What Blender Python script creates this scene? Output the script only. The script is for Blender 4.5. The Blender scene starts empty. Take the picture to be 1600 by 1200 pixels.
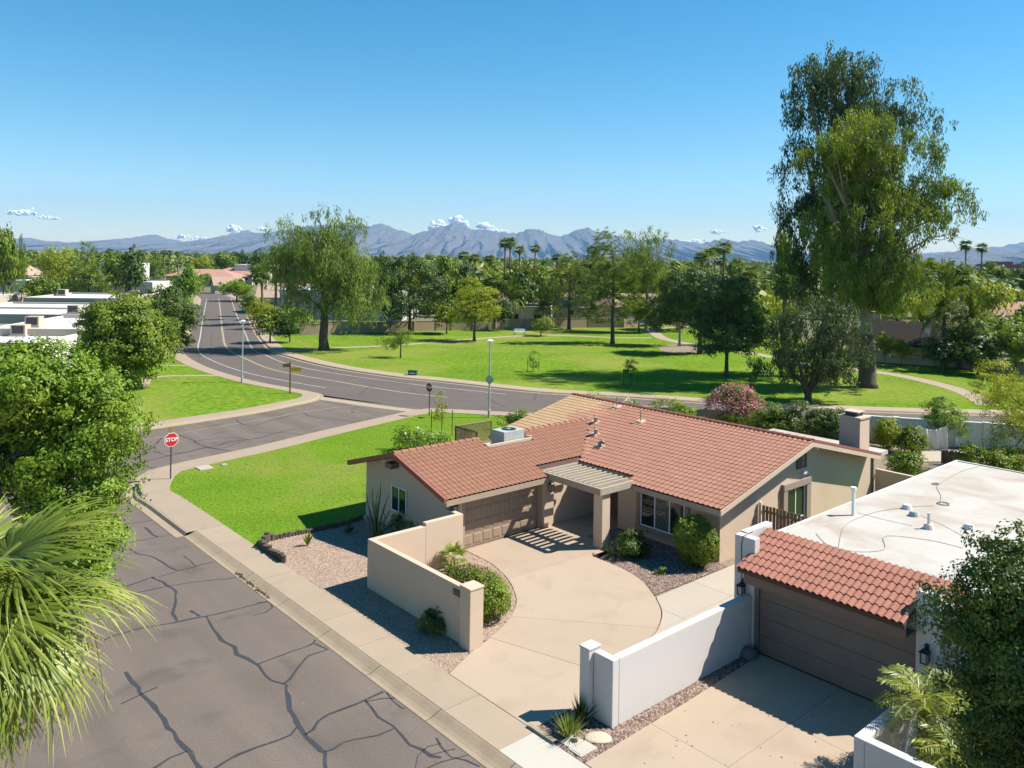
import bpy, bmesh, math, random
import numpy as np
from mathutils import Vector, Matrix
R = math.radians
scene = bpy.context.scene
COL = scene.collection

# ------------------------------------------------------------------ camera
CAM_H = 12.5; FOC = 1264.0; HOR = 401.0; ROLL = R(0.94); YAW = R(41.26)
cam_d = bpy.data.cameras.new('camera'); cam = bpy.data.objects.new('camera', cam_d); COL.objects.link(cam)
cam.location = (0, 0, CAM_H)
cam.rotation_euler = (Matrix.Rotation(R(90), 4, 'X') @ Matrix.Rotation(ROLL, 4, 'Z')).to_euler()
cam_d.sensor_fit = 'HORIZONTAL'; cam_d.sensor_width = 36.0
cam_d.lens = 36.0 * FOC / 1600.0
cam_d.shift_y = -(600.0 - HOR) / 1600.0
cam_d.clip_start = 0.5; cam_d.clip_end = 90000.0
scene.camera = cam

# ------------------------------------------------------------------ sky, sun, exposure
SUN_EL = R(48.5); SUN_AZ = R(7.0)          # azimuth counted from +X towards +Y
world = bpy.data.worlds.new('World'); scene.world = world; world.use_nodes = True
nt = world.node_tree; nt.nodes.clear()
sky = nt.nodes.new('ShaderNodeTexSky'); sky.sky_type = 'NISHITA'; sky.sun_disc = False
sky.sun_elevation = SUN_EL; sky.sun_rotation = R(90) - SUN_AZ
sky.altitude = 400; sky.air_density = 1.0; sky.dust_density = 0.1; sky.ozone_density = 2.2
bg = nt.nodes.new('ShaderNodeBackground'); bg.inputs['Strength'].default_value = 0.078
wo = nt.nodes.new('ShaderNodeOutputWorld')
hs = nt.nodes.new('ShaderNodeHueSaturation'); hs.inputs['Saturation'].default_value = 1.42; hs.inputs['Hue'].default_value = 0.486
nt.links.new(sky.outputs[0], hs.inputs['Color']); nt.links.new(hs.outputs[0], bg.inputs['Color']); nt.links.new(bg.outputs[0], wo.inputs['Surface'])
sun_d = bpy.data.lights.new('sun', 'SUN'); sun_d.energy = 5.0; sun_d.angle = R(0.53); sun_d.color = (1.0, 0.95, 0.86)
sun = bpy.data.objects.new('sun', sun_d); COL.objects.link(sun)
sv = Vector((math.cos(SUN_EL) * math.cos(SUN_AZ), math.cos(SUN_EL) * math.sin(SUN_AZ), math.sin(SUN_EL)))
sun.rotation_euler = sv.to_track_quat('Z', 'Y').to_euler(); sun.location = (60, 12, 80)
vs = scene.view_settings; vs.view_transform = 'Standard'; vs.look = 'None'; vs.exposure = 0.98; vs.gamma = 1.0; vs.use_curve_mapping = False
scene.cycles.max_bounces = 5; scene.cycles.transparent_max_bounces = 8; scene.cycles.volume_bounces = 0
scene.cycles.diffuse_bounces = 3; scene.cycles.glossy_bounces = 3; scene.cycles.transmission_bounces = 3

# ------------------------------------------------------------------ frames of reference
CR, SR = math.cos(ROLL), math.sin(ROLL)
SX, SY = math.sin(YAW), -math.cos(YAW)      # s: along the side street, towards the viewer's right
TX, TY = math.cos(YAW), math.sin(YAW)       # t: across the lots, away from the side street
ST_ROT = YAW - R(90)
def st(s, t, z=0.0): return (s * SX + t * TX, s * SY + t * TY, z)
def unroll(u, v):
    x, y = u - 800.0, v - HOR
    return CR * x + SR * y, -SR * x + CR * y
def at(u, v, z=0.0):                        # ground point at height z that the survey photograph shows at u, v
    x, y = unroll(u, v); Y = FOC * (CAM_H - z) / y
    return (x / FOC * Y, Y, z)
def atY(u, v, Y):                           # point at distance Y
    x, y = unroll(u, v)
    return (x / FOC * Y, Y, CAM_H - y * Y / FOC)
def to_st(p): return (p[0] * SX + p[1] * SY, p[0] * TX + p[1] * TY)

# ------------------------------------------------------------------ mesh helpers
class MB:
    def __init__(s, ox=0.0, oy=0.0, oz=0.0): s.v = []; s.f = []; s.o = (ox, oy, oz)
    def add(s, vs_, fs):
        n = len(s.v); o = s.o
        s.v += [(p[0] - o[0], p[1] - o[1], p[2] - o[2]) for p in vs_]
        s.f += [tuple(i + n for i in f) for f in fs]; return s
    def box(s, x0, x1, y0, y1, z0, z1):
        return s.add([(x0,y0,z0),(x1,y0,z0),(x1,y1,z0),(x0,y1,z0),(x0,y0,z1),(x1,y0,z1),(x1,y1,z1),(x0,y1,z1)],
                     [(3,2,1,0),(4,5,6,7),(0,1,5,4),(1,2,6,5),(2,3,7,6),(3,0,4,7)])
    def hexa(s, p):                          # 8 points: bottom ring then top ring
        return s.add(p, [(3,2,1,0),(4,5,6,7),(0,1,5,4),(1,2,6,5),(2,3,7,6),(3,0,4,7)])
    def prism(s, poly, z0, z1):
        n = len(poly)
        a = sum(poly[i][0]*poly[(i+1)%n][1]-poly[(i+1)%n][0]*poly[i][1] for i in range(n))
        if a < 0: poly = poly[::-1]
        return s.add([(p[0],p[1],z0) for p in poly] + [(p[0],p[1],z1) for p in poly],
                     [tuple(range(n))[::-1], tuple(range(n,2*n))] + [(i,(i+1)%n,n+(i+1)%n,n+i) for i in range(n)])
    def tube(s, path, radii, n=8, cap=True):
        path = [Vector(p) for p in path]; rings = []
        for i, p in enumerate(path):
            d = (path[min(i+1,len(path)-1)] - path[max(i-1,0)])
            d = d.normalized() if d.length > 1e-9 else Vector((0,0,1))
            a = Vector((1,0,0)) if abs(d.x) < 0.8 else Vector((0,1,0))
            a = (a - d*a.dot(d)).normalized(); b = d.cross(a)
            r = radii[i] if hasattr(radii,'__len__') else radii
            rings.append([tuple(p + (a*math.cos(k*2*math.pi/n) + b*math.sin(k*2*math.pi/n))*r) for k in range(n)])
        vs_ = [q for r_ in rings for q in r_]; fs = []
        for i in range(len(path)-1):
            for k in range(n):
                fs.append((i*n+k, i*n+(k+1)%n, (i+1)*n+(k+1)%n, (i+1)*n+k))
        if cap: fs += [tuple(range(n))[::-1], tuple((len(path)-1)*n+k for k in range(n))]
        return s.add(vs_, fs)
    def bar(s, a, b, w, h):                  # square bar between two points
        return s.tube([a,b], [w*0.7071,w*0.7071], 4)
    def build(s, name, mat, parent=None, smooth=False, bevel=0.0):
        me = bpy.data.meshes.new(name); me.from_pydata(s.v, [], s.f)
        if bevel > 0:
            bm = bmesh.new(); bm.from_mesh(me)
            bmesh.ops.bevel(bm, geom=[e for e in bm.edges], offset=bevel, segments=2, affect='EDGES', profile=0.6)
            bm.to_mesh(me); bm.free()
        me.materials.append(mat)
        if smooth: me.polygons.foreach_set('use_smooth', [True]*len(me.polygons))
        me.update()
        o = bpy.data.objects.new(name, me); COL.objects.link(o)
        if parent: o.parent = parent
        return o

def nmesh(name, V, F, mat, parent=None, rnd=None, smooth=False):
    V = np.asarray(V, dtype=np.float32); F = np.asarray(F, dtype=np.int32)
    me = bpy.data.meshes.new(name); k = F.shape[1]
    me.vertices.add(len(V)); me.vertices.foreach_set('co', V.ravel())
    me.loops.add(F.size); me.loops.foreach_set('vertex_index', F.ravel())
    me.polygons.add(len(F)); me.polygons.foreach_set('loop_start', np.arange(0, F.size, k, dtype=np.int32))
    me.polygons.foreach_set('loop_total', np.full(len(F), k, dtype=np.int32))
    if smooth: me.polygons.foreach_set('use_smooth', np.ones(len(F), dtype=bool))
    me.materials.append(mat); me.update(calc_edges=True)
    if rnd is not None:
        a = me.attributes.new('rnd', 'FLOAT', 'FACE'); a.data.foreach_set('value', np.asarray(rnd, dtype=np.float32))
    o = bpy.data.objects.new(name, me); COL.objects.link(o)
    if parent: o.parent = parent
    return o

def tag(o, label=None, cat=None, group=None, kind=None):
    if label: o['label'] = label
    if cat: o['category'] = cat
    if group: o['group'] = group
    if kind: o['kind'] = kind
    return o
def thing(name, label, cat, loc=(0,0,0), rz=0.0, group=None):
    o = bpy.data.objects.new(name, None); COL.objects.link(o); o.empty_display_size = 0.3
    o.location = loc; o.rotation_euler = (0,0,rz); return tag(o, label, cat, group)
def copy_tree(o, parent=None):
    c = o.copy(); COL.objects.link(c); c.parent = parent
    for ch in list(o.children): copy_tree(ch, c)
    return c
def put(o, loc, rz=0.0, sc=1.0, label=None, group=None):
    o.location = loc; o.rotation_euler = (0,0,rz); o.scale = (sc,sc,sc) if not hasattr(sc,'__len__') else sc
    if label: o['label'] = label
    if group: o['group'] = group
    return o

def smooth_line(pts, step=1.0):
    pts = [Vector((p[0],p[1])) for p in pts]; out = []
    for i in range(len(pts)-1):
        p0 = pts[max(i-1,0)]; p1 = pts[i]; p2 = pts[i+1]; p3 = pts[min(i+2,len(pts)-1)]
        n = max(1, int((p2-p1).length/step))
        for k in range(n):
            t = k/n
            out.append(0.5*((2*p1)+(p2-p0)*t+(2*p0-5*p1+4*p2-p3)*t*t+(3*p1-p0-3*p2+p3)*t**3))
    out.append(pts[-1]); return [(p.x,p.y) for p in out]
def resample(pts, n):
    P = np.array([(p[0],p[1]) for p in pts]); d = np.r_[0, np.cumsum(np.hypot(*np.diff(P,axis=0).T))]
    q = np.linspace(0, d[-1], n); return list(zip(np.interp(q,d,P[:,0]), np.interp(q,d,P[:,1])))
def offset_line(pts, off):                   # positive: to the left of the travel direction
    out = []
    for i, p in enumerate(pts):
        a = pts[max(i-1,0)]; b = pts[min(i+1,len(pts)-1)]
        dx, dy = b[0]-a[0], b[1]-a[1]; l = math.hypot(dx,dy) or 1
        out.append((p[0]-dy/l*off, p[1]+dx/l*off))
    return out
def ribbon(mb, line, profile):               # profile: (offset to the left, z)
    rows = [[(p[0],p[1],z) for p in offset_line(line,o)] for o,z in profile]; n = len(line)
    vs_ = [p for r in rows for p in r]
    fs = [(j*n+i, j*n+i+1, (j+1)*n+i+1, (j+1)*n+i) for j in range(len(rows)-1) for i in range(n-1)]
    return mb.add(vs_, [f for f in fs])
def between(mb, A, B, z, n=None):            # strip between two polylines
    n = n or max(len(A),len(B)); A = resample(A,n); B = resample(B,n)
    vs_ = [(p[0],p[1],z) for p in A] + [(p[0],p[1],z) for p in B]
    return mb.add(vs_, [(i,i+1,n+i+1,n+i) for i in range(n-1)])
def sheet(name, poly, z, mat, skirt=0.0, kind='structure', parent=None):
    bm = bmesh.new(); n = len(poly)
    a = sum(poly[i][0]*poly[(i+1)%n][1]-poly[(i+1)%n][0]*poly[i][1] for i in range(n))
    if a < 0: poly = poly[::-1]
    vt = [bm.verts.new((p[0],p[1],z)) for p in poly]; f = bm.faces.new(vt)
    if skirt > 0:
        vb = [bm.verts.new((p[0],p[1],z-skirt)) for p in poly]
        for i in range(n): bm.faces.new((vb[i],vb[(i+1)%n],vt[(i+1)%n],vt[i]))
    bmesh.ops.triangulate(bm, faces=[f])
    me = bpy.data.meshes.new(name); bm.to_mesh(me); bm.free(); me.materials.append(mat)
    o = bpy.data.objects.new(name, me); COL.objects.link(o)
    if kind: o['kind'] = kind
    if parent: o.parent = parent
    return o
def clip(poly, a, b, c):                     # keep a*x + b*y + c >= 0
    out = []; n = len(poly)
    for i in range(n):
        p, q = poly[i], poly[(i+1)%n]; dp = a*p[0]+b*p[1]+c; dq = a*q[0]+b*q[1]+c
        if dp >= 0: out.append(p)
        if dp*dq < 0:
            k = dp/(dp-dq); out.append((p[0]+(q[0]-p[0])*k, p[1]+(q[1]-p[1])*k))
    return out
def inside(P, poly):                         # numpy point-in-polygon
    x, y = P[:,0], P[:,1]; r = np.zeros(len(P), bool); n = len(poly)
    for i in range(n):
        x1,y1 = poly[i][0],poly[i][1]; x2,y2 = poly[(i+1)%n][0],poly[(i+1)%n][1]
        c = ((y1>y) != (y2>y)) & (x < (x2-x1)*(y-y1)/((y2-y1) if y2!=y1 else 1e-9)+x1); r ^= c
    return r
def scatter(poly, n, rng):
    P = np.array([(p[0],p[1]) for p in poly]); lo, hi = P.min(0), P.max(0); out = np.zeros((0,2))
    while len(out) < n:
        q = lo + (hi-lo)*rng.random((n*2,2)); out = np.vstack([out, q[inside(q,poly)]])
    return out[:n]

# ------------------------------------------------------------------ materials
def lerp(a, b, k): return tuple(a[i]+(b[i]-a[i])*k for i in range(3))
def mat_new(name):
    m = bpy.data.materials.new(name); m.use_nodes = True; t = m.node_tree; t.nodes.clear()
    return m, t, t.nodes.new, t.links.new
def pmat(name, col, col2=None, rough=0.85, scale=1.5, var=0.5, fine=40.0, finevar=0.15, bump=0.25, bumpscale=60.0, bumpdist=0.01,
         spec=0.3, metal=0.0, stretch=None, stain=None, stain_scale=0.3, stain_lo=0.55, stain_hi=0.75, tile_rnd=0.0, streak=None):
    """noise-mottled surface: large patches between two colours, a fine grain, bump and optional stains"""
    m, t, N, L = mat_new(name)
    out = N('ShaderNodeOutputMaterial'); b = N('ShaderNodeBsdfPrincipled'); L(b.outputs[0], out.inputs[0])
    b.inputs['Roughness'].default_value = rough; b.inputs['Metallic'].default_value = metal
    b.inputs['Specular IOR Level'].default_value = spec
    g = N('ShaderNodeNewGeometry'); pos = g.outputs['Position']
    if stretch:
        mp = N('ShaderNodeMapping'); mp.inputs['Scale'].default_value = stretch; L(pos, mp.inputs[0]); pos = mp.outputs[0]
    n1 = N('ShaderNodeTexNoise'); n1.inputs['Scale'].default_value = scale; n1.inputs['Detail'].default_value = 6; L(pos, n1.inputs['Vector'])
    n2 = N('ShaderNodeTexNoise'); n2.inputs['Scale'].default_value = fine; n2.inputs['Detail'].default_value = 3; L(pos, n2.inputs['Vector'])
    col2 = col2 or lerp(col, (0,0,0), 0.25)
    rp = N('ShaderNodeValToRGB'); rp.color_ramp.elements[0].position = 0.5-var*0.4; rp.color_ramp.elements[1].position = 0.5+var*0.4
    rp.color_ramp.elements[0].color = (*col2,1); rp.color_ramp.elements[1].color = (*col,1)
    L(n1.outputs[0], rp.inputs[0]); c = rp.outputs[0]
    mr = N('ShaderNodeMapRange'); mr.inputs[1].default_value = 0.3; mr.inputs[2].default_value = 0.7
    mr.inputs[3].default_value = 1-finevar; mr.inputs[4].default_value = 1+finevar; L(n2.outputs[0], mr.inputs[0])
    vm = N('ShaderNodeVectorMath'); vm.operation = 'SCALE'; L(c, vm.inputs[0]); L(mr.outputs[0], vm.inputs['Scale']); c = vm.outputs[0]
    if tile_rnd > 0:
        at_ = N('ShaderNodeAttribute'); at_.attribute_name = 'rnd'; oi = N('ShaderNodeObjectInfo')
        ad = N('ShaderNodeMath'); ad.operation = 'ADD'; L(at_.outputs['Fac'], ad.inputs[0]); L(oi.outputs['Random'], ad.inputs[1])
        fr = N('ShaderNodeMath'); fr.operation = 'FRACT'; L(ad.outputs[0], fr.inputs[0])
        m2 = N('ShaderNodeMapRange'); m2.inputs[3].default_value = 1-tile_rnd; m2.inputs[4].default_value = 1+tile_rnd; L(fr.outputs[0], m2.inputs[0])
        v2 = N('ShaderNodeVectorMath'); v2.operation = 'SCALE'; L(c, v2.inputs[0]); L(m2.outputs[0], v2.inputs['Scale']); c = v2.outputs[0]
    if stain:
        n3 = N('ShaderNodeTexNoise'); n3.inputs['Scale'].default_value = stain_scale; n3.inputs['Detail'].default_value = 7; n3.inputs['Distortion'].default_value = 0.6
        L(g.outputs['Position'], n3.inputs['Vector'])
        r3 = N('ShaderNodeMapRange'); r3.inputs[1].default_value = stain_lo; r3.inputs[2].default_value = stain_hi; L(n3.outputs[0], r3.inputs[0])
        mx = N('ShaderNodeMix'); mx.data_type = 'RGBA'; L(r3.outputs[0], mx.inputs[0]); L(c, mx.inputs[6]); mx.inputs[7].default_value = (*stain,1); c = mx.outputs[2]
    if streak:                               # wheel-path wear drawn out along one direction
        mp2 = N('ShaderNodeMapping'); mp2.vector_type = 'POINT'; mp2.inputs['Rotation'].default_value = (0,0,-streak[0]); L(g.outputs['Position'], mp2.inputs[0])
        mp3 = N('ShaderNodeMapping'); mp3.inputs['Scale'].default_value = (0.035,0.75,1); L(mp2.outputs[0], mp3.inputs[0])
        n5 = N('ShaderNodeTexNoise'); n5.inputs['Scale'].default_value = 1.0; n5.inputs['Detail'].default_value = 4; L(mp3.outputs[0], n5.inputs['Vector'])
        m5 = N('ShaderNodeMapRange'); m5.inputs[1].default_value = 0.3; m5.inputs[2].default_value = 0.7; m5.inputs[3].default_value = 1-streak[1]; m5.inputs[4].default_value = 1+streak[1]; L(n5.outputs[0], m5.inputs[0])
        v5 = N('ShaderNodeVectorMath'); v5.operation = 'SCALE'; L(c, v5.inputs[0]); L(m5.outputs[0], v5.inputs['Scale']); c = v5.outputs[0]
    L(c, b.inputs['Base Color'])
    if bump > 0:
        n4 = N('ShaderNodeTexNoise'); n4.inputs['Scale'].default_value = bumpscale; n4.inputs['Detail'].default_value = 4; L(pos, n4.inputs['Vector'])
        bp = N('ShaderNodeBump'); bp.inputs['Strength'].default_value = bump; bp.inputs['Distance'].default_value = bumpdist
        L(n4.outputs[0], bp.inputs['Height']); L(bp.outputs[0], b.inputs['Normal'])
    return m
def leafmat(name, cols, trans=0.3, rough=0.5, spec=0.25, big=0.35, bigscale=0.6):
    """leaf: three greens by the leaf's own random number, a slow patch noise, some light passing through"""
    m, t, N, L = mat_new(name)
    out = N('ShaderNodeOutputMaterial'); b = N('ShaderNodeBsdfPrincipled')
    b.inputs['Roughness'].default_value = rough; b.inputs['Specular IOR Level'].default_value = spec
    a = N('ShaderNodeAttribute'); a.attribute_name = 'rnd'
    g = N('ShaderNodeNewGeometry'); n1 = N('ShaderNodeTexNoise'); n1.inputs['Scale'].default_value = bigscale; n1.inputs['Detail'].default_value = 2
    L(g.outputs['Position'], n1.inputs['Vector'])
    mr = N('ShaderNodeMapRange'); mr.inputs[1].default_value = 0.3; mr.inputs[2].default_value = 0.7; mr.inputs[3].default_value = -big; mr.inputs[4].default_value = big
    L(n1.outputs[0], mr.inputs[0])
    ad = N('ShaderNodeMath'); ad.operation = 'ADD'; ad.use_clamp = True; L(a.outputs['Fac'], ad.inputs[0]); L(mr.outputs[0], ad.inputs[1])
    rp = N('ShaderNodeValToRGB'); e = rp.color_ramp.elements
    e[0].position = 0.0; e[0].color = (*cols[0],1); e[1].position = 1.0; e[1].color = (*cols[-1],1)
    for i, c in enumerate(cols[1:-1]):
        x = e.new((i+1)/(len(cols)-1)); x.color = (*c,1)
    L(ad.outputs[0], rp.inputs[0]); L(rp.outputs[0], b.inputs['Base Color'])
    tr = N('ShaderNodeBsdfTranslucent')
    vm = N('ShaderNodeVectorMath'); vm.operation = 'MULTIPLY'; L(rp.outputs[0], vm.inputs[0]); vm.inputs[1].default_value = (1.35,1.25,0.6); L(vm.outputs[0], tr.inputs[0])
    mx = N('ShaderNodeMixShader'); mx.inputs[0].default_value = trans; L(b.outputs[0], mx.inputs[1]); L(tr.outputs[0], mx.inputs[2]); L(mx.outputs[0], out.inputs[0])
    return m
M = {}
M['asphalt'] = pmat('asphalt', (0.148,0.117,0.096), (0.121,0.096,0.079), 0.9, 0.35, 0.9, 24, 0.20, 0.35, 160, 0.008, stain=(0.080,0.064,0.055), stain_scale=0.55, stain_lo=0.56, stain_hi=0.82, streak=(ST_ROT,0.13))
M['asphalt_far'] = pmat('asphalt_far', (0.122,0.099,0.084), (0.095,0.078,0.068), 0.9, 0.3, 0.9, 60, 0.2, 0.3, 120, 0.008, stain=(0.09,0.083,0.082), stain_scale=0.4, stain_lo=0.6, stain_hi=0.9)
M['tar'] = pmat('tar', (0.052,0.050,0.054), (0.035,0.034,0.038), 0.55, 3, 0.8, 30, 0.2, 0.2, 80, 0.004, spec=0.4)
M['concrete'] = pmat('concrete', (0.335,0.262,0.188), (0.298,0.23,0.165), 0.9, 0.8, 0.9, 45, 0.08, 0.2, 140, 0.004, stain=(0.25,0.185,0.125), stain_scale=0.9, stain_lo=0.6, stain_hi=0.95, tile_rnd=0.05)
M['gutter'] = pmat('gutter', (0.32,0.248,0.168), (0.285,0.218,0.148), 0.9, 1.2, 0.9, 45, 0.1, 0.25, 120, 0.005, stain=(0.24,0.18,0.12), stain_scale=1.4, stain_lo=0.5, stain_hi=0.85)
M['drive'] = pmat('drive', (0.375,0.290,0.213), (0.345,0.265,0.194), 0.88, 0.5, 0.9, 50, 0.06, 0.15, 150, 0.004, stain=(0.275,0.205,0.145), stain_scale=0.7, stain_lo=0.52, stain_hi=0.95, tile_rnd=0.04)
M['walk'] = pmat('walk', (0.40,0.34,0.275), (0.36,0.305,0.245), 0.88, 0.6, 0.9, 50, 0.06, 0.15, 150, 0.004, tile_rnd=0.04)
M['newcrete'] = pmat('newcrete', (0.44,0.41,0.35), (0.40,0.37,0.315), 0.88, 0.8, 0.8, 50, 0.06, 0.15, 150, 0.004)
M['grass'] = pmat('grass', (0.155,0.250,0.020), (0.098,0.188,0.014), 0.95, 0.22, 0.9, 7, 0.32, 0.9, 30, 0.05, spec=0.03, stain=(0.22,0.235,0.05), stain_scale=0.13, stain_lo=0.47, stain_hi=0.72)
M['parkgrass'] = pmat('parkgrass', (0.150,0.230,0.020), (0.090,0.165,0.013), 0.95, 0.10, 0.9, 2.5, 0.32, 0.9, 9, 0.08, spec=0.03, stain=(0.22,0.23,0.05), stain_scale=0.06, stain_lo=0.47, stain_hi=0.72)
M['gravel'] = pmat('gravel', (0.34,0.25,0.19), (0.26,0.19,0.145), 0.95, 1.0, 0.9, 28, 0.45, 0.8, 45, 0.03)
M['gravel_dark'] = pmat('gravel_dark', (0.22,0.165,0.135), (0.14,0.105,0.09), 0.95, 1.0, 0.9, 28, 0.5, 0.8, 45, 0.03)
M['dirt'] = pmat('dirt', (0.26,0.20,0.145), (0.18,0.145,0.10), 0.95, 0.2, 1.0, 6, 0.25, 0.5, 20, 0.04)
M['valley'] = pmat('valley', (0.075,0.10,0.03), (0.16,0.135,0.09), 0.95, 0.02, 1.0, 0.2, 0.3, 0.0)
M['stucco'] = pmat('stucco', (0.56,0.425,0.315), (0.52,0.39,0.288), 0.92, 0.7, 0.8, 30, 0.05, 0.6, 70, 0.012, stain=(0.46,0.35,0.25), stain_scale=0.5, stain_lo=0.6, stain_hi=0.9)
M['stucco_white'] = pmat('stucco_white', (0.55,0.51,0.49), (0.56,0.515,0.49), 0.9, 0.7, 0.8, 30, 0.04, 0.7, 60, 0.014, stain=(0.50,0.45,0.42), stain_scale=0.6, stain_lo=0.62, stain_hi=0.95)
M['trim'] = pmat('trim', (0.36,0.275,0.20), (0.31,0.235,0.17), 0.75, 2, 0.7, 40, 0.06, 0.15, 60, 0.004)
M['trim_dark'] = pmat('trim_dark', (0.20,0.13,0.10), (0.16,0.105,0.08), 0.75, 2, 0.7, 40, 0.08, 0.15, 60, 0.004)
M['surround'] = pmat('surround', (0.30,0.235,0.19), (0.27,0.21,0.17), 0.85, 2, 0.7, 40, 0.06, 0.3, 60, 0.006)
M['barge'] = pmat('barge', (0.30,0.105,0.075), (0.23,0.08,0.06), 0.8, 3, 0.8, 30, 0.1, 0.2, 40, 0.005)
M['garage_door'] = pmat('garage_door', (0.315,0.225,0.160), (0.29,0.205,0.145), 0.7, 1.5, 0.6, 60, 0.04, 0.1, 90, 0.002)
M['brown_door'] = pmat('brown_door', (0.19,0.145,0.12), (0.165,0.125,0.105), 0.65, 1.5, 0.6, 60, 0.04, 0.1, 90, 0.002)
M['tile'] = pmat('tile', (0.338,0.160,0.106), (0.306,0.142,0.093), 0.85, 0.5, 0.8, 25, 0.08, 0.25, 60, 0.006, tile_rnd=0.045, stain=(0.28,0.122,0.083), stain_scale=1.1, stain_lo=0.6, stain_hi=0.9)
M['tile_nb'] = pmat('tile_nb', (0.335,0.142,0.098), (0.29,0.12,0.082), 0.85, 0.5, 0.8, 25, 0.08, 0.25, 60, 0.006, tile_rnd=0.08, stain=(0.25,0.103,0.071), stain_scale=1.3, stain_lo=0.58, stain_hi=0.9)
M['tile_wing'] = pmat('tile_wing', (0.270,0.127,0.080), (0.243,0.112,0.070), 0.85, 0.5, 0.8, 25, 0.08, 0.25, 60, 0.006, tile_rnd=0.05)
M['tile_yellow_tan'] = pmat('tile_yellow_tan', (0.40,0.26,0.145), (0.365,0.235,0.13), 0.85, 0.9, 0.9, 25, 0.08, 0.25, 60, 0.006, tile_rnd=0.05)
M['tile_half_tan'] = pmat('tile_half_tan', (0.37,0.195,0.122), (0.338,0.175,0.108), 0.85, 0.9, 0.9, 25, 0.08, 0.25, 60, 0.006, tile_rnd=0.05)
M['underlay'] = pmat('underlay', (0.10,0.055,0.042), (0.08,0.045,0.035), 0.9)
M['white_roof'] = pmat('white_roof', (0.455,0.425,0.38), (0.40,0.37,0.325), 0.8, 0.5, 0.9, 8, 0.04, 0.3, 12, 0.02, stain=(0.32,0.235,0.175), stain_scale=0.42, stain_lo=0.46, stain_hi=0.74, stretch=(0.6,1.0,1.0))
M['white_roof_far'] = pmat('white_roof_far', (0.62,0.605,0.58), (0.54,0.525,0.50), 0.8, 0.15, 0.9, 2, 0.05, 0.0, stain=(0.42,0.38,0.34), stain_scale=0.22, stain_lo=0.52, stain_hi=0.8)
M['house_far'] = pmat('house_far', (0.47,0.40,0.315), (0.41,0.345,0.27), 0.9, 0.3, 0.8, 6, 0.05, 0.0)
M['house_white'] = pmat('house_white', (0.64,0.59,0.53), (0.58,0.53,0.47), 0.9, 0.3, 0.8, 6, 0.05, 0.0)
M['house_blue'] = pmat('house_blue', (0.55,0.53,0.50), (0.50,0.48,0.45), 0.9, 0.3, 0.8, 6, 0.05, 0.0)
M['wood'] = pmat('wood', (0.34,0.275,0.205), (0.25,0.20,0.15), 0.85, 3, 0.9, 25, 0.15, 0.3, 50, 0.005, stretch=(1,1,6))
M['pergola'] = pmat('pergola', (0.40,0.335,0.255), (0.31,0.255,0.19), 0.85, 2, 0.9, 25, 0.12, 0.3, 50, 0.005)
M['fence_wood'] = pmat('fence_wood', (0.24,0.16,0.10), (0.15,0.095,0.06), 0.85, 2.5, 0.9, 25, 0.15, 0.3, 50, 0.005, tile_rnd=0.2)
M['bark'] = pmat('bark', (0.13,0.10,0.075), (0.065,0.048,0.036), 0.95, 3, 1.0, 15, 0.3, 0.9, 14, 0.06, stretch=(1,1,0.3))
M['bark_pale'] = pmat('bark_pale', (0.36,0.31,0.24), (0.20,0.165,0.125), 0.9, 1.5, 1.0, 10, 0.15, 0.5, 10, 0.04, stretch=(1,1,0.3))
M['bark_palm'] = pmat('bark_palm', (0.22,0.16,0.105), (0.12,0.085,0.055), 0.95, 5, 1.0, 20, 0.25, 0.8, 12, 0.05, stretch=(0.6,0.6,3))
M['metal_grey'] = pmat('metal_grey', (0.42,0.43,0.42), (0.37,0.38,0.37), 0.5, 2, 0.6, 40, 0.05, 0.0, spec=0.5, metal=0.3)
M['metal_dark'] = pmat('metal_dark', (0.07,0.065,0.06), (0.045,0.04,0.04), 0.6, 4, 0.6, 40, 0.1, 0.0, spec=0.4)
M['black'] = pmat('black', (0.018,0.018,0.018), (0.012,0.012,0.012), 0.5, 4, 0.5, 40, 0.1, 0.0, spec=0.4)
M['ac'] = pmat('ac', (0.36,0.40,0.38), (0.31,0.35,0.33), 0.6, 2, 0.6, 40, 0.05, 0.0, spec=0.4)
M['white_paint'] = pmat('white_paint', (0.78,0.78,0.76), (0.70,0.70,0.68), 0.6, 2, 0.6, 40, 0.04, 0.0)
M['road_white'] = pmat('road_white', (0.47,0.44,0.40), (0.24,0.215,0.195), 0.8, 1.2, 1.0, 20, 0.15, 0.0)
M['road_yellow'] = pmat('road_yellow', (0.37,0.30,0.185), (0.20,0.165,0.125), 0.8, 1.2, 1.0, 20, 0.15, 0.0)
M['red_sign'] = pmat('red_sign', (0.52,0.02,0.025), (0.48,0.018,0.022), 0.5, 2, 0.5, 40, 0.03, 0.0)
M['shaded_sign_tier_red'] = pmat('shaded_sign_tier_red', (0.24,0.035,0.035), (0.20,0.03,0.03), 0.5, 2, 0.5, 40, 0.03, 0.0)  # red stop sign with shade in its colour, also dark red stadium tiers
M['yellow_sign'] = pmat('yellow_sign', (0.70,0.34,0.02), (0.62,0.30,0.02), 0.5, 2, 0.5, 40, 0.03, 0.0)
M['brown_sign'] = pmat('brown_sign', (0.28,0.17,0.06), (0.24,0.145,0.05), 0.6, 2, 0.5, 40, 0.05, 0.0)
M['green_box'] = pmat('green_box', (0.03,0.12,0.06), (0.025,0.10,0.05), 0.6, 2, 0.5, 40, 0.05, 0.0)
M['cloth'] = pmat('cloth', (0.70,0.68,0.64), (0.62,0.60,0.56), 0.9, 3, 0.8, 30, 0.06, 0.2, 20, 0.01)
M['blockwall'] = pmat('blockwall', (0.35,0.265,0.185), (0.29,0.22,0.155), 0.92, 0.6, 0.8, 10, 0.08, 0.4, 15, 0.02)
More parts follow.
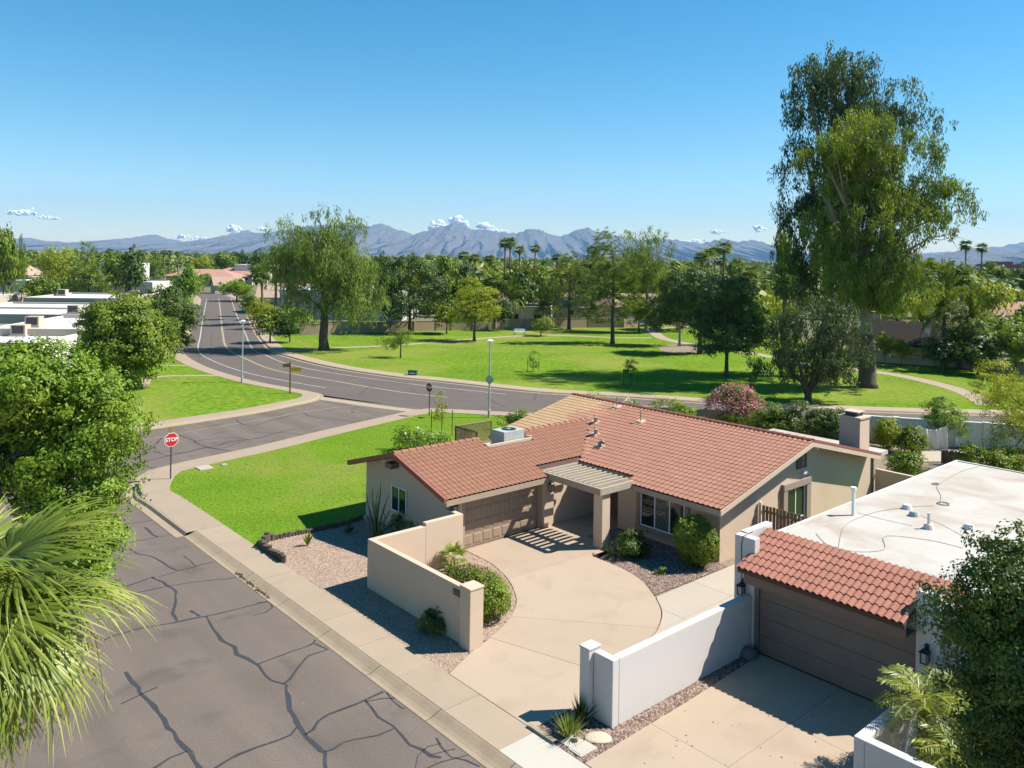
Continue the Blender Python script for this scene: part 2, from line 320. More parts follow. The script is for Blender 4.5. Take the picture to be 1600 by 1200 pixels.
M['greywall'] = pmat('greywall', (0.33,0.32,0.31), (0.29,0.28,0.275), 0.92, 0.6, 0.8, 10, 0.06, 0.3, 15, 0.02)
M['skytint_wall'] = pmat('skytint_wall', (0.52,0.55,0.53), (0.47,0.50,0.48), 0.92, 0.5, 0.8, 10, 0.06, 0.3, 15, 0.02)  # light grey wall, bluish skylight of its shaded side mixed into the colour
M['shingle'] = pmat('shingle', (0.034,0.028,0.025), (0.024,0.020,0.018), 0.95, 1.5, 0.9, 6, 0.25, 0.4, 8, 0.03, spec=0.05)
M['roof_red'] = pmat('roof_red', (0.40,0.215,0.16), (0.34,0.18,0.135), 0.9, 0.6, 0.9, 5, 0.12, 0.3, 5, 0.03)
M['roof_tan'] = pmat('roof_tan', (0.36,0.26,0.19), (0.30,0.215,0.16), 0.9, 0.6, 0.9, 5, 0.1, 0.3, 5, 0.03)
M['boulder'] = pmat('boulder', (0.52,0.44,0.33), (0.42,0.35,0.26), 0.9, 3, 0.9, 25, 0.12, 0.6, 18, 0.02)
M['blue_car'] = pmat('blue_car', (0.02,0.06,0.30), (0.02,0.055,0.27), 0.25, 1, 0.3, 10, 0.02, 0.0, spec=0.6)
M['hose'] = pmat('hose', (0.27,0.23,0.19), (0.22,0.19,0.16), 0.7)
M['plaque'] = pmat('plaque', (0.16,0.085,0.06), (0.12,0.06,0.045), 0.6)
m_, t_, N_, L_ = mat_new('window_glass')
o_ = N_('ShaderNodeOutputMaterial'); b_ = N_('ShaderNodeBsdfPrincipled'); b_.inputs['Base Color'].default_value = (0.012,0.022,0.02,1); b_.inputs['Roughness'].default_value = 0.06; b_.inputs['Specular IOR Level'].default_value = 0.7
n_ = N_('ShaderNodeTexNoise'); n_.inputs['Scale'].default_value = 1.2; bp_ = N_('ShaderNodeBump'); bp_.inputs['Strength'].default_value = 0.05; L_(n_.outputs[0], bp_.inputs['Height']); L_(bp_.outputs[0], b_.inputs['Normal']); L_(b_.outputs[0], o_.inputs[0])
M['glass'] = m_
M['shutter'] = pmat('shutter', (0.42,0.40,0.35), (0.36,0.34,0.30), 0.7)
M['leaf_bright'] = leafmat('leaf_bright', [(0.085,0.165,0.014),(0.170,0.270,0.022),(0.275,0.365,0.042)], 0.35)
M['leaf_mid'] = leafmat('leaf_mid', [(0.075,0.125,0.012),(0.155,0.220,0.020),(0.255,0.315,0.036)], 0.3)
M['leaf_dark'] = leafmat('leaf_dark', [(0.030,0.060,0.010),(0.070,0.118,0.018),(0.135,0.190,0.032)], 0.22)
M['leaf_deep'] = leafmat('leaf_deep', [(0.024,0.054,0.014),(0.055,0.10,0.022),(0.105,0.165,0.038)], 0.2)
M['leaf_yellow'] = leafmat('leaf_yellow', [(0.16,0.205,0.012),(0.27,0.315,0.02),(0.38,0.40,0.035)], 0.4)
M['leaf_euc'] = leafmat('leaf_euc', [(0.070,0.122,0.013),(0.155,0.222,0.024),(0.275,0.335,0.040)], 0.3, big=0.4, bigscale=0.25)
M['leaf_euc_dark'] = leafmat('leaf_euc_dark', [(0.026,0.052,0.016),(0.058,0.100,0.026),(0.105,0.155,0.040)], 0.25, big=0.35, bigscale=0.25)
M['leaf_weep'] = leafmat('leaf_weep', [(0.08,0.132,0.024),(0.16,0.23,0.04),(0.26,0.33,0.065)], 0.3, big=0.35, bigscale=0.3)
M['leaf_olive'] = leafmat('leaf_olive', [(0.032,0.058,0.018),(0.070,0.11,0.03),(0.135,0.185,0.055)], 0.2)
M['leaf_pine'] = leafmat('leaf_pine', [(0.065,0.108,0.012),(0.145,0.205,0.020),(0.25,0.305,0.036)], 0.22)
M['leaf_palm'] = leafmat('leaf_palm', [(0.10,0.155,0.02),(0.22,0.28,0.04),(0.43,0.44,0.14)], 0.42, rough=0.4, spec=0.4)
M['leaf_palm_far'] = leafmat('leaf_palm_far', [(0.06,0.10,0.014),(0.125,0.185,0.026),(0.23,0.28,0.05)], 0.25)
M['leaf_dry'] = leafmat('leaf_dry', [(0.16,0.105,0.05),(0.27,0.19,0.09),(0.38,0.29,0.15)], 0.3)
M['leaf_dead'] = leafmat('leaf_dead', [(0.05,0.032,0.02),(0.09,0.06,0.035),(0.14,0.10,0.06)], 0.15)
M['leaf_far'] = leafmat('leaf_far', [(0.055,0.09,0.012),(0.125,0.175,0.020),(0.24,0.275,0.034)], 0.2, big=0.45, bigscale=0.03)
M['flower_pink'] = leafmat('flower_pink', [(0.26,0.07,0.13),(0.42,0.15,0.23),(0.55,0.30,0.37)], 0.35)
M['flower_white'] = leafmat('flower_white', [(0.6,0.6,0.5),(0.75,0.75,0.65),(0.8,0.8,0.75)], 0.3)
M['flower_red'] = leafmat('flower_red', [(0.22,0.03,0.04),(0.34,0.05,0.07),(0.42,0.10,0.12)], 0.3)
M['ocotillo'] = leafmat('ocotillo', [(0.10,0.13,0.05),(0.16,0.18,0.07),(0.24,0.24,0.11)], 0.1)
M['grass_blade'] = leafmat('grass_blade', [(0.095,0.17,0.012),(0.14,0.235,0.02),(0.21,0.28,0.035)], 0.3, spec=0.1)
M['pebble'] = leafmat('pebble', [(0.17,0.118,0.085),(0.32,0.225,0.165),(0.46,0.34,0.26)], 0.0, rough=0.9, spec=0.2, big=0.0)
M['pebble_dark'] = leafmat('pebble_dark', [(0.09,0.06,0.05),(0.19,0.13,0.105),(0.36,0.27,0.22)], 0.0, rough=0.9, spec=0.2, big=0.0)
# ================================================================== SETTING: ground, roads, pavements
rng = np.random.default_rng(7); random.seed(7)
sheet('ground', [(-45000,-400),(45000,-400),(45000,45000),(-45000,45000)], -0.10, M['valley'])
def px_line(pts, z=0.0): return [at(u,v,z)[:2] for u,v in pts]
T_ASPH, T_WALK0, T_WALK1 = 12.74, 13.24, 14.50

K1 = smooth_line(px_line([(60,699),(150,685),(225,672),(310,659),(400,645),(455,634),(484,628),(498,622),(497,616.5),(480,612.5),(450,607),(397,597),(345,583),(310,570),(287,556),(282,546),(289,532),(299,506),(303,497),(311,475),(311,466),(300,459)]), 0.8)
K2b = px_line([(221,748),(240,736),(275,727),(325,716),(400,700),(500,676),(600,653),(650,642),(672,640),(700,641),(800,646),(900,651),(1000,656),(1200,666),(1400,683),(1650,703)])
K2 = smooth_line([st(-36,T_ASPH)[:2], st(-41,T_ASPH)[:2], st(-43.5,T_ASPH+0.02)[:2]] + K2b, 0.8)
K3 = smooth_line(px_line([(352,461),(362,466),(376,474),(389,497),(401,521),(424,548),(450,558),(487,568),(520,575),(560,582),(625,591),(687,597),(740,603),(800,610),(870,616),(1000,623),(1200,637),(1425,646),(1700,652)]), 0.8)

# side street (runs along s), cross road and the curving collector road
side = sheet('side_street', [st(-46,3.6)[:2], st(-46,T_ASPH+0.3)[:2], st(12,T_ASPH+0.3)[:2], st(12,3.6)[:2]], 0.0, M['asphalt'])
n1 = next(i for i,p in enumerate(K1) if p[1] > at(499,619)[1] and p[0] > at(470,619)[0])
cross = sheet('cross_road', [at(40,760)[:2], at(40,702)[:2]] + K1[:n1] + [at(560,627)[:2], at(660,638)[:2]] + [p for p in K2[::-1] if p[0] < at(655,640)[0] and to_st(p)[0] < -42.5] + [st(-42.0,T_ASPH)[:2], st(-41.8,3.7)[:2]], 0.004, M['asphalt'])
col_near = K1[n1:][::-1] + [at(520,620)[:2], at(600,631)[:2]] + [p for p in K2 if p[0] >= at(655,640)[0] and to_st(p)[0] > -60 and p[1] > 50]
coll = sheet('collector_road', [at(250,455)[:2]] + col_near + K3[::-1] + [at(270,452.5)[:2]], 0.008, M['asphalt_far'])

def kerb_walk(name, line, sgn, width, mat=None):
    mb = MB(); ribbon(mb, line, [(-0.35*sgn,0.012),(0.0,0.014),(sgn*0.10,0.13),(sgn*0.22,0.15)])
    k = mb.build(name+'_kerb', M['gutter']); k['kind'] = 'structure'; k.name = 'kerb'
    mb = MB(); ribbon(mb, line, [(sgn*0.22,0.15),(sgn*width,0.155),(sgn*(width+0.02),0.0)])
    o = mb.build('sidewalk', mat or M['concrete']); o['kind'] = 'structure'; return o
kerb_walk('far', K3, 1, 1.75)
kerb_walk('corner', K1, 1, 1.45)
kerb_walk('near', K2, -1, 1.76)
# near straight pavement: rolled kerb and gutter, then separate slabs
mb = MB()
def strow(prof, s0, s1):
    vs_ = [];
    for t,z in prof: vs_ += [st(s0,t,z), st(s1,t,z)]
    mb.add(vs_, [(2*i,2*i+1,2*i+3,2*i+2) for i in range(len(prof)-1)])
kerb = None
gut = tag(bpy.data.objects.new('gutter', None), kind='structure'); COL.objects.link(gut)
sj = -36.0
while sj < 6:
    mb = MB(); strow([(12.70,-0.02),(12.71,0.012),(12.84,0.018),(12.96,0.048),(13.08,0.094),(13.17,0.130),(13.232,0.150),(13.232,0.0)], sj+0.008, sj+3.04)
    mb.build('gutter_segment', M['gutter'], gut); sj += 3.05
walk = tag(bpy.data.objects.new('sidewalk', None), kind='structure'); COL.objects.link(walk)
sj = -36.0; k = 0
while sj < 6:
    mt = M['newcrete'] if -15.5 < sj < -13.1 else M['concrete']
    mb = MB(); a = sj+0.005; b = sj+2.291; zt = 0.152+random.uniform(-0.004,0.004)
    c = [st(a,T_WALK0+0.006)[:2], st(b,T_WALK0+0.006)[:2], st(b,T_WALK1)[:2], st(a,T_WALK1)[:2]]
    mb.prism(c, -0.05, zt); mb.build('slab', mt, walk, bevel=0.006); sj += 2.30; k += 1

# base soil of the lots and the lawns
E2 = offset_line(K2, -1.70)
lot_edge = [st(12,T_WALK1-0.02)[:2], st(-36,T_WALK1-0.02)[:2]] + E2[4:]
sheet('lot_ground', lot_edge + [(70,50),(70,-12)], 0.10, M['dirt'], skirt=0.2)
i_end = next(i for i,p in enumerate(E2) if p[0] > at(935,655)[0] and p[1] > 50)
log_line = [at(563,812,.12)[:2], at(540,821,.12)[:2], at(500,829,.12)[:2], at(460,837,.12)[:2], at(418,846,.12)[:2], at(408,856,.12)[:2]]
lawn_poly = [st(-33.2,T_WALK1)[:2], st(-36,T_WALK1)[:2]] + E2[4:i_end] + [st(-27.5,45.5)[:2], st(-34.2,43)[:2], st(-34.2,28)[:2], st(-33.6,20.4)[:2]] + log_line
sheet('lawn', lawn_poly, 0.128, M['grass'], skirt=0.05)
L1 = offset_line(K1, 1.42)
sheet('corner_lawn', L1[:-6] + [at(200,505)[:2], at(120,560)[:2], at(40,640)[:2]], 0.135, M['parkgrass'], skirt=0.15)
L3 = offset_line(K3, 1.72)
i3 = next(i for i,p in enumerate(L3) if p[1] < at(428,528)[1])
park_poly = L3[i3:] + [at(1750,600)[:2], at(1620,585)[:2], at(1450,562)[:2], at(1360,552)[:2], at(1200,522)[:2], at(1030,508)[:2], at(900,509)[:2], at(700,514)[:2], at(560,520)[:2], at(470,523)[:2], at(430,526)[:2]]
sheet('park_lawn', park_poly, 0.14, M['parkgrass'], skirt=0.15)

def path(name, pts, w, mat, z=0.152):
    mb = MB(); ln = smooth_line(px_line(pts, 0.14), 1.0); ribbon(mb, ln, [(-w/2,0.0),(-w/2,z),(w/2,z),(w/2,0.0)])
    o = mb.build(name, mat); o['kind'] = 'structure'; return o
path('path', [(452,548.5),(510,544),(610,540),(700,533),(800,525.5),(870,524),(960,527.5),(1018,528)], 1.3, M['concrete'])
path('path', [(1008,513),(1022,520),(1040,530),(1100,542),(1180,553),(1260,569),(1330,577),(1400,586),(1460,599),(1510,614),(1545,634)], 1.9, M['concrete'], 0.158)
path('path', [(1020,514.5),(1060,511),(1100,510)], 1.4, M['concrete'], 0.149)
path('path', [(226,604),(233,590),(262,587.5),(345,587)], 0.8, M['concrete'])
path('path', [(246,571),(270,571),(297,571)], 0.7, M['concrete'])
path('path', [(250,557.5),(270,557.5),(284,557.5)], 0.8, M['concrete'])
sheet('tree_bed', [at(1060+30*math.cos(a)+ (22 if math.cos(a)>0 else 0),545+7*math.sin(a),.14)[:2] for a in np.linspace(0,2*math.pi,20)[:-1]], 0.146, M['dirt'])

# painted lines
def line_mark(pts, w, mat, name, parent, z=0.013):
    mb = MB(); ribbon(mb, smooth_line(px_line(pts), 1.0), [(-w/2,z),(w/2,z)]); return mb.build(name, mat, parent)
line_mark([(509,606),(450,596),(380,581),(331,563),(310,548),(313,525),(317,499),(323,467)], 0.16, M['road_white'], 'edge_line', coll)
line_mark([(700,621),(620,612),(520,595),(432,579),(389,563),(355,544),(348,521),(345,493),(342,467)], 0.28, M['road_yellow'], 'centre_line', coll)
line_mark([(790,616),(650,601),(520,583),(450,569),(415,555),(394,544),(380,513),(369,490),(361,467)], 0.16, M['road_white'], 'edge_line', coll)
line_mark([(540,588),(600,595),(640,600)], 0.10, M['tar'], 'crack_seal', coll)
line_mark([(1250,652),(1420,657),(1600,663)], 0.14, M['road_yellow'], 'centre_line', coll)
line_mark([(498,622),(560,631),(620,639),(664,644)], 1.1, M['concrete'], 'valley_gutter', coll, 0.0125)
line_mark([(208,690),(300,674),(400,657),(500,640),(587,631)], 0.10, M['road_yellow'], 'centre_line', cross, 0.009)
line_mark([(385,701),(420,695),(460,688)], 0.12, M['road_white'], 'edge_line', cross, 0.009)

# tar-sealed cracks
def crack(pts, w, parent, z=0.005):
    ln = smooth_line(px_line(pts), 0.35)
    ln = [(p[0]+random.gauss(0,0.025), p[1]+random.gauss(0,0.025)) for p in ln]
    mb = MB(); n = len(ln); ws = [w*0.8*random.uniform(0.55,1.3) for _ in ln]
    A = offset_line(ln,0.5); B = offset_line(ln,-0.5)
    vs_ = []
    for i in range(n):
        cx,cy = ln[i]; vs_ += [(cx+(A[i][0]-cx)*ws[i]*2*0.5, cy+(A[i][1]-cy)*ws[i], z), (cx+(B[i][0]-cx)*ws[i], cy+(B[i][1]-cy)*ws[i], z)]
    mb.add(vs_, [(2*i,2*i+1,2*i+3,2*i+2) for i in range(n-1)]); mb.build('crack_seal', M['tar'], parent)
CR_NEAR = [([(150,925),(200,915),(235,903),(242,902)],.10),([(238,902),(262,914),(275,925),(272,945),(270,958),(278,970)],.11),([(205,928),(262,916),(320,908),(370,902)],.07),
 ([(160,1001),(195,988),(235,979),(278,971),(322,963),(370,952),(430,936)],.10),([(322,963),(333,985),(352,1004),(367,1010),(370,1022),(385,1030),(402,1040),(415,1055),(425,1063),(446,1069)],.13),
 ([(296,955),(306,959),(313,963)],.14),([(446,1069),(449,1090),(453,1110),(466,1130),(478,1150),(500,1172),(506,1178),(505,1190),(512,1215)],.15),([(402,1039),(440,1024),(492,1006),(494,1000)],.09),
 ([(446,1069),(455,1060),(466,1045),(478,1028),(484,1024),(512,1016),(494,1006)],.09),([(198,1050),(222,1082),(240,1105),(262,1135),(285,1165),(305,1190),(318,1212)],.17),
 ([(190,1098),(222,1084),(243,1074)],.09),([(235,1202),(265,1185),(291,1173)],.12),([(330,1204),(355,1187),(400,1168),(455,1149),(467,1136)],.14),
 ([(476,1149),(490,1141),(497,1128),(510,1118),(540,1106),(575,1092),(602,1081)],.11),([(570,1095),(580,1105),(592,1120),(615,1135),(628,1150),(640,1163),(660,1172),(672,1180),(690,1183)],.11),
 ([(506,1177),(520,1172),(535,1160),(555,1156),(590,1150),(613,1139)],.10),([(572,1096),(600,1090),(618,1090)],.07),([(602,1082),(613,1094),(625,1104),(634,1107)],.06),
 ([(648,1198),(652,1180),(666,1166),(690,1161)],.05),([(681,1152),(690,1165),(705,1182),(725,1188),(750,1197)],.07),([(672,1180),(700,1172),(712,1168)],.05),([(655,1205),(690,1190),(720,1183),(735,1180)],.06),
 ([(172,822),(215,817),(245,811)],.06),([(226,824),(245,839)],.12),([(190,850),(245,840),(272,834)],.06),([(195,853),(215,865),(235,869),(255,880),(280,892),(305,885),(333,878)],.09),([(286,868),(300,880),(305,885)],.07),([(250,901),(280,892)],.07),
 ([(400,943),(420,941),(428,948),(415,957),(396,962)],.06),([(150,960),(180,950),(225,941)],.06)]
for c,w in CR_NEAR: crack(c, w, side)
CR_X = [([(180,715),(205,708),(235,702),(252,685)],.14),([(214,724),(270,711),(320,700),(345,695),(360,690),(402,685)],.14),([(280,680),(300,687),(310,694),(330,700),(348,703),(365,706)],.12),
 ([(192,716),(212,724),(240,732)],.12),([(240,704),(262,712),(283,708)],.08),([(260,706),(290,707),(322,698)],.08),([(322,700),(352,699),(388,686)],.10),([(400,664),(450,650),(473,645),(482,650),(520,655),(567,661)],.10),
 ([(400,686),(430,677),(462,670)],.12),([(400,676),(440,676),(478,680)],.08),([(540,648),(552,645),(590,642)],.07),([(370,655),(376,662),(402,668)],.10),([(300,690),(350,684),(380,685)],.07),([(196,696),(212,690)],.1),([(320,672),(372,652)],.05),([(552,645),(550,640),(560,636)],.08),([(604,646),(640,648)],.06)]
for c,w in CR_X: crack(c, w, cross, 0.009)
CR_C = [([(575,603),(595,610),(620,612)],.10),([(560,618),(575,606),(590,603)],.08),([(690,612),(680,622),(668,628)],.08),([(760,622),(775,630),(790,636)],.10),([(835,625),(838,615)],.12),([(700,605),(720,612)],.08),([(640,607),(660,617),(700,622)],.07),
 ([(470,603),(478,597)],.06),([(300,506),(345,505),(396,506)],.14),([(318,510),(312,560)],.05),([(331,520),(331,545)],.06),([(370,540),(374,560)],.06)]
for c,w in CR_C: crack(c, w, coll, 0.014)

# far side of the side street: verge and pavement on the left
sheet('verge', [st(-46,3.4)[:2], st(12,3.4)[:2], st(12,-30)[:2], st(-41,-30)[:2]], 0.10, M['gravel'], skirt=0.2)
mb = MB(); strow([(3.7,-0.02),(3.69,0.012),(3.45,0.012),(3.35,0.13),(3.25,0.15),(1.95,0.155),(1.94,0.0)], -41.5, 12); o = mb.build('sidewalk', M['concrete']); o['kind'] = 'structure'

# ------------------------------------------------------------------ driveways, walk, gravel beds
ARC = [(-22.9,24.75),(-21.4,24.72),(-20.05,24.42),(-18.79,23.66),(-17.85,22.9),(-17.29,22.15),(-16.85,21.3),(-16.66,20.5),(-16.55,19.8)]
ARC = smooth_line(ARC, 0.25)
ARCL = smooth_line([(-19.05,14.52),(-19.55,15.6),(-19.88,16.5),(-20.30,17.6),(-20.86,18.57),(-21.40,19.25),(-21.96,19.72),(-23.2,20.45),(-24.85,20.98),(-26.7,21.08)], 0.3)
def slabs(name, poly_st, cuts, z, mat, gap=0.012):
    root = tag(bpy.data.objects.new(name, None), kind='structure'); COL.objects.link(root)
    polys = [poly_st]
    for (x1,y1,x2,y2) in cuts:
        a, b = y1-y2, x2-x1; l = math.hypot(a,b); a/=l; b/=l; c = -(a*x1+b*y1); nw = []
        for p in polys:
            for q in (clip(p,a,b,c-gap/2), clip(p,-a,-b,-c-gap/2)):
                if len(q) >= 3: nw.append(q)
        polys = nw
    for i,p in enumerate(polys):
        sheet('slab', [st(q[0],q[1])[:2] for q in p], z+0.0015*(i%3), mat, skirt=0.12, kind=None, parent=root)
    return root
drive_poly = ARCL + [(-26.75,25.5),(-26.75,29.6),(-24.65,29.6),(-24.65,26.3),(-22.95,26.3)] + ARC + [(-14.45,16.6),(-14.8,16.5),(-15.45,16.3),(-15.45,14.52)]
def pl(u1,v1,u2,v2): return (*to_st(at(u1,v1,.15)), *to_st(at(u2,v2,.15)))
slabs('driveway', drive_poly, [pl(804,902,900,872), pl(800,1007,907,1040), pl(812,964,1030,981)], 0.152, M['drive'])
slabs('walkway', [(-18.62,31.3),(-18.62,23.66)]+[(p[0]+0.03,p[1]+0.03) for p in ARC if p[0] > -18.6]+[(-14.5,17.2),(-14.5,22.5),(-14.95,22.9),(-14.95,31.3)], [(-20,25.85,-10,25.85),(-20,28.6,-10,28.6),(-20,22.95,-10,22.95),(-16.9,22,-16.9,32)], 0.150, M['walk'])
slabs('neighbour_driveway', [(-13.55,14.53),(-13.62,18.5),(-13.80,22.76),(-8.75,22.76),(-8.75,14.53)], [(-11.2,14,-11.2,24),(-16,17.1,-6,17.1),(-16,19.95,-6,19.95)], 0.152, M['drive'])
bedA = [st(*p)[:2] for p in [(-33.1,14.52),(-19.1,14.52),(-19.6,15.6),(-19.8,15.86),(-26.0,15.86),(-26.1,20.2),(-33.5,20.2)]]
bedA = bedA[:-1] + [bedA[-1]] + log_line
bedB = [st(*p)[:2] for p in [(-25.7,16.15),(-20.0,16.15)] + [(p[0]-0.02,p[1]) for p in ARCL if p[1] > 16.6 and p[0] > -26.6] + [(-26.7,20.9),(-26.7,20.2),(-25.7,20.2)]]
bedC = [st(*p)[:2] for p in [(-24.6,28.3),(-24.6,26.35),(-22.9,26.35),(-22.9,24.8)] + [(p[0],p[1]+0.03) for p in ARC if -22.8 < p[0] < -18.7] + [(-18.68,28.3)]]
bedD = [st(*p)[:2] for p in [(-15.4,14.54),(-13.6,14.54),(-13.66,18.5),(-13.84,22.7),(-14.1,22.7),(-14.1,16.1),(-15.4,16.1)]]
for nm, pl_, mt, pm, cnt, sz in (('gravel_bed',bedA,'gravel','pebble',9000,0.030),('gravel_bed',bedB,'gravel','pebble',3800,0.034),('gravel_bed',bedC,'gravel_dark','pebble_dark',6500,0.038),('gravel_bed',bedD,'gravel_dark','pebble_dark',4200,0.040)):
    sheet(nm, pl_, 0.128, M[mt])
    P = scatter(pl_, cnt, rng); n = cnt
    r = sz*(0.55+0.9*rng.random((n,1)))
    base = np.array([(1,0,0),(0.2,0.9,0.1),(-0.9,0.3,0),(0.1,-0.95,0.1),(0.1,0.05,0.75)])
    V = base[None]*r[:,None]*(0.75+0.5*rng.random((n,5,3))); th = rng.random(n)*6.28; c_,s_ = np.cos(th)[:,None],np.sin(th)[:,None]
    X = V[...,0]*c_-V[...,1]*s_+P[:,:1]; Y = V[...,0]*s_+V[...,1]*c_+P[:,1:]; Z = V[...,2]+0.128
    F = np.array([(0,1,4),(1,2,4),(2,3,4),(3,0,4)])[None]+5*np.arange(n)[:,None,None]
    o = nmesh('gravel', np.stack([X,Y,Z],-1).reshape(-1,3), F.reshape(-1,3), M[pm], rnd=np.repeat(rng.random(n),4))
    tag(o, {'bedA':''}.get(nm) , None, None, 'stuff')
gr_lab = ['loose tan gravel in front of the garage gable and street wall','loose tan gravel around the hedge inside the street wall','brown river gravel below the front window','brown gravel strip beside the white driveway wall']
for o,l in zip([o for o in COL.objects if o.name.startswith('gravel') and o.get('kind')=='stuff'], gr_lab): tag(o, l, 'gravel')

# grass blades of the near lawn
def blades(poly, n, h, name, label):
    P = scatter(poly, n, rng); th = rng.random(n)*6.28; w = 0.02+0.02*rng.random(n); hh = h*(0.5+rng.random(n))
    d = np.stack([np.cos(th),np.sin(th)],-1)*w[:,None]; ln = rng.normal(0,0.03,(n,2))
    z0 = np.full((n,1),0.12)
    V = np.stack([np.c_[P-d,z0],np.c_[P+d,z0],np.c_[P+ln,z0+hh[:,None]]],1).reshape(-1,3)
    o = nmesh(name, V, np.arange(3*n).reshape(-1,3), M['grass_blade'], rnd=rng.random(n)); return tag(o, label, 'grass', None, 'stuff')
near_part = [p for p in lawn_poly if to_st(p)[0] > -60]
blades(near_part, 36000, 0.03, 'grass', 'short mown grass blades on the corner house lawn')

def litter(name, poly, n, size, label, mat, z):
    P = scatter(poly, n, rng); V,F = leaf_quads_simple(P, size, z); tag(nmesh(name, V, F, M[mat], rnd=rng.random(len(F))), label, 'leaves', None, 'stuff')
def leaf_quads_simple(P, size, z):
    n = len(P); th = rng.random(n)*6.28; l = size*(0.6+0.8*rng.random(n)); d = np.stack([np.cos(th),np.sin(th)],-1)*l[:,None]; q = np.stack([-np.sin(th),np.cos(th)],-1)*(l*0.3)[:,None]; zz = np.full((n,1),z); up = (0.3*l*rng.random(n))[:,None]
    return np.stack([np.c_[P-d,zz],np.c_[P+q,zz+up],np.c_[P+d,zz+up*0.5],np.c_[P-q,zz]],1).reshape(-1,3), np.arange(4*n).reshape(-1,4)
litter('fallen_leaves', near_part, 900, 0.055, 'scattered pale fallen leaves on the corner lawn', 'leaf_dry', 0.165)
litter('fallen_leaves', [st(-36,3.8)[:2],st(2,3.8)[:2],st(2,12.6)[:2],st(-36,12.6)[:2]], 500, 0.028, 'tiny dry leaf bits scattered on the side street', 'leaf_dry', 0.012)
litter('fallen_leaves', [st(-13.4,14.7)[:2],st(-8.9,14.7)[:2],st(-8.9,22.5)[:2],st(-13.4,22.5)[:2]], 60, 0.035, 'few dark leaf bits on the neighbour driveway', 'leaf_dead', 0.162)
# ================================================================== MAIN HOUSE (local axes: x = s, y = t)
Z0 = 0.15
class Face:
    """boxes on a wall face: a runs along the wall, n points outwards"""
    def __init__(s, kind, base): s.k = kind; s.b = base
    def box(s, mb, a0, a1, z0, z1, n0, n1):
        if s.k == '-t': return mb.box(a0, a1, s.b-n1, s.b-n0, z0, z1)
        if s.k == '+t': return mb.box(a0, a1, s.b+n0, s.b+n1, z0, z1)
        if s.k == '+s': return mb.box(s.b+n0, s.b+n1, a0, a1, z0, z1)
        if s.k == '-s': return mb.box(s.b-n1, s.b-n0, a0, a1, z0, z1)
def add_window(face, o, parent, a0, a1, z0, z1, panes, fw=0.05, blinds=True):
    w = thing_part('window', parent)
    mb = MB(*o)
    face.box(mb,a0,a1,z0,z0+fw,0.004,0.06); face.box(mb,a0,a1,z1-fw,z1,0.004,0.06)
    xs = np.linspace(a0,a1,panes+1)
    for i,x in enumerate(xs):
        face.box(mb, x-(fw/2 if 0<i<panes else 0)-(fw if i==panes else 0), x+(fw/2 if 0<i<panes else 0)+(fw if i==0 else 0), z0+fw+0.001, z1-fw-0.001, 0.004, 0.058)
    mb.build('frame', M['white_paint'], w)
    for i in range(panes):
        mb = MB(*o); face.box(mb, xs[i]+fw*0.6, xs[i+1]-fw*0.6, z0+fw, z1-fw, 0.006, 0.03); mb.build('pane', M['glass'], w)
    if blinds:
        mb = MB(*o); i = panes//2; zz = z0+fw+0.03
        while zz < z1-fw-0.03:
            face.box(mb, xs[i]+fw, xs[i+1]-fw, zz, zz+0.018, 0.0305, 0.032); zz += 0.075
        mb.build('shutter_slats', M['shutter'], w)
    return w
def thing_part(name, parent, loc=(0,0,0)):
    o = bpy.data.objects.new(name, None); COL.objects.link(o); o.parent = parent; o.location = loc; o.empty_display_size = 0.1; return o
def lantern(parent, x, y, z, sx, sy):
    """wall lantern hung on a scroll bracket; (sx, sy) points away from the wall"""
    l = thing_part('wall_lantern', parent)
    cx, cy = x+sx*0.17, y+sy*0.17
    mb = MB(); mb.box(cx-0.09,cx+0.09,cy-0.09,cy+0.09,z-0.20,z-0.17)
    for dx in (-1,1):
        for dy in (-1,1): mb.box(cx+dx*0.08-0.012,cx+dx*0.08+0.012,cy+dy*0.08-0.012,cy+dy*0.08+0.012,z-0.17,z+0.10)
    mb.add([(cx-0.13,cy-0.13,z+0.10),(cx+0.13,cy-0.13,z+0.10),(cx+0.13,cy+0.13,z+0.10),(cx-0.13,cy+0.13,z+0.10),(cx,cy,z+0.22)],[(3,2,1,0),(0,1,4),(1,2,4),(2,3,4),(3,0,4)])
    mb.tube([(cx,cy,z+0.2),(cx,cy,z+0.27),(cx-sx*0.08,cy-sy*0.08,z+0.31),(cx-sx*0.165,cy-sy*0.165,z+0.24)],0.014,6)
    mb.box(x+sx*0.02-0.05,x+sx*0.02+0.05,y+sy*0.02-0.05,y+sy*0.02+0.05,z+0.05,z+0.27)
    mb.build('lantern_frame', M['black'], l)
    mb = MB(); mb.box(cx-0.07,cx+0.07,cy-0.07,cy+0.07,z-0.168,z+0.098); mb.build('lantern_glass', M['shutter'], l)
    return l
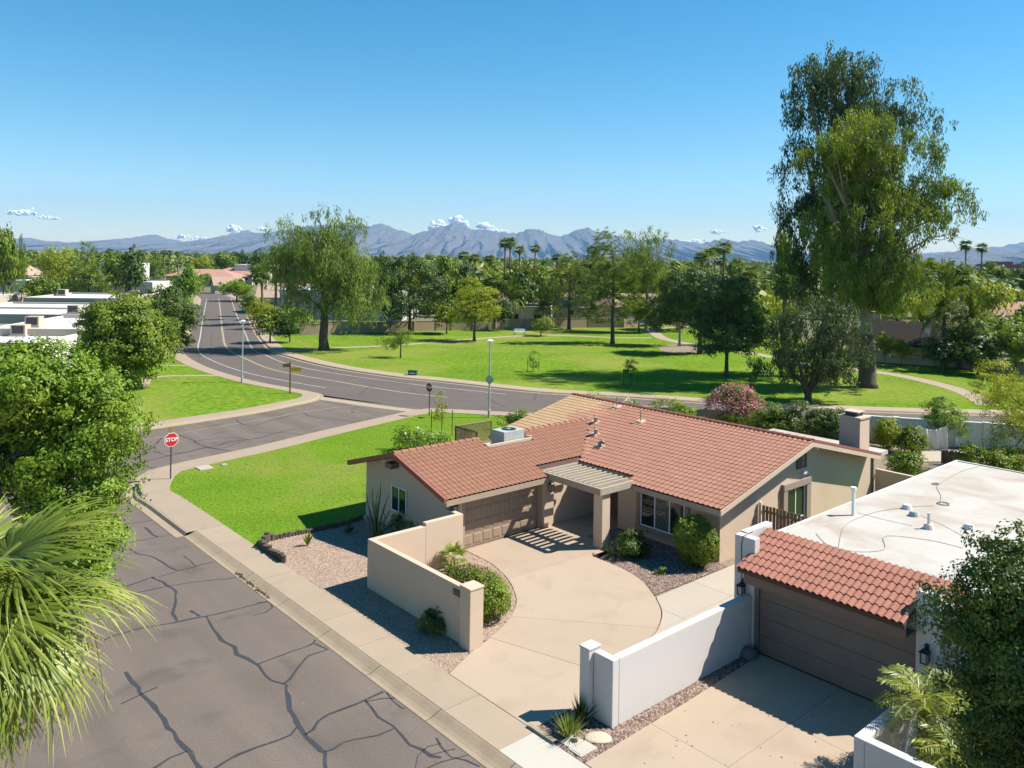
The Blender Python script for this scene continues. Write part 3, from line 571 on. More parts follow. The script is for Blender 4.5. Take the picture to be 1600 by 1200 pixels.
# ---- roof tile, one S-shaped piece
def tile_arrays(w, L, h=0.07, lift=None, th=None):
    lift = lift or (0.026 if h > 0.06 else 0.018); th = th or (0.026 if h > 0.06 else 0.016)
    px_ = [0,0.12,0.26,0.42,0.64,0.86,1.0]; pz = [0.25,0.0,0.10,0.66,1.0,0.66,0.22]
    top0 = [(x*w, 0.0, z*h+lift) for x,z in zip(px_,pz)]
    V = top0 + [(x*w, L, z*h) for x,z in zip(px_,pz)] + top0 + [(x*w, 0.003, z*h+lift-th) for x,z in zip(px_,pz)]
    F = [(i,i+1,8+i,7+i) for i in range(6)] + [(21+i,22+i,15+i,14+i) for i in range(6)]
    return np.array(V), np.array(F)
def tile_field(plane, cells, w, ex, slope_dir, ang, mat_name):
    """matrices (local house frame) for tiles whose lower-left corner sits at each cell"""
    out = []
    ca, sa = math.cos(ang), math.sin(ang)
    for (s,t) in cells:
        jz = random.uniform(-0.002,0.002); jr = random.gauss(0,0.004)
        z = plane(s,t)+0.045+jz
        if slope_dir == '+t': cx, cy_, cn = (1,0,0),(0,ca,sa),(0,-sa,ca)
        elif slope_dir == '-s': cx, cy_, cn = (0,1,0),(-ca,0,sa),(sa,0,ca)
        elif slope_dir == '-t': cx, cy_, cn = (-1,0,0),(0,-ca,sa),(0,sa,ca)
        m = Matrix(((cx[0],cy_[0],cn[0],s),(cx[1],cy_[1],cn[1],t),(cx[2],cy_[2],cn[2],z),(0,0,0,1))) @ Matrix.Rotation(jr,4,'Z')
        out.append((m, mat_name))
    return out
def place_tiles(root_parent, o, fields, w, L, n_parts, stuff_label, h=0.07):
    hd = h if isinstance(h,dict) else None
    V, F = tile_arrays(w, L, 0.03 if hd else h)
    meshes = {}
    tiles = [x for f in fields for x in f]
    def dist(m):
        p = st(m[0][3], m[1][3]); return math.hypot(p[0],p[1])
    tiles.sort(key=lambda x: dist(x[0]))
    off = Matrix.Translation((-o[0],-o[1],-o[2]))
    for i,(m,mt) in enumerate(tiles[:n_parts]):
        if mt not in meshes:
            V = tile_arrays(w, L, hd[mt])[0] if hd else V
            me = bpy.data.meshes.new('tile'); me.from_pydata([tuple(v) for v in V],[],[tuple(int(k) for k in f) for f in F]); me.materials.append(M[mt])
            for p in me.polygons: p.use_smooth = p.index < 6
            meshes[mt] = me
        ob = bpy.data.objects.new('tile', meshes[mt]); COL.objects.link(ob); ob.parent = root_parent; ob.matrix_local = off @ m
    for mt in sorted({x[1] for x in tiles[n_parts:]}):
        V = tile_arrays(w, L, hd[mt])[0] if hd else V
        ms = np.array([np.array(off @ x[0]) for x in tiles[n_parts:] if x[1]==mt]); n = len(ms)
        Vh = np.c_[V,np.ones(len(V))]; W = np.einsum('nij,vj->nvi', ms, Vh)[...,:3].reshape(-1,3)
        FF = (F[None]+len(V)*np.arange(n)[:,None,None]).reshape(-1,4)
        ob = nmesh('roof_tiles', W, FF, M[mt], root_parent, rnd=np.repeat(np.random.default_rng(3).random(n),len(F))); ob['kind'] = 'stuff'; ob['label'] = stuff_label
def roofslab(mb, poly, zf, th):
    n = len(poly); a = sum(poly[i][0]*poly[(i+1)%n][1]-poly[(i+1)%n][0]*poly[i][1] for i in range(n))
    if a < 0: poly = poly[::-1]
    mb.add([(p[0],p[1],zf(*p)-th) for p in poly]+[(p[0],p[1],zf(*p)) for p in poly],
           [tuple(range(n))[::-1], tuple(range(n,2*n))]+[(i,(i+1)%n,n+(i+1)%n,n+i) for i in range(n)])
def ridge_caps(parent, o, a, b, r, mat, step=0.38):
    a, b = Vector(a), Vector(b); d = (b-a); n = max(1,int(d.length/step)); d.normalize(); side = d.cross(Vector((0,0,1))).normalized()
    mb = MB(); L = (b-a).length/n; ring0=[]; ring1=[]
    for k in range(7):
        an = math.pi*k/6; ring0.append((0, math.cos(an)*r*1.06, math.sin(an)*r*0.85+0.012)); ring1.append((L*1.08, math.cos(an)*r*0.9, math.sin(an)*r*0.72))
    me = bpy.data.meshes.new('ridge_tile')
    me.from_pydata(ring0+ring1+[(p[0]+0.002,p[1]*0.85,p[2]*0.8-0.02) for p in ring0], [], [(i,i+1,8+i,7+i) for i in range(6)]+[(14+i,15+i,i+1,i) for i in range(6)]); me.materials.append(mat)
    for i in range(n):
        p = a+d*(L*i); m = Matrix(((d.x,-side.x,0,p.x-o[0]),(d.y,-side.y,0,p.y-o[1]),(0,0,1,p.z-o[2]),(0,0,0,1)))
        ob = bpy.data.objects.new('ridge_tile', me); COL.objects.link(ob); ob.parent = parent; ob.matrix_local = m

O = (-26.0, 28.0, 0.0)
house = thing('ranch_house', 'tan stucco ranch house with terracotta tile roof and attached garage wing', 'house', st(O[0],O[1],0), ST_ROT)
W_FRONT, W_GAB = -26.8, 20.25                 # garage door wall (s), street gable wall (t)
W_EAVE, W_RIDGE, W_BACK = -26.2, -30.05, -33.9
wing_z = lambda s,t: 2.60+0.29*(W_EAVE-s)
wing_back_z = lambda s,t: wing_z(W_RIDGE,t)-0.29*(W_RIDGE-s)
M_EAVE, M_RIDGE, M_BACK, M_R, M_L = 27.42, 34.57, 41.4, -18.5, -33.7
main_z = lambda s,t: 2.61+0.2405*(t-M_EAVE)
main_back_z = lambda s,t: main_z(0,M_RIDGE)-0.2405*(t-M_RIDGE)
# ---- walls
mb = MB(*O)
def gable_t(t0,t1,s0,s1,zf,sm):              # wall across s with a peak at sm
    p = [(s0,0.0),(s1,0.0),(s1,zf(s1)),(sm,zf(sm)),(s0,zf(s0))]
    mb.add([(s,t0,z) for s,z in p]+[(s,t1,z) for s,z in p], [(0,1,2,3,4),(9,8,7,6,5)]+[(i,5+i,5+(i+1)%5,(i+1)%5) for i in range(5)])
gable_t(W_GAB,W_GAB+0.2,-33.3,W_FRONT,lambda s: (wing_z(s,0) if s>W_RIDGE else wing_back_z(s,0))-0.13, W_RIDGE)
mb.box(W_FRONT-0.2,W_FRONT,W_GAB+0.2,21.08,0,2.62); mb.box(W_FRONT-0.2,W_FRONT,21.08,25.42,2.30,2.62); mb.box(W_FRONT-0.2,W_FRONT,25.42,30.0,0,2.66)
mb.box(-33.3,-33.1,W_GAB+0.2,28.4,0,2.6)
mb.box(W_FRONT,-24.65,29.6,29.8,0,2.85); mb.box(-24.65,-24.45,28.36,29.8,0,2.62)
mb.box(-24.45,-19.15,28.36,28.56,0,2.68)
tz = lambda t: (main_z(0,t) if t<M_RIDGE else main_back_z(0,t))-0.13
p = [(28.56,0.0),(41.98-0.9,0.0),(41.08,tz(41.08)),(M_RIDGE,tz(M_RIDGE)),(28.56,tz(28.56))]
for s0,s1 in ((-19.35,-19.15),(-33.2,-33.0)):
    mb.add([(s0,t,z) for t,z in p]+[(s1,t,z) for t,z in p], [(4,3,2,1,0),(5,6,7,8,9)]+[(i,(i+1)%5,5+(i+1)%5,5+i) for i in range(5)])
mb.box(-19.35,-19.15,41.08,41.98,0,2.56)
mb.box(-33.0,-19.35,40.9,41.08,0,2.6)
mb.box(-33.2,-33.0,28.4,28.56,0,2.6)
wall = mb.build('wall', M['stucco'], house)
mb = MB(*O); mb.box(-27.15,-26.62,25.56,26.16,0,2.42); mb.build('column', M['stucco'], house, bevel=0.015)
# ---- roof decks
mb = MB(*O)
roofslab(mb, [(M_L,M_RIDGE),(M_R,M_RIDGE),(M_R,M_EAVE),(-23.5,M_EAVE),(-23.5,28.1),(-26.8,28.1),(M_L,28.1)], main_z, 0.13)
roofslab(mb, [(M_L,M_RIDGE),(M_R,M_RIDGE),(M_R,M_BACK),(M_L,M_BACK)], main_back_z, 0.13)
WELL0, WELL1, WELL_S = 24.35, 27.15, -29.30
roofslab(mb, [(W_EAVE,19.65),(W_EAVE,25.5),(-26.85,25.5),(-26.85,28.45),(W_RIDGE,32.1),(W_RIDGE,WELL1),(WELL_S,WELL1),(WELL_S,WELL0),(W_RIDGE,WELL0),(W_RIDGE,19.65)], wing_z, 0.13)
roofslab(mb, [(W_RIDGE,19.65),(W_RIDGE,WELL0),(W_BACK,WELL0),(W_BACK,19.65)], wing_back_z, 0.13)
roofslab(mb, [(W_RIDGE,WELL1),(W_RIDGE,32.1),(-31.0,31.4),(-31.0,WELL1)], wing_back_z, 0.13)
roof = mb.build('roof', M['underlay'], house)
mb = MB(*O); mb.box(-32.3,WELL_S-0.08,WELL0+0.01,WELL1-0.01,2.72,2.95); mb.box(-32.3,-31.05,WELL1,30.0,2.72,2.95); mb.build('flat_roof', M['white_roof'], house)
mb = MB(*O); mb.box(WELL_S-0.07,WELL_S+0.05,WELL0,WELL1,3.06,wing_z(WELL_S,0)+0.10); mb.box(W_RIDGE-0.05,WELL_S,WELL0-0.06,WELL0+0.03,3.06,wing_z(WELL_S,0)+0.16); mb.box(W_RIDGE-0.05,WELL_S,WELL1-0.03,WELL1+0.06,3.06,wing_z(WELL_S,0)+0.16); mb.build('roof_curb', M['stucco'], house)
# ---- fascias
mb = MB(*O)
zE = 2.60
mb.box(W_EAVE,W_EAVE+0.04,19.66,25.5,zE-0.24,zE-0.01); mb.box(-26.9,-26.79,25.55,28.1,zE-0.06,zE+0.17)
mb.box(-23.5,M_R,M_EAVE-0.04,M_EAVE,2.61-0.24,2.61-0.01); mb.box(-26.85,-23.54,28.03,28.07,2.53,2.76); mb.box(-23.54,-23.50,M_EAVE-0.04,28.07,2.40,2.62)
mb.build('fascia', M['trim'], house)
mb = MB(*O)
def rake_t(t0,t1,s0,s1,zf,lo,hi): mb.add([(s0,t0,zf(s0,0)+lo),(s1,t0,zf(s1,0)+lo),(s1,t1,zf(s1,0)+lo),(s0,t1,zf(s0,0)+lo),(s0,t0,zf(s0,0)+hi),(s1,t0,zf(s1,0)+hi),(s1,t1,zf(s1,0)+hi),(s0,t1,zf(s0,0)+hi)],[(3,2,1,0),(4,5,6,7),(0,1,5,4),(1,2,6,5),(2,3,7,6),(3,0,4,7)])
rake_t(19.55,19.648,W_RIDGE,W_EAVE+0.04,wing_z,-0.10,0.11); rake_t(19.55,19.648,W_BACK,W_RIDGE,wing_back_z,-0.10,0.11)
mb.build('barge_board', M['barge'], house)
mb = MB(*O)
def rake_s(s0,s1,t0,t1,zf,lo,hi): mb.add([(s0,t0,zf(0,t0)+lo),(s1,t0,zf(0,t0)+lo),(s1,t1,zf(0,t1)+lo),(s0,t1,zf(0,t1)+lo),(s0,t0,zf(0,t0)+hi),(s1,t0,zf(0,t0)+hi),(s1,t1,zf(0,t1)+hi),(s0,t1,zf(0,t1)+hi)],[(3,2,1,0),(4,5,6,7),(0,1,5,4),(1,2,6,5),(2,3,7,6),(3,0,4,7)])
rake_s(M_R+0.002,M_R+0.05,M_EAVE-0.04,M_RIDGE,main_z,-0.22,-0.01); rake_s(M_R+0.002,M_R+0.05,M_RIDGE,M_BACK,main_back_z,-0.22,-0.01)
mb.build('rake_board', M['stucco'], house)
mb = MB(*O); rake_s(M_R-0.10,M_R+0.06,M_RIDGE,M_BACK+0.02,main_back_z,0.0,0.13); mb.build('barge_board', M['barge'], house)
mb = MB(*O); mb.box(-19.1,M_R-0.01,M_RIDGE+0.45,M_RIDGE+0.58,main_z(0,M_RIDGE)-0.46,main_z(0,M_RIDGE)-0.28); mb.build('ridge_beam', M['house_white'], house)
# ---- tiles
TW, TL, TE = 0.25, 0.38, 0.335
cells_main = []; ca = math.cos(math.atan(0.2405)); i = 0
while M_EAVE-0.05+i*TE*ca < M_RIDGE-0.15:
    t = M_EAVE-0.05+i*TE*ca; j = 0
    while M_L+j*TW < M_R-0.05:
        s = M_L+j*TW; ok = True
        if s < -23.55 and t < 28.0: ok = False
        zw = wing_z(s,t) if s > W_RIDGE else wing_back_z(s,t)
        if -31.1 < s < -26.6 and main_z(s+TW*0.5,t+0.1) < zw-0.06 : ok = False
        if s <= -31.1 and t < 28.2: ok = False
        if ok: cells_main.append((s,t))
        j += 1
    i += 1
cells_wing = []; cw = math.cos(math.atan(0.29)); i = 0
while W_EAVE+0.05-i*TE*cw > W_RIDGE+0.12:
    s = W_EAVE+0.05-i*TE*cw; j = 0
    while 19.66+j*TW < 32.0:
        t = 19.66+j*TW
        ok = main_z(s,t) < wing_z(s,t)+0.13
        if t > 25.4 and s > -26.8: ok = False
        if WELL0-0.12 < t < WELL1 and s < WELL_S+0.3: ok = False
        if ok: cells_wing.append((s,t))
        j += 1
    i += 1
cells_back = []; i = 0
while W_BACK-0.02+i*TE*cw < W_RIDGE-0.1:
    i += 1
def paleness(s,t): return (-28.9-s)+1.1*math.sin(t*0.9+0.6)+0.5*math.sin(t*2.3+s)+random.uniform(-0.5,0.5)
tile_tones = {'tile':[], 'tile_half_tan':[], 'tile_yellow_tan':[]}  # tiles turn paler and tanner towards the left end, with an uneven edge
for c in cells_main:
    k = paleness(*c); tile_tones['tile_yellow_tan' if k > 1.4 else 'tile_half_tan' if k > 0.1 else 'tile'].append(c)
fields = [tile_field(main_z, tile_tones[k], TW, TE, '+t', math.atan(0.2405), k) for k in tile_tones] + [ tile_field(wing_z, cells_wing, TW, TE, '-s', math.atan(0.29), 'tile_wing')]
place_tiles(roof, O, fields, TW, TL, 300, 'clay roof tiles of the upper and farther slopes', {'tile':0.036,'tile_yellow_tan':0.036,'tile_half_tan':0.036,'tile_wing':0.045})
ridge_caps(roof, O, (M_R,M_RIDGE,main_z(0,M_RIDGE)+0.02), (M_L,M_RIDGE,main_z(0,M_RIDGE)+0.02), 0.15, M['barge'])
ridge_caps(roof, O, (W_RIDGE,19.6,wing_z(W_RIDGE,0)+0.03), (W_RIDGE,WELL0,wing_z(W_RIDGE,0)+0.03), 0.15, M['tile_wing'])
ridge_caps(roof, O, (W_RIDGE,WELL1,wing_z(W_RIDGE,0)+0.03), (W_RIDGE,32.2,wing_z(W_RIDGE,0)+0.03), 0.15, M['tile_wing'])
# ---- roof vents
for u,v,kind in ((929,662,1),(929,681,1),(937,700,2),(1001,661,3),(964,638,3)):
    x,y = unroll(u,v); best = None
    for k in np.linspace(30,60,3000):
        pX,pY,pZ = x/FOC*k, k, CAM_H-y*k/FOC; s_,t_2 = to_st((pX,pY))
        if pZ <= main_z(s_,t_2): best = (s_,t_2,main_z(s_,t_2)); break
    s_,t_2,z_ = best; v_ = thing_part('roof_vent', house)
    mb = MB(*O)
    mb.hexa([(s_-0.22,t_2-0.2,z_-0.01),(s_+0.22,t_2-0.2,z_-0.01),(s_+0.22,t_2+0.2,z_+0.08),(s_-0.22,t_2+0.2,z_+0.08),(s_-0.2,t_2-0.18,z_+0.085),(s_+0.2,t_2-0.18,z_+0.085),(s_+0.2,t_2+0.18,z_+0.17),(s_-0.2,t_2+0.18,z_+0.17)])
    mb.build('flashing', M['stucco'], v_)
    mb = MB(*O)
    if kind == 2: mb.tube([(s_,t_2,z_+0.05),(s_,t_2,z_+0.26),(s_+0.14,t_2+0.04,z_+0.34),(s_+0.26,t_2+0.08,z_+0.27)],0.10,8)
    else: mb.tube([(s_,t_2,z_+0.05),(s_,t_2,z_+(0.62 if kind==3 else 0.48))],0.035,8)
    if kind == 1: mb.tube([(s_+0.1,t_2,z_+0.1),(s_+0.1,t_2,z_+0.32),(s_+0.1,t_2,z_+0.36)],[0.11,0.11,0.15],10)
    mb.build('pipe', M['trim'], v_)
# ---- garage door
fd = Face('+s', W_FRONT-0.14)
gd = thing_part('garage_door', house)
mb = MB(*O); fd.box(mb,21.1,25.4,Z0-0.02,2.32,-0.05,0.0); mb.build('door_leaf', M['garage_door'], gd)
pw = 4.3/8
for r in range(4):
    for c in range(8):
        mb = MB(*O); a = 21.1+c*pw+0.045; z = Z0+0.02+r*0.535+0.045
        mb.hexa([(fd.b+0.001,a,z),(fd.b+0.001,a+pw-0.09,z),(fd.b+0.001,a+pw-0.09,z+0.445),(fd.b+0.001,a,z+0.445),(fd.b+0.02,a+0.05,z+0.05),(fd.b+0.02,a+pw-0.14,z+0.05),(fd.b+0.02,a+pw-0.14,z+0.395),(fd.b+0.02,a+0.05,z+0.395)])
        mb.build('door_panel', M['garage_door'], gd)
for r in range(1,4):
    mb = MB(*O); fd.box(mb,21.1,25.4,Z0+r*0.535+0.012,Z0+r*0.535+0.024,0.001,0.004); mb.build('section_joint', M['trim_dark'], gd)
mb = MB(*O)
mb.box(W_FRONT-0.13,W_FRONT+0.03,20.98,21.10,0,2.32); mb.box(W_FRONT-0.13,W_FRONT+0.03,25.40,25.52,0,2.32); mb.box(W_FRONT-0.13,W_FRONT+0.03,20.98,25.52,2.322,2.44)
mb.build('door_frame', M['trim'], house)
mb = MB(*O); mb.box(W_FRONT+0.002,W_FRONT+0.12,20.62,20.74,0,2.36); mb.build('corner_post', M['trim'], house)
lantern_house = []
def house_lantern(s,t,z,sx,sy): l = lantern(house, s-O[0], t-O[1], z, sx, sy)
house_lantern(W_FRONT+0.0,20.42,2.05,1,0); house_lantern(-26.62,25.84,2.02,1,0)
# ---- street gable: window and flood light
fg = Face('-t', W_GAB)
add_window(fg, O, house, -31.05,-29.85,0.95,2.10,2,0.05,False)
mb = MB(*O); mb.box(-31.05,-30.55,W_GAB-0.42,W_GAB-0.02,2.93,3.16); mb.build('flood_light_box', M['trim_dark'], house)
mb = MB(*O); mb.tube([(-31.12,W_GAB-0.3,3.18),(-31.2,W_GAB-0.45,3.24)],[0.05,0.09],8); mb.build('flood_light', M['white_paint'], house)
# ---- front window with shutters, surround
ff = Face('-t', 28.36)
mb = MB(*O); ff.box(mb,-23.5,-20.65,2.14,2.32,0.003,0.14); ff.box(mb,-23.5,-20.65,0.42,0.60,0.003,0.16); ff.box(mb,-23.5,-23.3,0.603,2.137,0.003,0.10); ff.box(mb,-20.85,-20.65,0.603,2.137,0.003,0.10)
mb.build('window_surround', M['surround'], house)
add_window(ff, O, house, -23.28,-20.87,0.615,2.13,3,0.06,True)
mb = MB(*O); ff.box(mb,-24.4,-19.2,0.0,0.32,0.002,0.03); mb.build('plinth', M['stucco'], house)
# ---- entry door
fe = Face('-t', 29.6); ed = thing_part('entry_door', house)
mb = MB(*O); fe.box(mb,-26.1,-25.1,Z0,2.2,0.003,0.06); mb.build('door_leaf', M['trim_dark'], ed)
mb = MB(*O); mb.tube([(-25.25,29.5,1.1),(-25.25,29.46,1.1)],0.035,8); mb.build('handle', M['metal_grey'], ed)
mb = MB(*O); fe.box(mb,-26.22,-26.11,Z0,2.32,0.002,0.08); fe.box(mb,-25.09,-24.98,Z0,2.32,0.002,0.08); fe.box(mb,-26.105,-25.095,2.21,2.32,0.002,0.08); mb.build('door_frame', M['trim'], ed)
# ---- right gable: window with raised surround, louvre vent, light, downspout
fr = Face('+s', -19.15)
mb = MB(*O); fr.box(mb,33.02,33.36,0.55,2.22,0.002,0.16); fr.box(mb,35.05,35.40,0.55,2.22,0.002,0.16); fr.box(mb,33.02,35.40,2.222,2.5,0.002,0.18); mb.build('window_surround', M['surround'], house)
add_window(fr, O, house, 33.38,35.03,0.75,2.20,2,0.05,False)
lv = thing_part('gable_vent', house)
mb = MB(*O); fr.box(mb,34.30,35.20,2.98,3.62,0.001,0.012); mb.build('vent_back', M['black'], lv)
for k in range(9):
    mb = MB(*O); z = 3.0+k*0.068; mb.add([(-19.14,34.33,z),(-19.14,35.17,z),(-19.08,35.17,z-0.02),(-19.08,34.33,z-0.02),(-19.14,34.33,z+0.05),(-19.14,35.17,z+0.05),(-19.10,35.17,z+0.03),(-19.10,34.33,z+0.03)],[(3,2,1,0),(4,5,6,7),(0,1,5,4),(1,2,6,5),(2,3,7,6),(3,0,4,7)])
    mb.build('louvre', M['trim_dark'], lv)
mb = MB(*O); fr.box(mb,34.72,34.80,2.98,3.62,0.012,0.09); mb.build('vent_mullion', M['trim'], lv)
mb = MB(*O); mb.tube([(-19.14,34.85,2.72),(-19.02,34.85,2.74),(-18.95,34.78,2.80)],[0.06,0.03,0.08],8); mb.tube([(-19.05,34.9,2.74),(-18.98,35.02,2.82)],[0.03,0.08],8); mb.build('security_light', M['white_paint'], house)
mb = MB(*O); fr.box(mb,41.86,41.97,0.1,2.60,0.003,0.09); mb.build('downspout', M['trim_dark'], house)
# ---- chimney
ch = thing_part('chimney', house)
mb = MB(*O); mb.box(-20.5,-19.40,41.04,42.10,0.0,4.40); mb.build('stack', M['stucco'], ch)
mb = MB(*O); mb.box(-20.56,-19.34,40.98,42.16,4.402,4.48); mb.build('crown', M['stucco'], ch)
mb = MB(*O); mb.box(-20.3,-19.65,41.25,41.9,4.482,4.66); mb.build('flue', M['metal_dark'], ch)
mb = MB(*O); mb.box(-20.38,-19.57,41.17,41.98,4.68,4.73); mb.build('flue_cap', M['boulder'], ch)
mb = MB(*O); mb.box(-25.6,-20.52,41.45,43.2,2.42,2.62); mb.box(-20.518,-18.9,42.18,43.2,2.42,2.62); mb.build('patio_roof', M['white_roof'], house)
mb = MB(*O)
for s_ in (-25.3,-22.8,-20.8): mb.box(s_-0.1,s_+0.1,42.9,43.1,0.1,2.42)
mb.build('patio_posts', M['stucco'], house)
# ---- pergola over the entry court
pg = thing_part('pergola', house)
mb = MB(*O); mb.box(-23.62,-23.12,25.60,26.10,0.1,2.48); mb.build('post', M['stucco'], pg, bevel=0.02)
mb = MB(*O); mb.box(-26.60,-23.0,25.34,25.46,2.50,2.78); mb.build('beam', M['trim'], pg)
mb = MB(*O); mb.box(-23.12,-23.0,25.462,27.5,2.50,2.78); mb.build('beam', M['pergola'], pg)
mb = MB(*O); mb.box(-26.6,-23.122,26.35,26.55,2.46,2.62); mb.build('beam', M['pergola'], pg)
for k in range(11):
    s_ = -26.62+k*0.315; mb = MB(*O); mb.box(s_-0.045,s_+0.045,25.462,27.62,2.622,2.80)
    mb.build('slat', M['pergola'], pg, bevel=0.004)
# ---- rooftop unit and lattice screen (things of their own)
ac = thing('air_conditioner', 'grey rooftop air conditioner behind the garage ridge', 'air conditioner', st(-29.9,26.15,2.95), ST_ROT)
mb = MB(); mb.box(-0.47,0.47,-0.65,0.65,0.42,1.08); mb.build('cabinet', M['ac'], ac, bevel=0.015)
mb = MB(); mb.tube([(0.0,0.05,1.075),(0.0,0.05,1.10)],0.36,20); mb.build('fan_grille', M['black'], ac)
mb = MB(); mb.tube([(0.0,0.05,1.101),(0.0,0.05,1.112)],0.10,12); mb.build('fan_hub', M['ac'], ac)
mb = MB(); mb.box(-0.5,0.5,-0.7,0.7,0.0,0.419); mb.build('platform', M['white_roof_far'], ac)
mb = MB(); mb.box(0.471,0.478,-0.55,-0.35,0.6,0.9); mb.build('access_panel', M['shutter'], ac)
mb = MB(); mb.tube([(0.2,0.66,0.6),(0.2,0.9,0.6),(0.2,0.9,0.1)],0.03,6); mb.build('conduit', M['trim'], ac)
ls = thing('lattice_screen', 'brown wooden lattice screen behind the rooftop air conditioner', 'screen', st(-31.9,24.45,2.95), ST_ROT)
def lattice(x0,y0,x1,y1,h):
    L = math.hypot(x1-x0,y1-y0); dx,dy = (x1-x0)/L,(y1-y0)/L
    mb = MB()
    for a,b in (((0,0),(0,h)),((L,0),(L,h)),((0,h),(L,h)),((0,0.03),(L,0.03))): mb.bar((x0+dx*a[0],y0+dy*a[0],a[1]),(x0+dx*b[0],y0+dy*b[0],b[1]),0.06,0.06)
    mb.build('frame', M['fence_wood'], ls)
    k = -h
    while k < L:
        for sg in (0,1):
            a0,a1 = max(k,0),min(k+h,L); z0,z1 = a0-k,a1-k
            if sg: z0,z1 = h-z0,h-z1
            if a1-a0 > 0.05:
                mb = MB(); mb.bar((x0+dx*a0-dy*0.012*(1-2*sg),y0+dy*a0+dx*0.012*(1-2*sg),z0),(x0+dx*a1-dy*0.012*(1-2*sg),y0+dy*a1+dx*0.012*(1-2*sg),z1),0.028,0.028); mb.build('lath', M['fence_wood'], ls)
        k += 0.14
lattice(0,0,0,2.3,1.1); lattice(0,0,1.7,0,1.1)

# ================================================================== STREET WALL, WHITE WALL, GATE
gw = thing('garden_wall', 'tan stucco wall with end pillar between the pavement and the curved driveway', 'wall', st(-23,16,0), ST_ROT)
Og = (-23,16,0)
mb = MB(*Og); mb.box(-26.02,-20.22,15.92,16.14,0,1.93); mb.box(-26.02,-25.80,16.14,18.4,0,1.93); mb.box(-26.02,-25.80,18.4,20.24,0,2.06); mb.box(-25.80,W_FRONT+0.6,20.02,20.24,0,2.06) if False else None
mb.box(-26.8,-26.02,20.02,20.24,0,2.06); mb.build('wall_panel', M['stucco'], gw, bevel=0.02)
mb = MB(*Og); mb.box(-20.24,-19.72,15.80,16.34,0,2.02); mb.build('pillar', M['stucco'], gw, bevel=0.015)
mb = MB(*Og); mb.box(-20.26,-19.70,15.78,16.36,2.022,2.09); mb.build('pillar_cap', M['stucco'], gw, bevel=0.02)
mb = MB(*Og); mb.box(-20.72,-20.34,15.885,15.918,1.60,1.80); mb.build('number_plaque', M['plaque'], gw)
ww = thing('garden_wall', 'white stucco wall with end pillar beside the shaded brown garage door', 'wall', st(-14.2,19,0), ST_ROT)
Ow = (-14.2,19,0)
mb = MB(*Ow); mb.box(-14.36,-14.12,16.40,22.70,0,1.91); mb.build('wall_panel', M['stucco_white'], ww, bevel=0.03)
mb = MB(*Ow); mb.box(-14.80,-14.12,16.15,16.395,0,1.91); mb.build('wall_return', M['stucco_white'], ww, bevel=0.02)
mb = MB(*Ow); mb.box(-15.16,-14.82,15.98,16.42,0,1.96); mb.build('pillar', M['stucco_white'], ww, bevel=0.02)
mb = MB(*Ow); mb.box(-15.18,-14.80,15.96,16.44,1.962,2.02); mb.build('pillar_cap', M['stucco_white'], ww, bevel=0.02)
ft = thing('wooden_gate', 'brown wooden slat fence between the house gable and white roof', 'fence', st(-17,31.2,0), ST_ROT)
Of = (-17,31.2,0)
mb = MB(*Of); mb.box(-19.1,-18.98,31.14,31.26,0.1,2.1); mb.build('post', M['house_white'], ft)
s_ = -18.95
while s_ < -14.8:
    mb = MB(*Of); mb.box(s_,s_+0.13,31.17+random.uniform(0,0.012),31.20,0.2,2.0+random.uniform(-0.015,0.015)); mb.build('slat', M['fence_wood'], ft); s_ += 0.165
mb = MB(*Of); mb.box(-18.95,-14.8,31.215,31.26,0.4,0.5); mb.box(-18.95,-14.8,31.215,31.26,1.7,1.8); mb.build('rail', M['fence_wood'], ft)

# ================================================================== NEIGHBOUR WITH FLAT WHITE ROOF
On = (-11.5, 23.0, 0.0)
nb = thing('flat_roof_house', 'white neighbour house with flat roof and tiled hood over brown garage door', 'house', st(On[0],On[1],0), ST_ROT)
TN = 22.78
mb = MB(*On)
mb.box(-14.30,-14.08,23.2,39.9,0,3.29); mb.box(-14.08,-4.0,39.68,39.9,0,3.42); mb.box(-4.2,-4.0,23.2,39.68,0,3.42); mb.box(-8.55,-4.2,TN+0.3,TN+0.5,0,3.42)
mb.box(-14.02,-9.18,TN,TN+0.2,2.46,2.9)
mb.build('wall', M['stucco_white'], nb)
def parapet(s0,s1):
    mb = MB(*On)
    p = [(TN-0.02,0.0),(23.05,0.0),(23.05,3.68),(TN-0.02,3.66)]
    n = len(p); mb.add([(s0,t,z) for t,z in p]+[(s1,t,z) for t,z in p],[tuple(range(n))[::-1],tuple(range(n,2*n))]+[(i,(i+1)%n,n+(i+1)%n,n+i) for i in range(n)])
    mb.build('end_wall', M['stucco_white'], nb, bevel=0.025)
parapet(-14.80,-14.07); parapet(-9.14,-8.52)
mb = MB(*On); mb.box(-14.80,-14.55,23.06,24.6,0,3.72); mb.build('end_wall', M['stucco_white'], nb, bevel=0.025)
mb = MB(*On); mb.box(-14.35,-3.95,24.21,39.95,3.30,3.46); mb.build('flat_roof', M['white_roof'], nb)
mb = MB(*On); mb.box(-14.38,-14.28,24.31,39.97,3.462,3.50); mb.box(-14.28,-3.95,39.87,39.97,3.462,3.50); mb.build('roof_edge', M['white_roof_far'], nb)
H0, H1, HT0, HT1 = 2.90, 3.58, 22.08, 24.10
hood_z = lambda s,t: H0+(H1-H0)/(HT1-HT0)*(t-HT0)
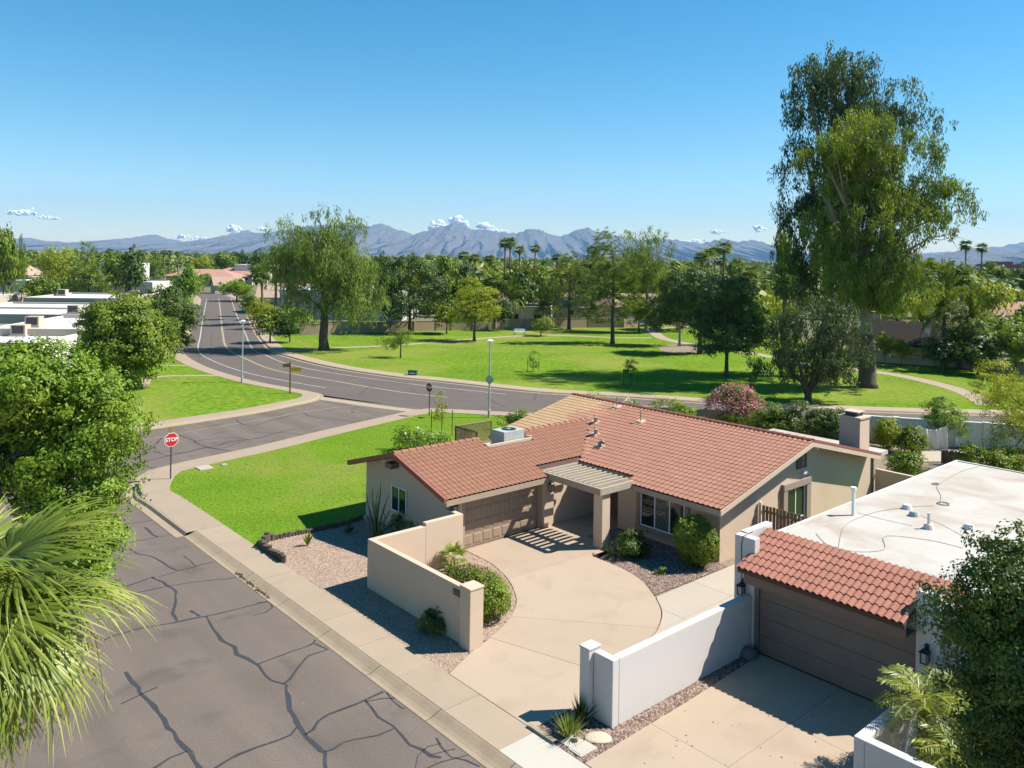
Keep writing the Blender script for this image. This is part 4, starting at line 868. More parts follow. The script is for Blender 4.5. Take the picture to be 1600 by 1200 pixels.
mb = MB(*On); roofslab(mb, [(-14.06,HT0),(-9.15,HT0),(-9.15,HT1),(-14.06,HT1)], hood_z, 0.12); roofslab(mb, [(-14.25,HT0),(-14.06,HT0),(-14.06,22.74),(-14.25,22.74)], hood_z, 0.12); roofslab(mb, [(-14.54,23.06),(-14.061,23.06),(-14.061,HT1),(-14.54,HT1)], hood_z, 0.11); roofslab(mb, [(-9.149,23.06),(-8.3,23.06),(-8.3,HT1),(-9.149,HT1)], hood_z, 0.1)
hood = mb.build('tiled_hood', M['underlay'], nb)
mb = MB(*On); mb.box(-14.5,-8.3,HT1+0.002,HT1+0.10,3.2,3.56); mb.build('hood_back', M['white_roof_far'], nb)
mb = MB(*On); mb.box(-14.05,-9.15,HT0+0.05,HT0+0.12,2.48,2.80); mb.build('fascia', M['trim_dark'], nb)
mb = MB(*On); mb.box(-14.05,-9.15,HT0+0.12,TN,2.50,2.56); mb.build('soffit', M['trim_dark'], nb)
ang = math.atan((H1-H0)/(HT1-HT0)); NE = (HT1-HT0+0.06)/6/1.0; nw_ = 0.2045
cells = [(-14.06+j*nw_, HT0-0.06+i*NE) for i in range(6) for j in range(24)] + [(-9.15+j*nw_, HT0-0.06+i*NE) for i in range(3,6) for j in range(4)] + [(-14.265, HT0-0.06+i*NE) for i in range(2)] + [(-14.06-nw_*k, HT0-0.06+i*NE) for i in range(3,6) for k in (1,2)]
place_tiles(hood, On, [tile_field(hood_z, cells, nw_, NE, '+t', ang, 'tile_nb')], nw_, NE/math.cos(ang)*1.16, 300, 'tiles', 0.062)
mb = MB(*On); mb.box(-14.5,-8.3,HT1+0.005,HT1+0.075,3.562,3.64); mb.build('top_batten', M['trim_dark'], nb)
gd = thing_part('garage_door', nb)
for r in range(4):
    mb = MB(*On); mb.box(-13.9,-9.18,TN+0.06,TN+0.12,Z0+r*0.575,Z0+r*0.575+0.565); mb.build('door_section', M['brown_door'], gd, bevel=0.006)
mb = MB(*On); mb.box(-14.06,-13.92,TN+0.01,TN+0.14,0,2.46); mb.build('door_frame', M['brown_door'], nb)
mb = MB(*On); mb.box(-13.9,-9.18,TN+0.13,TN+0.2,0,2.46); mb.build('door_backing', M['black'], nb)
lantern(nb, -14.44-On[0], TN-0.02-On[1], 2.05, 0, -1); lantern(nb, -8.83-On[0], TN-0.02-On[1], 2.05, 0, -1)
mb = MB(*On); mb.tube([(-14.52,TN-0.035,2.3),(-14.55,TN-0.035,3.4),(-14.5,TN-0.03,3.66),(-14.3,23.0,3.82)],0.012,5); mb.build('cable', M['metal_dark'], nb)
def roof_pt(u,v,z=3.46): s_,t_ = to_st(at(u,v,z)); return (s_,t_)
vp = thing_part('vent_pipe', nb); s_,t_ = roof_pt(1333,805)
mb = MB(*On); mb.tube([(s_,t_,3.44),(s_,t_,4.36)],0.06,10); mb.tube([(s_,t_,4.36),(s_,t_,4.47)],0.10,10); mb.build('pipe', M['white_paint'], vp)
for u,v in ((1417,795),(1428,806),(1451,826),(1514,826)):
    s_,t_ = roof_pt(u,v); mb = MB(*On); mb.tube([(s_,t_,3.45),(s_,t_,3.55),(s_,t_,3.62)],[0.20,0.16,0.13],12)
    if u == 1451: mb.tube([(s_,t_,3.6),(s_,t_,4.0)],0.05,8)
    mb.build('roof_vent', M['white_roof_far'] if u != 1428 else M['ac'], nb)
def roof_line(pts, r, name, mat):
    mb = MB(*On); ln = smooth_line([roof_pt(u,v) for u,v in pts],0.25); mb.tube([(p[0],p[1],3.465+r) for p in ln], r, 5); mb.build(name, mat, nb)
roof_line([(1275,834),(1290,850),(1310,858),(1345,863),(1380,860),(1382,850),(1379,842),(1385,838),(1410,839),(1460,846),(1505,857)],0.008,'cable',M['hose'])
roof_line([(1310,857),(1314,835),(1320,822),(1336,812),(1375,799),(1430,792),(1460,791)],0.008,'cable',M['hose'])
roof_line([(1469,786),(1470,775),(1464,762),(1470,755),(1500,738),(1530,729)],0.008,'cable',M['hose'])
roof_line([(1339,801),(1380,812),(1425,822)],0.006,'cable',M['hose'])
roof_line([(1438,806),(1475,822),(1525,850)],0.006,'cable',M['hose'])
for u,v in ((1474,788),(1462,757)):
    s_,t_ = roof_pt(u,v); mb = MB(*On); mb.tube([(s_+(0.2 if u==1474 else 0.12)*math.cos(a),t_+(0.2 if u==1474 else 0.12)*math.sin(a),3.49) for a in np.linspace(0,6.28,20)],0.022,5); mb.build('coiled_hose', M['hose'], nb)
lw = thing('garden_wall', 'low white courtyard wall around the small palms, bottom right', 'wall', st(-8.6,19,0), ST_ROT); Ol = (-8.6,19,0)
mb = MB(*Ol); mb.box(-8.74,-8.48,18.42,21.3,0,1.55); mb.box(-8.48,-3.0,18.42,18.68,0,1.55); mb.build('wall_panel', M['stucco_white'], lw, bevel=0.03)
mb = MB(*Ol); mb.box(-8.50,-8.12,22.0,22.7,0,1.85); mb.build('gate_pier', M['stucco_white'], lw, bevel=0.02)
mb = MB(*Ol)
for k in range(7): mb.tube([(-8.62+0.0,21.32+k*0.1,0.2),(-8.62,21.32+k*0.1,1.45)],0.012,5)
mb.tube([(-8.62,21.3,1.45),(-8.62,22.0,1.5)],0.02,6); mb.tube([(-8.62,21.3,0.3),(-8.62,22.0,0.3)],0.02,6); mb.build('iron_gate', M['black'], lw)
# ================================================================== VEGETATION LIBRARY
def unit(a): return a/np.maximum(np.linalg.norm(a,axis=-1,keepdims=True),1e-9)
def leaf_quads(C, D, N, L, W):
    """one folded-diamond leaf per centre: C base points, D along the leaf, N normals"""
    D = unit(D); S = unit(np.cross(D,N)); n = len(C); L = np.broadcast_to(L,(n,))[:,None]; W = np.broadcast_to(W,(n,))[:,None]
    V = np.stack([C, C+D*L*0.45+S*W*0.5, C+D*L, C+D*L*0.45-S*W*0.5],1).reshape(-1,3)
    return V, np.arange(4*n).reshape(-1,4)
def clumps_in(lobes, n, g, inner=0.45):
    lo = np.array(lobes); vol = lo[:,3]*lo[:,4]*lo[:,5]; idx = g.choice(len(lo), n, p=vol**0.75/np.sum(vol**0.75))
    d = unit(g.normal(size=(n,3))); r = inner+(1-inner)*g.random((n,1))**0.6
    return lo[idx,:3]+d*lo[idx,3:6]*r, d, idx
def crown(lobes, ncl, per, cr, L, W, g, style='broad', up=0.35, nbough=None):
    """boughs on the lobes, leaf clumps on the outer half of each bough, leaves round each clump"""
    if style == 'clip':
        c, d, _ = clumps_in(lobes, ncl, g, 0.86); e = unit(g.normal(size=(ncl,per,3))); P = c[:,None]+e*cr*g.random((ncl,per,1))*np.array([1,1,0.8]); N = unit(1.2*d[:,None]+g.normal(0,0.5,(ncl,per,3))+[0,0,0.2]); D = np.cross(N,unit(g.normal(size=(ncl,per,3)))); n = ncl*per
        V,F = leaf_quads(P.reshape(-1,3),D.reshape(-1,3),N.reshape(-1,3),L*(0.7+0.6*g.random(n)),W*(0.7+0.6*g.random(n))); return V,F,np.clip(0.5*np.repeat(g.random(ncl),per)+0.5*g.random(n),0,1)
    nb = nbough or max(6, ncl//12); lobes = [(q[0],q[1],q[2],max(q[3]-cr*0.6,q[3]*0.6),max(q[4]-cr*0.6,q[4]*0.6),max(q[5]-cr*0.6,q[5]*0.6)) for q in lobes]; bc, bd, _ = clumps_in(lobes, nb, g, 0.62)
    br = cr*(1.3+1.7*g.random((nb,1)))*(1.08 if nbough else 1.0)
    bi = g.integers(0, nb, ncl); e0 = unit(g.normal(size=(ncl,3))+0.75*bd[bi]+np.array([0,0,0.35]))
    c = bc[bi]+e0*br[bi]*(0.55+0.45*g.random((ncl,1)))*np.array([1,1,0.7]); d = unit(e0+bd[bi])
    sz = cr*(0.45+0.6*g.random((ncl,1)))
    if style == 'broad':
        e = unit(g.normal(size=(ncl,per,3)))*(0.3+0.7*g.random((ncl,per,1))**0.5)
        e[...,2] *= 0.6
        P = c[:,None]+e*sz[:,None]
        N = unit(0.7*e+0.9*d[:,None]+np.array([0,0,up])+g.normal(0,0.42,(ncl,per,3)))
        D = np.cross(N, unit(g.normal(size=(ncl,per,3)))); D[...,2] -= 0.25
    elif style == 'hang':
        ang = g.random((ncl,per,1))*6.28; k = g.random((ncl,per,1))
        rr = sz[:,None]*np.sqrt(g.random((ncl,per,1)))*(0.62-0.30*k); ln = sz[:,None]*(1.2+1.4*g.random((ncl,1,1)))
        P = c[:,None]+np.concatenate([np.cos(ang)*rr, np.sin(ang)*rr, sz[:,None]*0.5-ln*k-rr*0.4],-1)
        D = np.array([0,0,-1.0])+g.normal(0,0.36,(ncl,per,3)); N = unit(0.8*g.normal(size=(ncl,per,3))+0.9*d[:,None]+np.array([0,0,0.25]))
    elif style == 'needle':
        e = unit(g.normal(size=(ncl,per,3))); e[...,2] = np.abs(e[...,2])*0.9-0.15
        P = c[:,None]+e*sz[:,None]*0.15*g.random((ncl,per,1)); D = e+0.35*d[:,None]; N = unit(g.normal(size=(ncl,per,3))+0.5*d[:,None]+np.array([0,0,0.6]))
    P, D, N = P.reshape(-1,3), D.reshape(-1,3), N.reshape(-1,3); n = len(P)
    l = L*(0.7+0.6*g.random(n)); V,F = leaf_quads(P-D*0, D, N, l, W*(0.7+0.6*g.random(n)))
    cl = np.repeat(0.5*g.random(nb)[bi]+0.5*g.random(ncl),per)
    return V, F, np.clip(0.55*cl+0.45*g.random(n),0,1)
def px_lobes(spec, Y, base, depth=0.9):
    """lobes given as picture spots (u, v, ru, rv[, dY]) of a tree standing at distance Y; local to its base"""
    out = []
    for q in spec:
        u,v,ru,rv = q[:4]; dy = q[4] if len(q)>4 else 0.0
        p = atY(u,v,Y+dy); k = (Y+dy)/FOC
        out.append((p[0]-base[0], p[1]-base[1], p[2]-base[2], ru*k, ru*k*depth, rv*k))
    return out
def auto_lobes(cx, cy, cz, rx, ry, rz, n, g, size=0.5):
    out = [(cx,cy,cz,rx*0.62,ry*0.62,rz*0.62)]
    for i in range(n):
        d = unit(g.normal(size=3)); d[2] = d[2]*0.9+0.08; k = 0.50+0.22*g.random(); s_ = size*(0.7+0.6*g.random())
        out.append((cx+d[0]*rx*k, cy+d[1]*ry*k, cz+d[2]*rz*k, rx*s_, ry*s_, rz*s_))
    return out
def limb_mesh(base_r, trunk_top, lobes, g, nl=7, lean=(0,0), fork=0.55, seg=5, extra=None, r_top=0.45):
    """tapered, slightly bent trunk with a flare, and limbs that run into the lobes"""
    mb = MB(); path = []; rad = []
    for i in range(seg+1):
        k = i/seg; path.append((lean[0]*k+g.normal(0,0.04)*base_r*2*(0<i<seg), lean[1]*k+g.normal(0,0.04)*base_r*2*(0<i<seg), trunk_top*k-(0.15 if i==0 else 0)))
        rad.append(base_r*(1.0-(1-r_top)*k)*(1.45 if i==0 else 1.0))
    path.insert(1,(lean[0]*0.04,lean[1]*0.04,min(0.5,trunk_top*0.12))); rad.insert(1,base_r*1.08)
    mb.tube(path, rad, 10)
    lob = sorted(lobes, key=lambda q:-q[3]*q[5])[:nl]
    for q in lob:
        k = fork+(1-fork)*g.random(); a = np.array([lean[0]*k,lean[1]*k,trunk_top*k]); b = np.array(q[:3]); m = a+(b-a)*0.5; m[2] += 0.12*np.linalg.norm(b-a)*g.random(); m[:2] += g.normal(0,0.06,2)*np.linalg.norm(b-a)
        r = base_r*(0.25+0.2*g.random()); mb.tube([tuple(a),tuple(m),tuple(b),tuple(b+(b-m)*0.35)],[r*1.2,r*0.75,r*0.42,r*0.12],6)
        for _ in range(3):
            e = b+g.normal(size=3)*np.array(q[3:6])*0.6; mb.tube([tuple(m),tuple((m+e)/2+g.normal(0,0.1,3)*q[3]*0.3),tuple(e)],[r*0.4,r*0.25,r*0.06],5)
    if extra: extra(mb)
    return mb
def tree(name, label, loc, lobes, mat, ncl, per, cr, L, W, seed, trunk=None, style='broad', bark='bark', base_r=0.2, nl=7, lean=(0,0), fork=0.55, group=None, cat='tree', extra=None, up=0.35, r_top=0.45, nbough=None):
    g = np.random.default_rng(seed); t = thing(name, label, cat, loc, 0, group)
    zs = min(q[2] for q in lobes); trunk = trunk if trunk else max(0.8, np.mean([q[2] for q in lobes]))
    mb = limb_mesh(base_r, trunk, lobes, g, nl, lean, fork, 5, extra, r_top); mb.build('trunk', M[bark], t, smooth=True)
    V,F,r = crown(lobes, ncl, per, cr, L, W, g, style, up, nbough); nmesh('crown', V, F, M[mat], t, rnd=r)
    return t
def bush(name, label, loc, lobes, mat, ncl, per, cr, L, W, seed, cat='shrub', group=None, flower=None, fl_n=0, style='broad', stems=True, fl_size=0.08):
    g = np.random.default_rng(seed); t = thing(name, label, cat, loc, 0, group)
    V,F,r = crown(lobes, ncl, per, cr, L, W, g, style); nmesh('foliage', V, F, M[mat], t, rnd=r)
    if stems:
        mb = MB()
        for q in lobes[:6]:
            mb.tube([(g.normal(0,0.06),g.normal(0,0.06),-0.05),(q[0]*0.5,q[1]*0.5,q[2]*0.5),(q[0],q[1],q[2])],[0.035,0.025,0.01],5)
        mb.build('stem', M['bark'], t)
    if flower:
        c,d,_ = clumps_in(lobes, fl_n, g, 0.93); c = c+d*0.05; k = d[:,2] > -0.1; c,d = c[k],d[k]
        V,F = leaf_quads(np.repeat(c,3,0)+g.normal(0,fl_size*0.5,(len(c)*3,3)), g.normal(size=(len(c)*3,3)), unit(np.repeat(d,3,0)+g.normal(0,0.5,(len(c)*3,3))), fl_size, fl_size)
        nmesh('blossom', V, F, M[flower], t, rnd=g.random(len(F)))
    return t
def fan_leaf(g, R_, nseg, spread, droop, seg=3):
    """one fan of a fan palm, hub at the origin, opening along +x; segments fold and droop"""
    V = []; F = []; rr = []
    for i in range(nseg):
        a = (i/(nseg-1)-0.5)*spread+g.normal(0,0.02); L = R_*(1-0.28*abs(i/(nseg-1)-0.5)*2)*(0.9+0.2*g.random()); w = spread/nseg*R_*0.31
        ca,sa = math.cos(a),math.sin(a); b = len(V); dr = droop*(0.6+0.8*g.random())
        for k in range(seg+1):
            x = k/seg; rad = L*x; z = 0.10*math.sin(x*2.2)*R_*0.6-dr*R_*x**3; ww = w*min(1,x/0.4+0.08)*(1-max(0,(x-0.42)/0.58)**0.8*0.95)
            px_,py_ = ca*rad, sa*rad; rise = ww*0.55
            V += [(px_-sa*-ww, py_+ca*-ww, z-rise),(px_,py_,z+rise*0.4),(px_-sa*ww, py_+ca*ww, z-rise)]
        for k in range(seg):
            F += [(b+3*k,b+3*k+1,b+3*k+4,b+3*k+3),(b+3*k+1,b+3*k+2,b+3*k+5,b+3*k+4)]; q = g.random(); rr += [q*0.6+0.4*(k/seg)]*2
    return np.array(V), np.array(F), rr
def pinnate_leaf(g, L, n, lw, ll, sag):
    V = []; F = []; rr = []
    def ax(x): return np.array([L*x*(1-0.12*x), 0, L*(0.55*x-sag*x*x)])
    for i in range(n):
        x = 0.12+0.88*i/(n-1); p = ax(x); tn = unit(ax(min(1,x+0.02))-ax(x-0.02)); l = ll*math.sin(min(1,(1-x)*1.5+0.25)*1.57)*(0.85+0.3*g.random())
        for sd in (-1,1):
            d = unit(np.array([0.55*tn[0],sd*1.0,0.35-0.5*g.random()+0.55*tn[2]])); s2 = unit(np.cross(d,[0,0,1])+g.normal(0,0.3,3))*lw; b = len(V)
            e = p+d*l; e[2] -= 0.18*l
            V += [p,p+d*l*0.5+s2,e,p+d*l*0.5-s2]; F.append((b,b+1,b+2,b+3)); rr.append(g.random())
    for i in range(5):
        x0,x1 = i/5,(i+1)/5; b = len(V); V += [ax(x0)+[0,-0.03,0],ax(x0)+[0,0.03,0],ax(x1)+[0,0.02,0],ax(x1)+[0,-0.02,0]]; F.append((b,b+1,b+2,b+3)); rr.append(0.9)
    return np.array(V), np.array(F), rr
def rot_mat(az, el, roll=0.0): return np.array(Matrix.Rotation(az,3,'Z') @ Matrix.Rotation(-el,3,'Y') @ Matrix.Rotation(roll,3,'X'))
def palm_proto(kind, H, g, nfr, R_, pet, skirt=True, curve=0.0):
    """a whole palm with its base at the origin: trunk, crown of fronds, dry skirt"""
    t = thing('fan_palm' if kind=='fan' else 'date_palm','palm','palm tree')
    mb = MB(); r0 = (0.24 if kind=='fan' else 0.42); n = 9
    mb.tube([(curve*(k/n)**2,0,H*k/n-(0.1 if k==0 else 0)) for k in range(n+1)],[r0*(1.35 if k==0 else 1.05-0.35*k/n) for k in range(n+1)],8); mb.build('trunk', M['bark_palm'], t, smooth=True)
    VV=[];FF=[];RR=[];b=0; DV=[];DF=[];DR=[];db=0
    for i in range(nfr):
        az = i*2.399+g.normal(0,0.15); el = R(78)-(i/nfr)**0.9*R(118)+g.normal(0,0.12)
        if kind=='fan':
            v,f,r = fan_leaf(g,R_,11,R(190),0.22,2); v = v@rot_mat(0,-0.35).T; v[:,0] += pet
            pv = np.array([(0,-0.03,0),(0,0.03,0),(pet,0.02,0),(pet,-0.02,0)]); f = np.vstack([f,[[len(v),len(v)+1,len(v)+2,len(v)+3]]]); v = np.vstack([v,pv]); r = list(r)+[0.8]
        else: v,f,r = pinnate_leaf(g,R_,30,0.06,R_*0.2,0.42+0.2*g.random())
        v = v@rot_mat(az,el,g.normal(0,0.2)).T+np.array([curve,0,H+0.1])
        VV.append(v);FF.append(f+b);RR+=list(r);b+=len(v)
    nmesh('crown', np.vstack(VV), np.vstack(FF), M['leaf_palm_far'], t, rnd=RR)
    if skirt:
        for i in range(nfr):
            az = g.random()*6.28; el = R(-62-22*g.random()); v,f,r = fan_leaf(g,R_*0.75,7,R(90),0.1,1) if kind=='fan' else pinnate_leaf(g,R_*0.6,8,0.03,R_*0.12,0.3)
            v = v@rot_mat(az,el).T+np.array([curve,0,H-0.2-1.4*g.random()**1.5]); DV.append(v);DF.append(f+db);DR+=list(r);db+=len(v)
        nmesh('dry_skirt', np.vstack(DV), np.vstack(DF), M['leaf_dry'], t, rnd=DR)
    return t
# ================================================================== PARK AND STREET TREES
P_ = {}
def base(u,v): return at(u,v,0.13)
# great eucalyptus pair on the right of the park
b = base(1290,588); Y = b[1]
lob = px_lobes([(1300,112,48,40),(1265,150,45,42),(1330,150,42,45),(1402,165,34,36,-1),(1425,210,28,36),(1250,195,32,40),(1300,205,60,50),(1262,260,34,48),(1305,280,50,60),(1255,345,30,45),(1295,365,48,58),(1335,330,50,70),(1262,420,30,45),(1300,440,42,40),(1380,220,40,50,2),(1240,320,18,24)], Y, b)
tree('eucalyptus_tree', 'tallest dark eucalyptus at the back of the park pair', b, lob, 'leaf_euc_dark', 1700, 34, 1.25, 0.46, 0.11, 11, trunk=13.5, style='hang', bark='bark_pale', base_r=0.85, nl=10, lean=(0.6,0.5), fork=0.45, nbough=80)
b = base(1355,605); Y = b[1]
lob = px_lobes([(1322,208,44,34),(1368,220,46,36),(1290,255,34,40),(1345,265,58,50),(1436,228,24,32),(1432,275,24,36),(1400,300,46,40),(1395,345,52,46),(1340,340,50,55),(1470,312,28,32),(1487,335,18,26),(1440,350,34,36),(1420,395,38,40),(1375,410,50,48),(1330,410,40,52),(1400,448,40,30),(1300,330,34,50)], Y, b)
def bare_limb(mb):
    P0 = np.array(b)
    for pts,r in (([(1400,400),(1430,385),(1450,372),(1475,368),(1503,358)],0.13),([(1450,372),(1470,375),(1492,370),(1512,374)],0.05),([(1470,369),(1485,360),(1500,362)],0.04),([(1475,368),(1490,378),(1498,392)],0.04),([(1440,380),(1460,362),(1464,345)],0.07)):
        w = [tuple(np.array(atY(u,v,Y-1.0))-P0) for u,v in pts]; mb.tube(w,[r*(1-0.8*i/(len(w)-1)) for i in range(len(w))],6)
euc = tree('eucalyptus_tree', 'big sunlit yellow-green eucalyptus with thick dark lower trunk', b, lob, 'leaf_euc', 2000, 34, 1.05, 0.40, 0.10, 12, trunk=12.5, style='hang', bark='bark_pale', base_r=0.72, nl=12, lean=(-0.4,0.4), fork=0.5, extra=bare_limb, nbough=85)
mb = MB(); mb.tube([(0,0,-0.1),(0,0,0.5),(-0.02,0,2.2),(-0.05,0.02,4.0),(-0.1,0.04,5.2)],[1.15,0.86,0.80,0.74,0.70],12); mb.build('rough_bark', M['bark'], euc, smooth=True)
# multi-trunk dark tree by the road
b = base(1262,627); Y = b[1]
lob = px_lobes([(1228,535,38,34),(1285,500,42,34),(1325,510,30,38),(1262,560,42,30),(1198,555,22,30),(1310,555,38,32),(1215,585,24,18),(1335,560,18,26),(1245,505,30,26),(1290,590,30,14)], Y, b)
def forks(mb):
    for pts in ([(1262,622),(1256,600),(1240,585),(1225,560)],[(1263,618),(1270,590),(1275,560),(1280,520)],[(1265,610),(1290,580),(1310,550)]):
        w = [tuple(np.array(atY(u,v,Y))-np.array(b)) for u,v in pts]; mb.tube(w,[0.24,0.18,0.13,0.06][:len(w)],8)
tree('evergreen_tree', 'low forked dark evergreen with drooping leaves near the road', b, lob, 'leaf_olive', 900, 30, 0.75, 0.26, 0.085, 13, trunk=1.2, style='hang', base_r=0.34, nl=6, extra=forks, r_top=0.8)
# weeping eucalyptus at the bend
b = base(506,547); Y = b[1]
lob = px_lobes([(462,375,26,30),(503,358,24,26),(546,366,24,28),(574,385,14,24),(447,415,18,34),(485,415,34,40),(530,415,36,40),(572,430,18,36),(520,455,34,24),(458,455,22,34),(560,470,26,20),(503,395,48,30),(545,478,22,16),(475,470,20,20)], Y, b)
tree('weeping_tree', 'tall weeping eucalyptus with pale trunk at the road bend', b, lob, 'leaf_weep', 1500, 30, 1.15, 0.46, 0.085, 14, trunk=8.0, style='hang', bark='bark', base_r=0.62, nl=9, fork=0.5, r_top=0.6, nbough=90)
# round and pine trees of the park: u, v base, spots, kind
def px_tree(name, label, u, v, spots, mat, ncl, per, cr, L, W, seed, base_r, trunk_v, style='broad', bark='bark', nl=6, **kw):
    b = base(u,v); Y = b[1]; lob = px_lobes(spots, Y, b); top = atY(u,trunk_v,Y)[2]
    return tree(name, label, b, lob, mat, ncl, per, cr, L, W, seed, trunk=top, style=style, bark=bark, base_r=base_r, nl=nl, **kw)
px_tree('shade_tree','dark round shade tree in front of the tan park wall',640,521,[(640,440,38,34),(615,470,24,28),(670,465,28,30),(690,450,16,24),(640,480,40,18),(650,415,28,18),(620,430,20,22)],'leaf_dark',650,30,0.95,0.30,0.17,21,0.30,470)
px_tree('shade_tree','yellow-green round tree standing alone on the park lawn',741,533,[(742,472,28,26),(720,480,18,20),(765,475,18,22),(742,452,20,14),(740,495,32,12)],'leaf_yellow',420,30,0.75,0.25,0.13,22,0.20,480)
px_tree('pine_tree','broad dark pine in front of the far park wall',889,515,[(889,425,26,24),(872,455,24,22),(908,450,26,26),(868,480,20,14),(915,482,22,16),(888,470,34,24),(890,408,16,12)],'leaf_pine',800,36,0.9,0.42,0.035,23,0.30,420,style='needle')
px_tree('pine_tree','tall sunlit pine in the middle of the park lawn',957,537,[(955,385,16,24),(950,410,24,22),(972,425,24,26),(945,440,22,26),(970,455,28,24),(955,480,34,20),(985,478,18,18),(935,478,16,16),(960,500,28,8)],'leaf_pine',1000,36,0.85,0.42,0.04,24,0.30,400,style='needle')
px_tree('eucalyptus_tree','pale-trunked eucalyptus behind the tall park pine',1010,520,[(985,385,18,26),(1018,378,18,26),(1033,400,14,28),(1000,410,26,28),(1025,430,22,26),(990,440,16,24)],'leaf_euc',650,26,1.1,0.42,0.10,25,0.35,420,style='hang',bark='bark_pale',nl=8)
px_tree('shade_tree','dark spreading tree in the bare soil bed, right trunk',1093,553,[(1085,455,34,30),(1060,480,28,26),(1105,490,28,26),(1085,430,26,18),(1045,500,18,14),(1120,465,18,26)],'leaf_dark',650,30,0.85,0.28,0.16,26,0.30,500)
px_tree('shade_tree','dark spreading tree in the bare soil bed, pale left trunk',1062,541,[(1045,470,24,26),(1060,450,24,22),(1030,490,14,18),(1060,500,22,14)],'leaf_dark',380,30,0.8,0.28,0.16,27,0.24,500,bark='bark_pale')
px_tree('shade_tree','dark slender tree standing on the lawn right of the soil bed',1135,588,[(1135,465,30,34),(1115,500,28,28),(1165,500,30,30),(1140,530,40,20),(1160,460,22,28),(1185,530,18,24),(1110,540,18,12)],'leaf_dark',800,30,0.75,0.24,0.13,28,0.22,480)
px_tree('desert_tree','small airy desert tree on the near park lawn',626,559,[(620,525,20,10),(610,532,14,8),(638,530,10,8),(624,517,12,7)],'leaf_mid',160,24,0.5,0.16,0.06,29,0.10,530)
px_tree('desert_tree','small round tree beside the white park bench',845,525,[(845,507,14,10),(836,512,8,7),(856,512,8,8)],'leaf_mid',120,24,0.6,0.22,0.10,30,0.10,510)
# staked saplings
def sapling(u,v,vt,label,mat,wpx,stakes=True,seed=1,n=40):
    b = base(u,v); Y = b[1]; h = atY(u,vt,Y)[2]; r = wpx*Y/FOC
    g = np.random.default_rng(seed); lob = [(0,0,h*0.66,r,r,h*0.34),(0.1,0,h*0.45,r*0.7,r*0.7,h*0.2)]
    t = tree('sapling', label, b, lob, mat, n, 16, 0.28, 0.16, 0.06, seed, trunk=h*0.8, base_r=0.035, nl=2, group='young trees tied to stakes')
    if stakes:
        for sg in (-1,1):
            mb = MB(); mb.tube([(sg*r*1.25,0,-0.1),(sg*r*1.25,0,h*0.62)],0.03,6); mb.build('stake', M['bark'], t)
sapling(833,581,550,'thin staked sapling on the middle of the park lawn','leaf_mid',7,True,41)
sapling(985,603,563,'dense staked sapling in the eucalyptus shade','leaf_dark',9,True,42,70)
sapling(690,682,618,'feathery yellow-green staked sapling on the corner lawn','leaf_yellow',13,True,43,34)
# trees along the left
b = (-17.2,22.6,0.1)
lob = px_lobes([(60,600,75,50),(130,650,62,55),(20,640,60,60),(95,700,75,60),(165,700,42,45),(120,770,62,50),(40,720,60,70),(160,790,28,45),(60,585,45,30),(150,625,40,38),(180,660,26,34),(20,578,40,34),(110,840,60,50,-1),(120,900,55,45,-1.5),(60,880,60,60,-1.5),(150,860,34,45,-1),(-60,650,80,90),(-70,580,60,50)], 25.0, b, 1.0)
tree('shade_tree', 'bright green leafy tree overhanging the side street on the left', b, lob, 'leaf_bright', 3600, 34, 0.40, 0.125, 0.07, 51, trunk=4.4, base_r=0.26, nl=6, lean=(0.3,0.9), fork=0.7)
px_tree('shade_tree','olive-green dense tree beside the left white roofs',190,606,[(190,505,55,34),(150,525,34,30),(225,530,30,34),(190,545,60,34),(215,570,36,22),(165,565,40,22),(200,480,30,16),(240,560,18,26)],'leaf_mid',1500,30,0.75,0.26,0.15,52,0.32,540)
px_tree('shade_tree','dark green dense tree along the left kerb of the far road',264,552,[(262,480,32,24),(240,490,22,20),(285,490,20,20),(265,505,34,22),(275,525,22,18),(255,465,22,12)],'leaf_dark',900,30,0.8,0.28,0.17,53,0.30,500)
# large dark leafy tree, lower right foreground
b = st(-3.2,17.2,0.1)
lob = px_lobes([(1590,850,45,34),(1560,930,60,55),(1625,920,60,70),(1530,890,34,26),(1505,980,26,36),(1555,1030,60,60),(1620,1050,70,80),(1530,1110,42,50),(1590,1150,70,60),(1490,955,16,24),(1545,1180,40,40),(1680,950,80,90),(1680,1100,80,80),(1480,900,14,10)], 15.2, b, 1.0)
tree('shade_tree', 'dark glossy-leaved tree filling the lower right corner', b, lob, 'leaf_dark', 2900, 26, 0.26, 0.085, 0.045, 54, trunk=3.6, base_r=0.2, nl=9, lean=(0.4,-0.2), fork=0.4)
# yellow-green feathery tree at the right edge
b = base(1620,735); 
px_tree('desert_tree','feathery yellow-green tree at the right edge of the picture',1625,738,[(1560,600,30,22),(1600,630,50,44),(1565,650,38,30),(1610,690,44,38),(1580,705,34,28),(1540,608,20,16),(1640,650,50,60),(1550,580,16,10)],'leaf_yellow',1100,28,0.45,0.13,0.045,55,0.14,660)

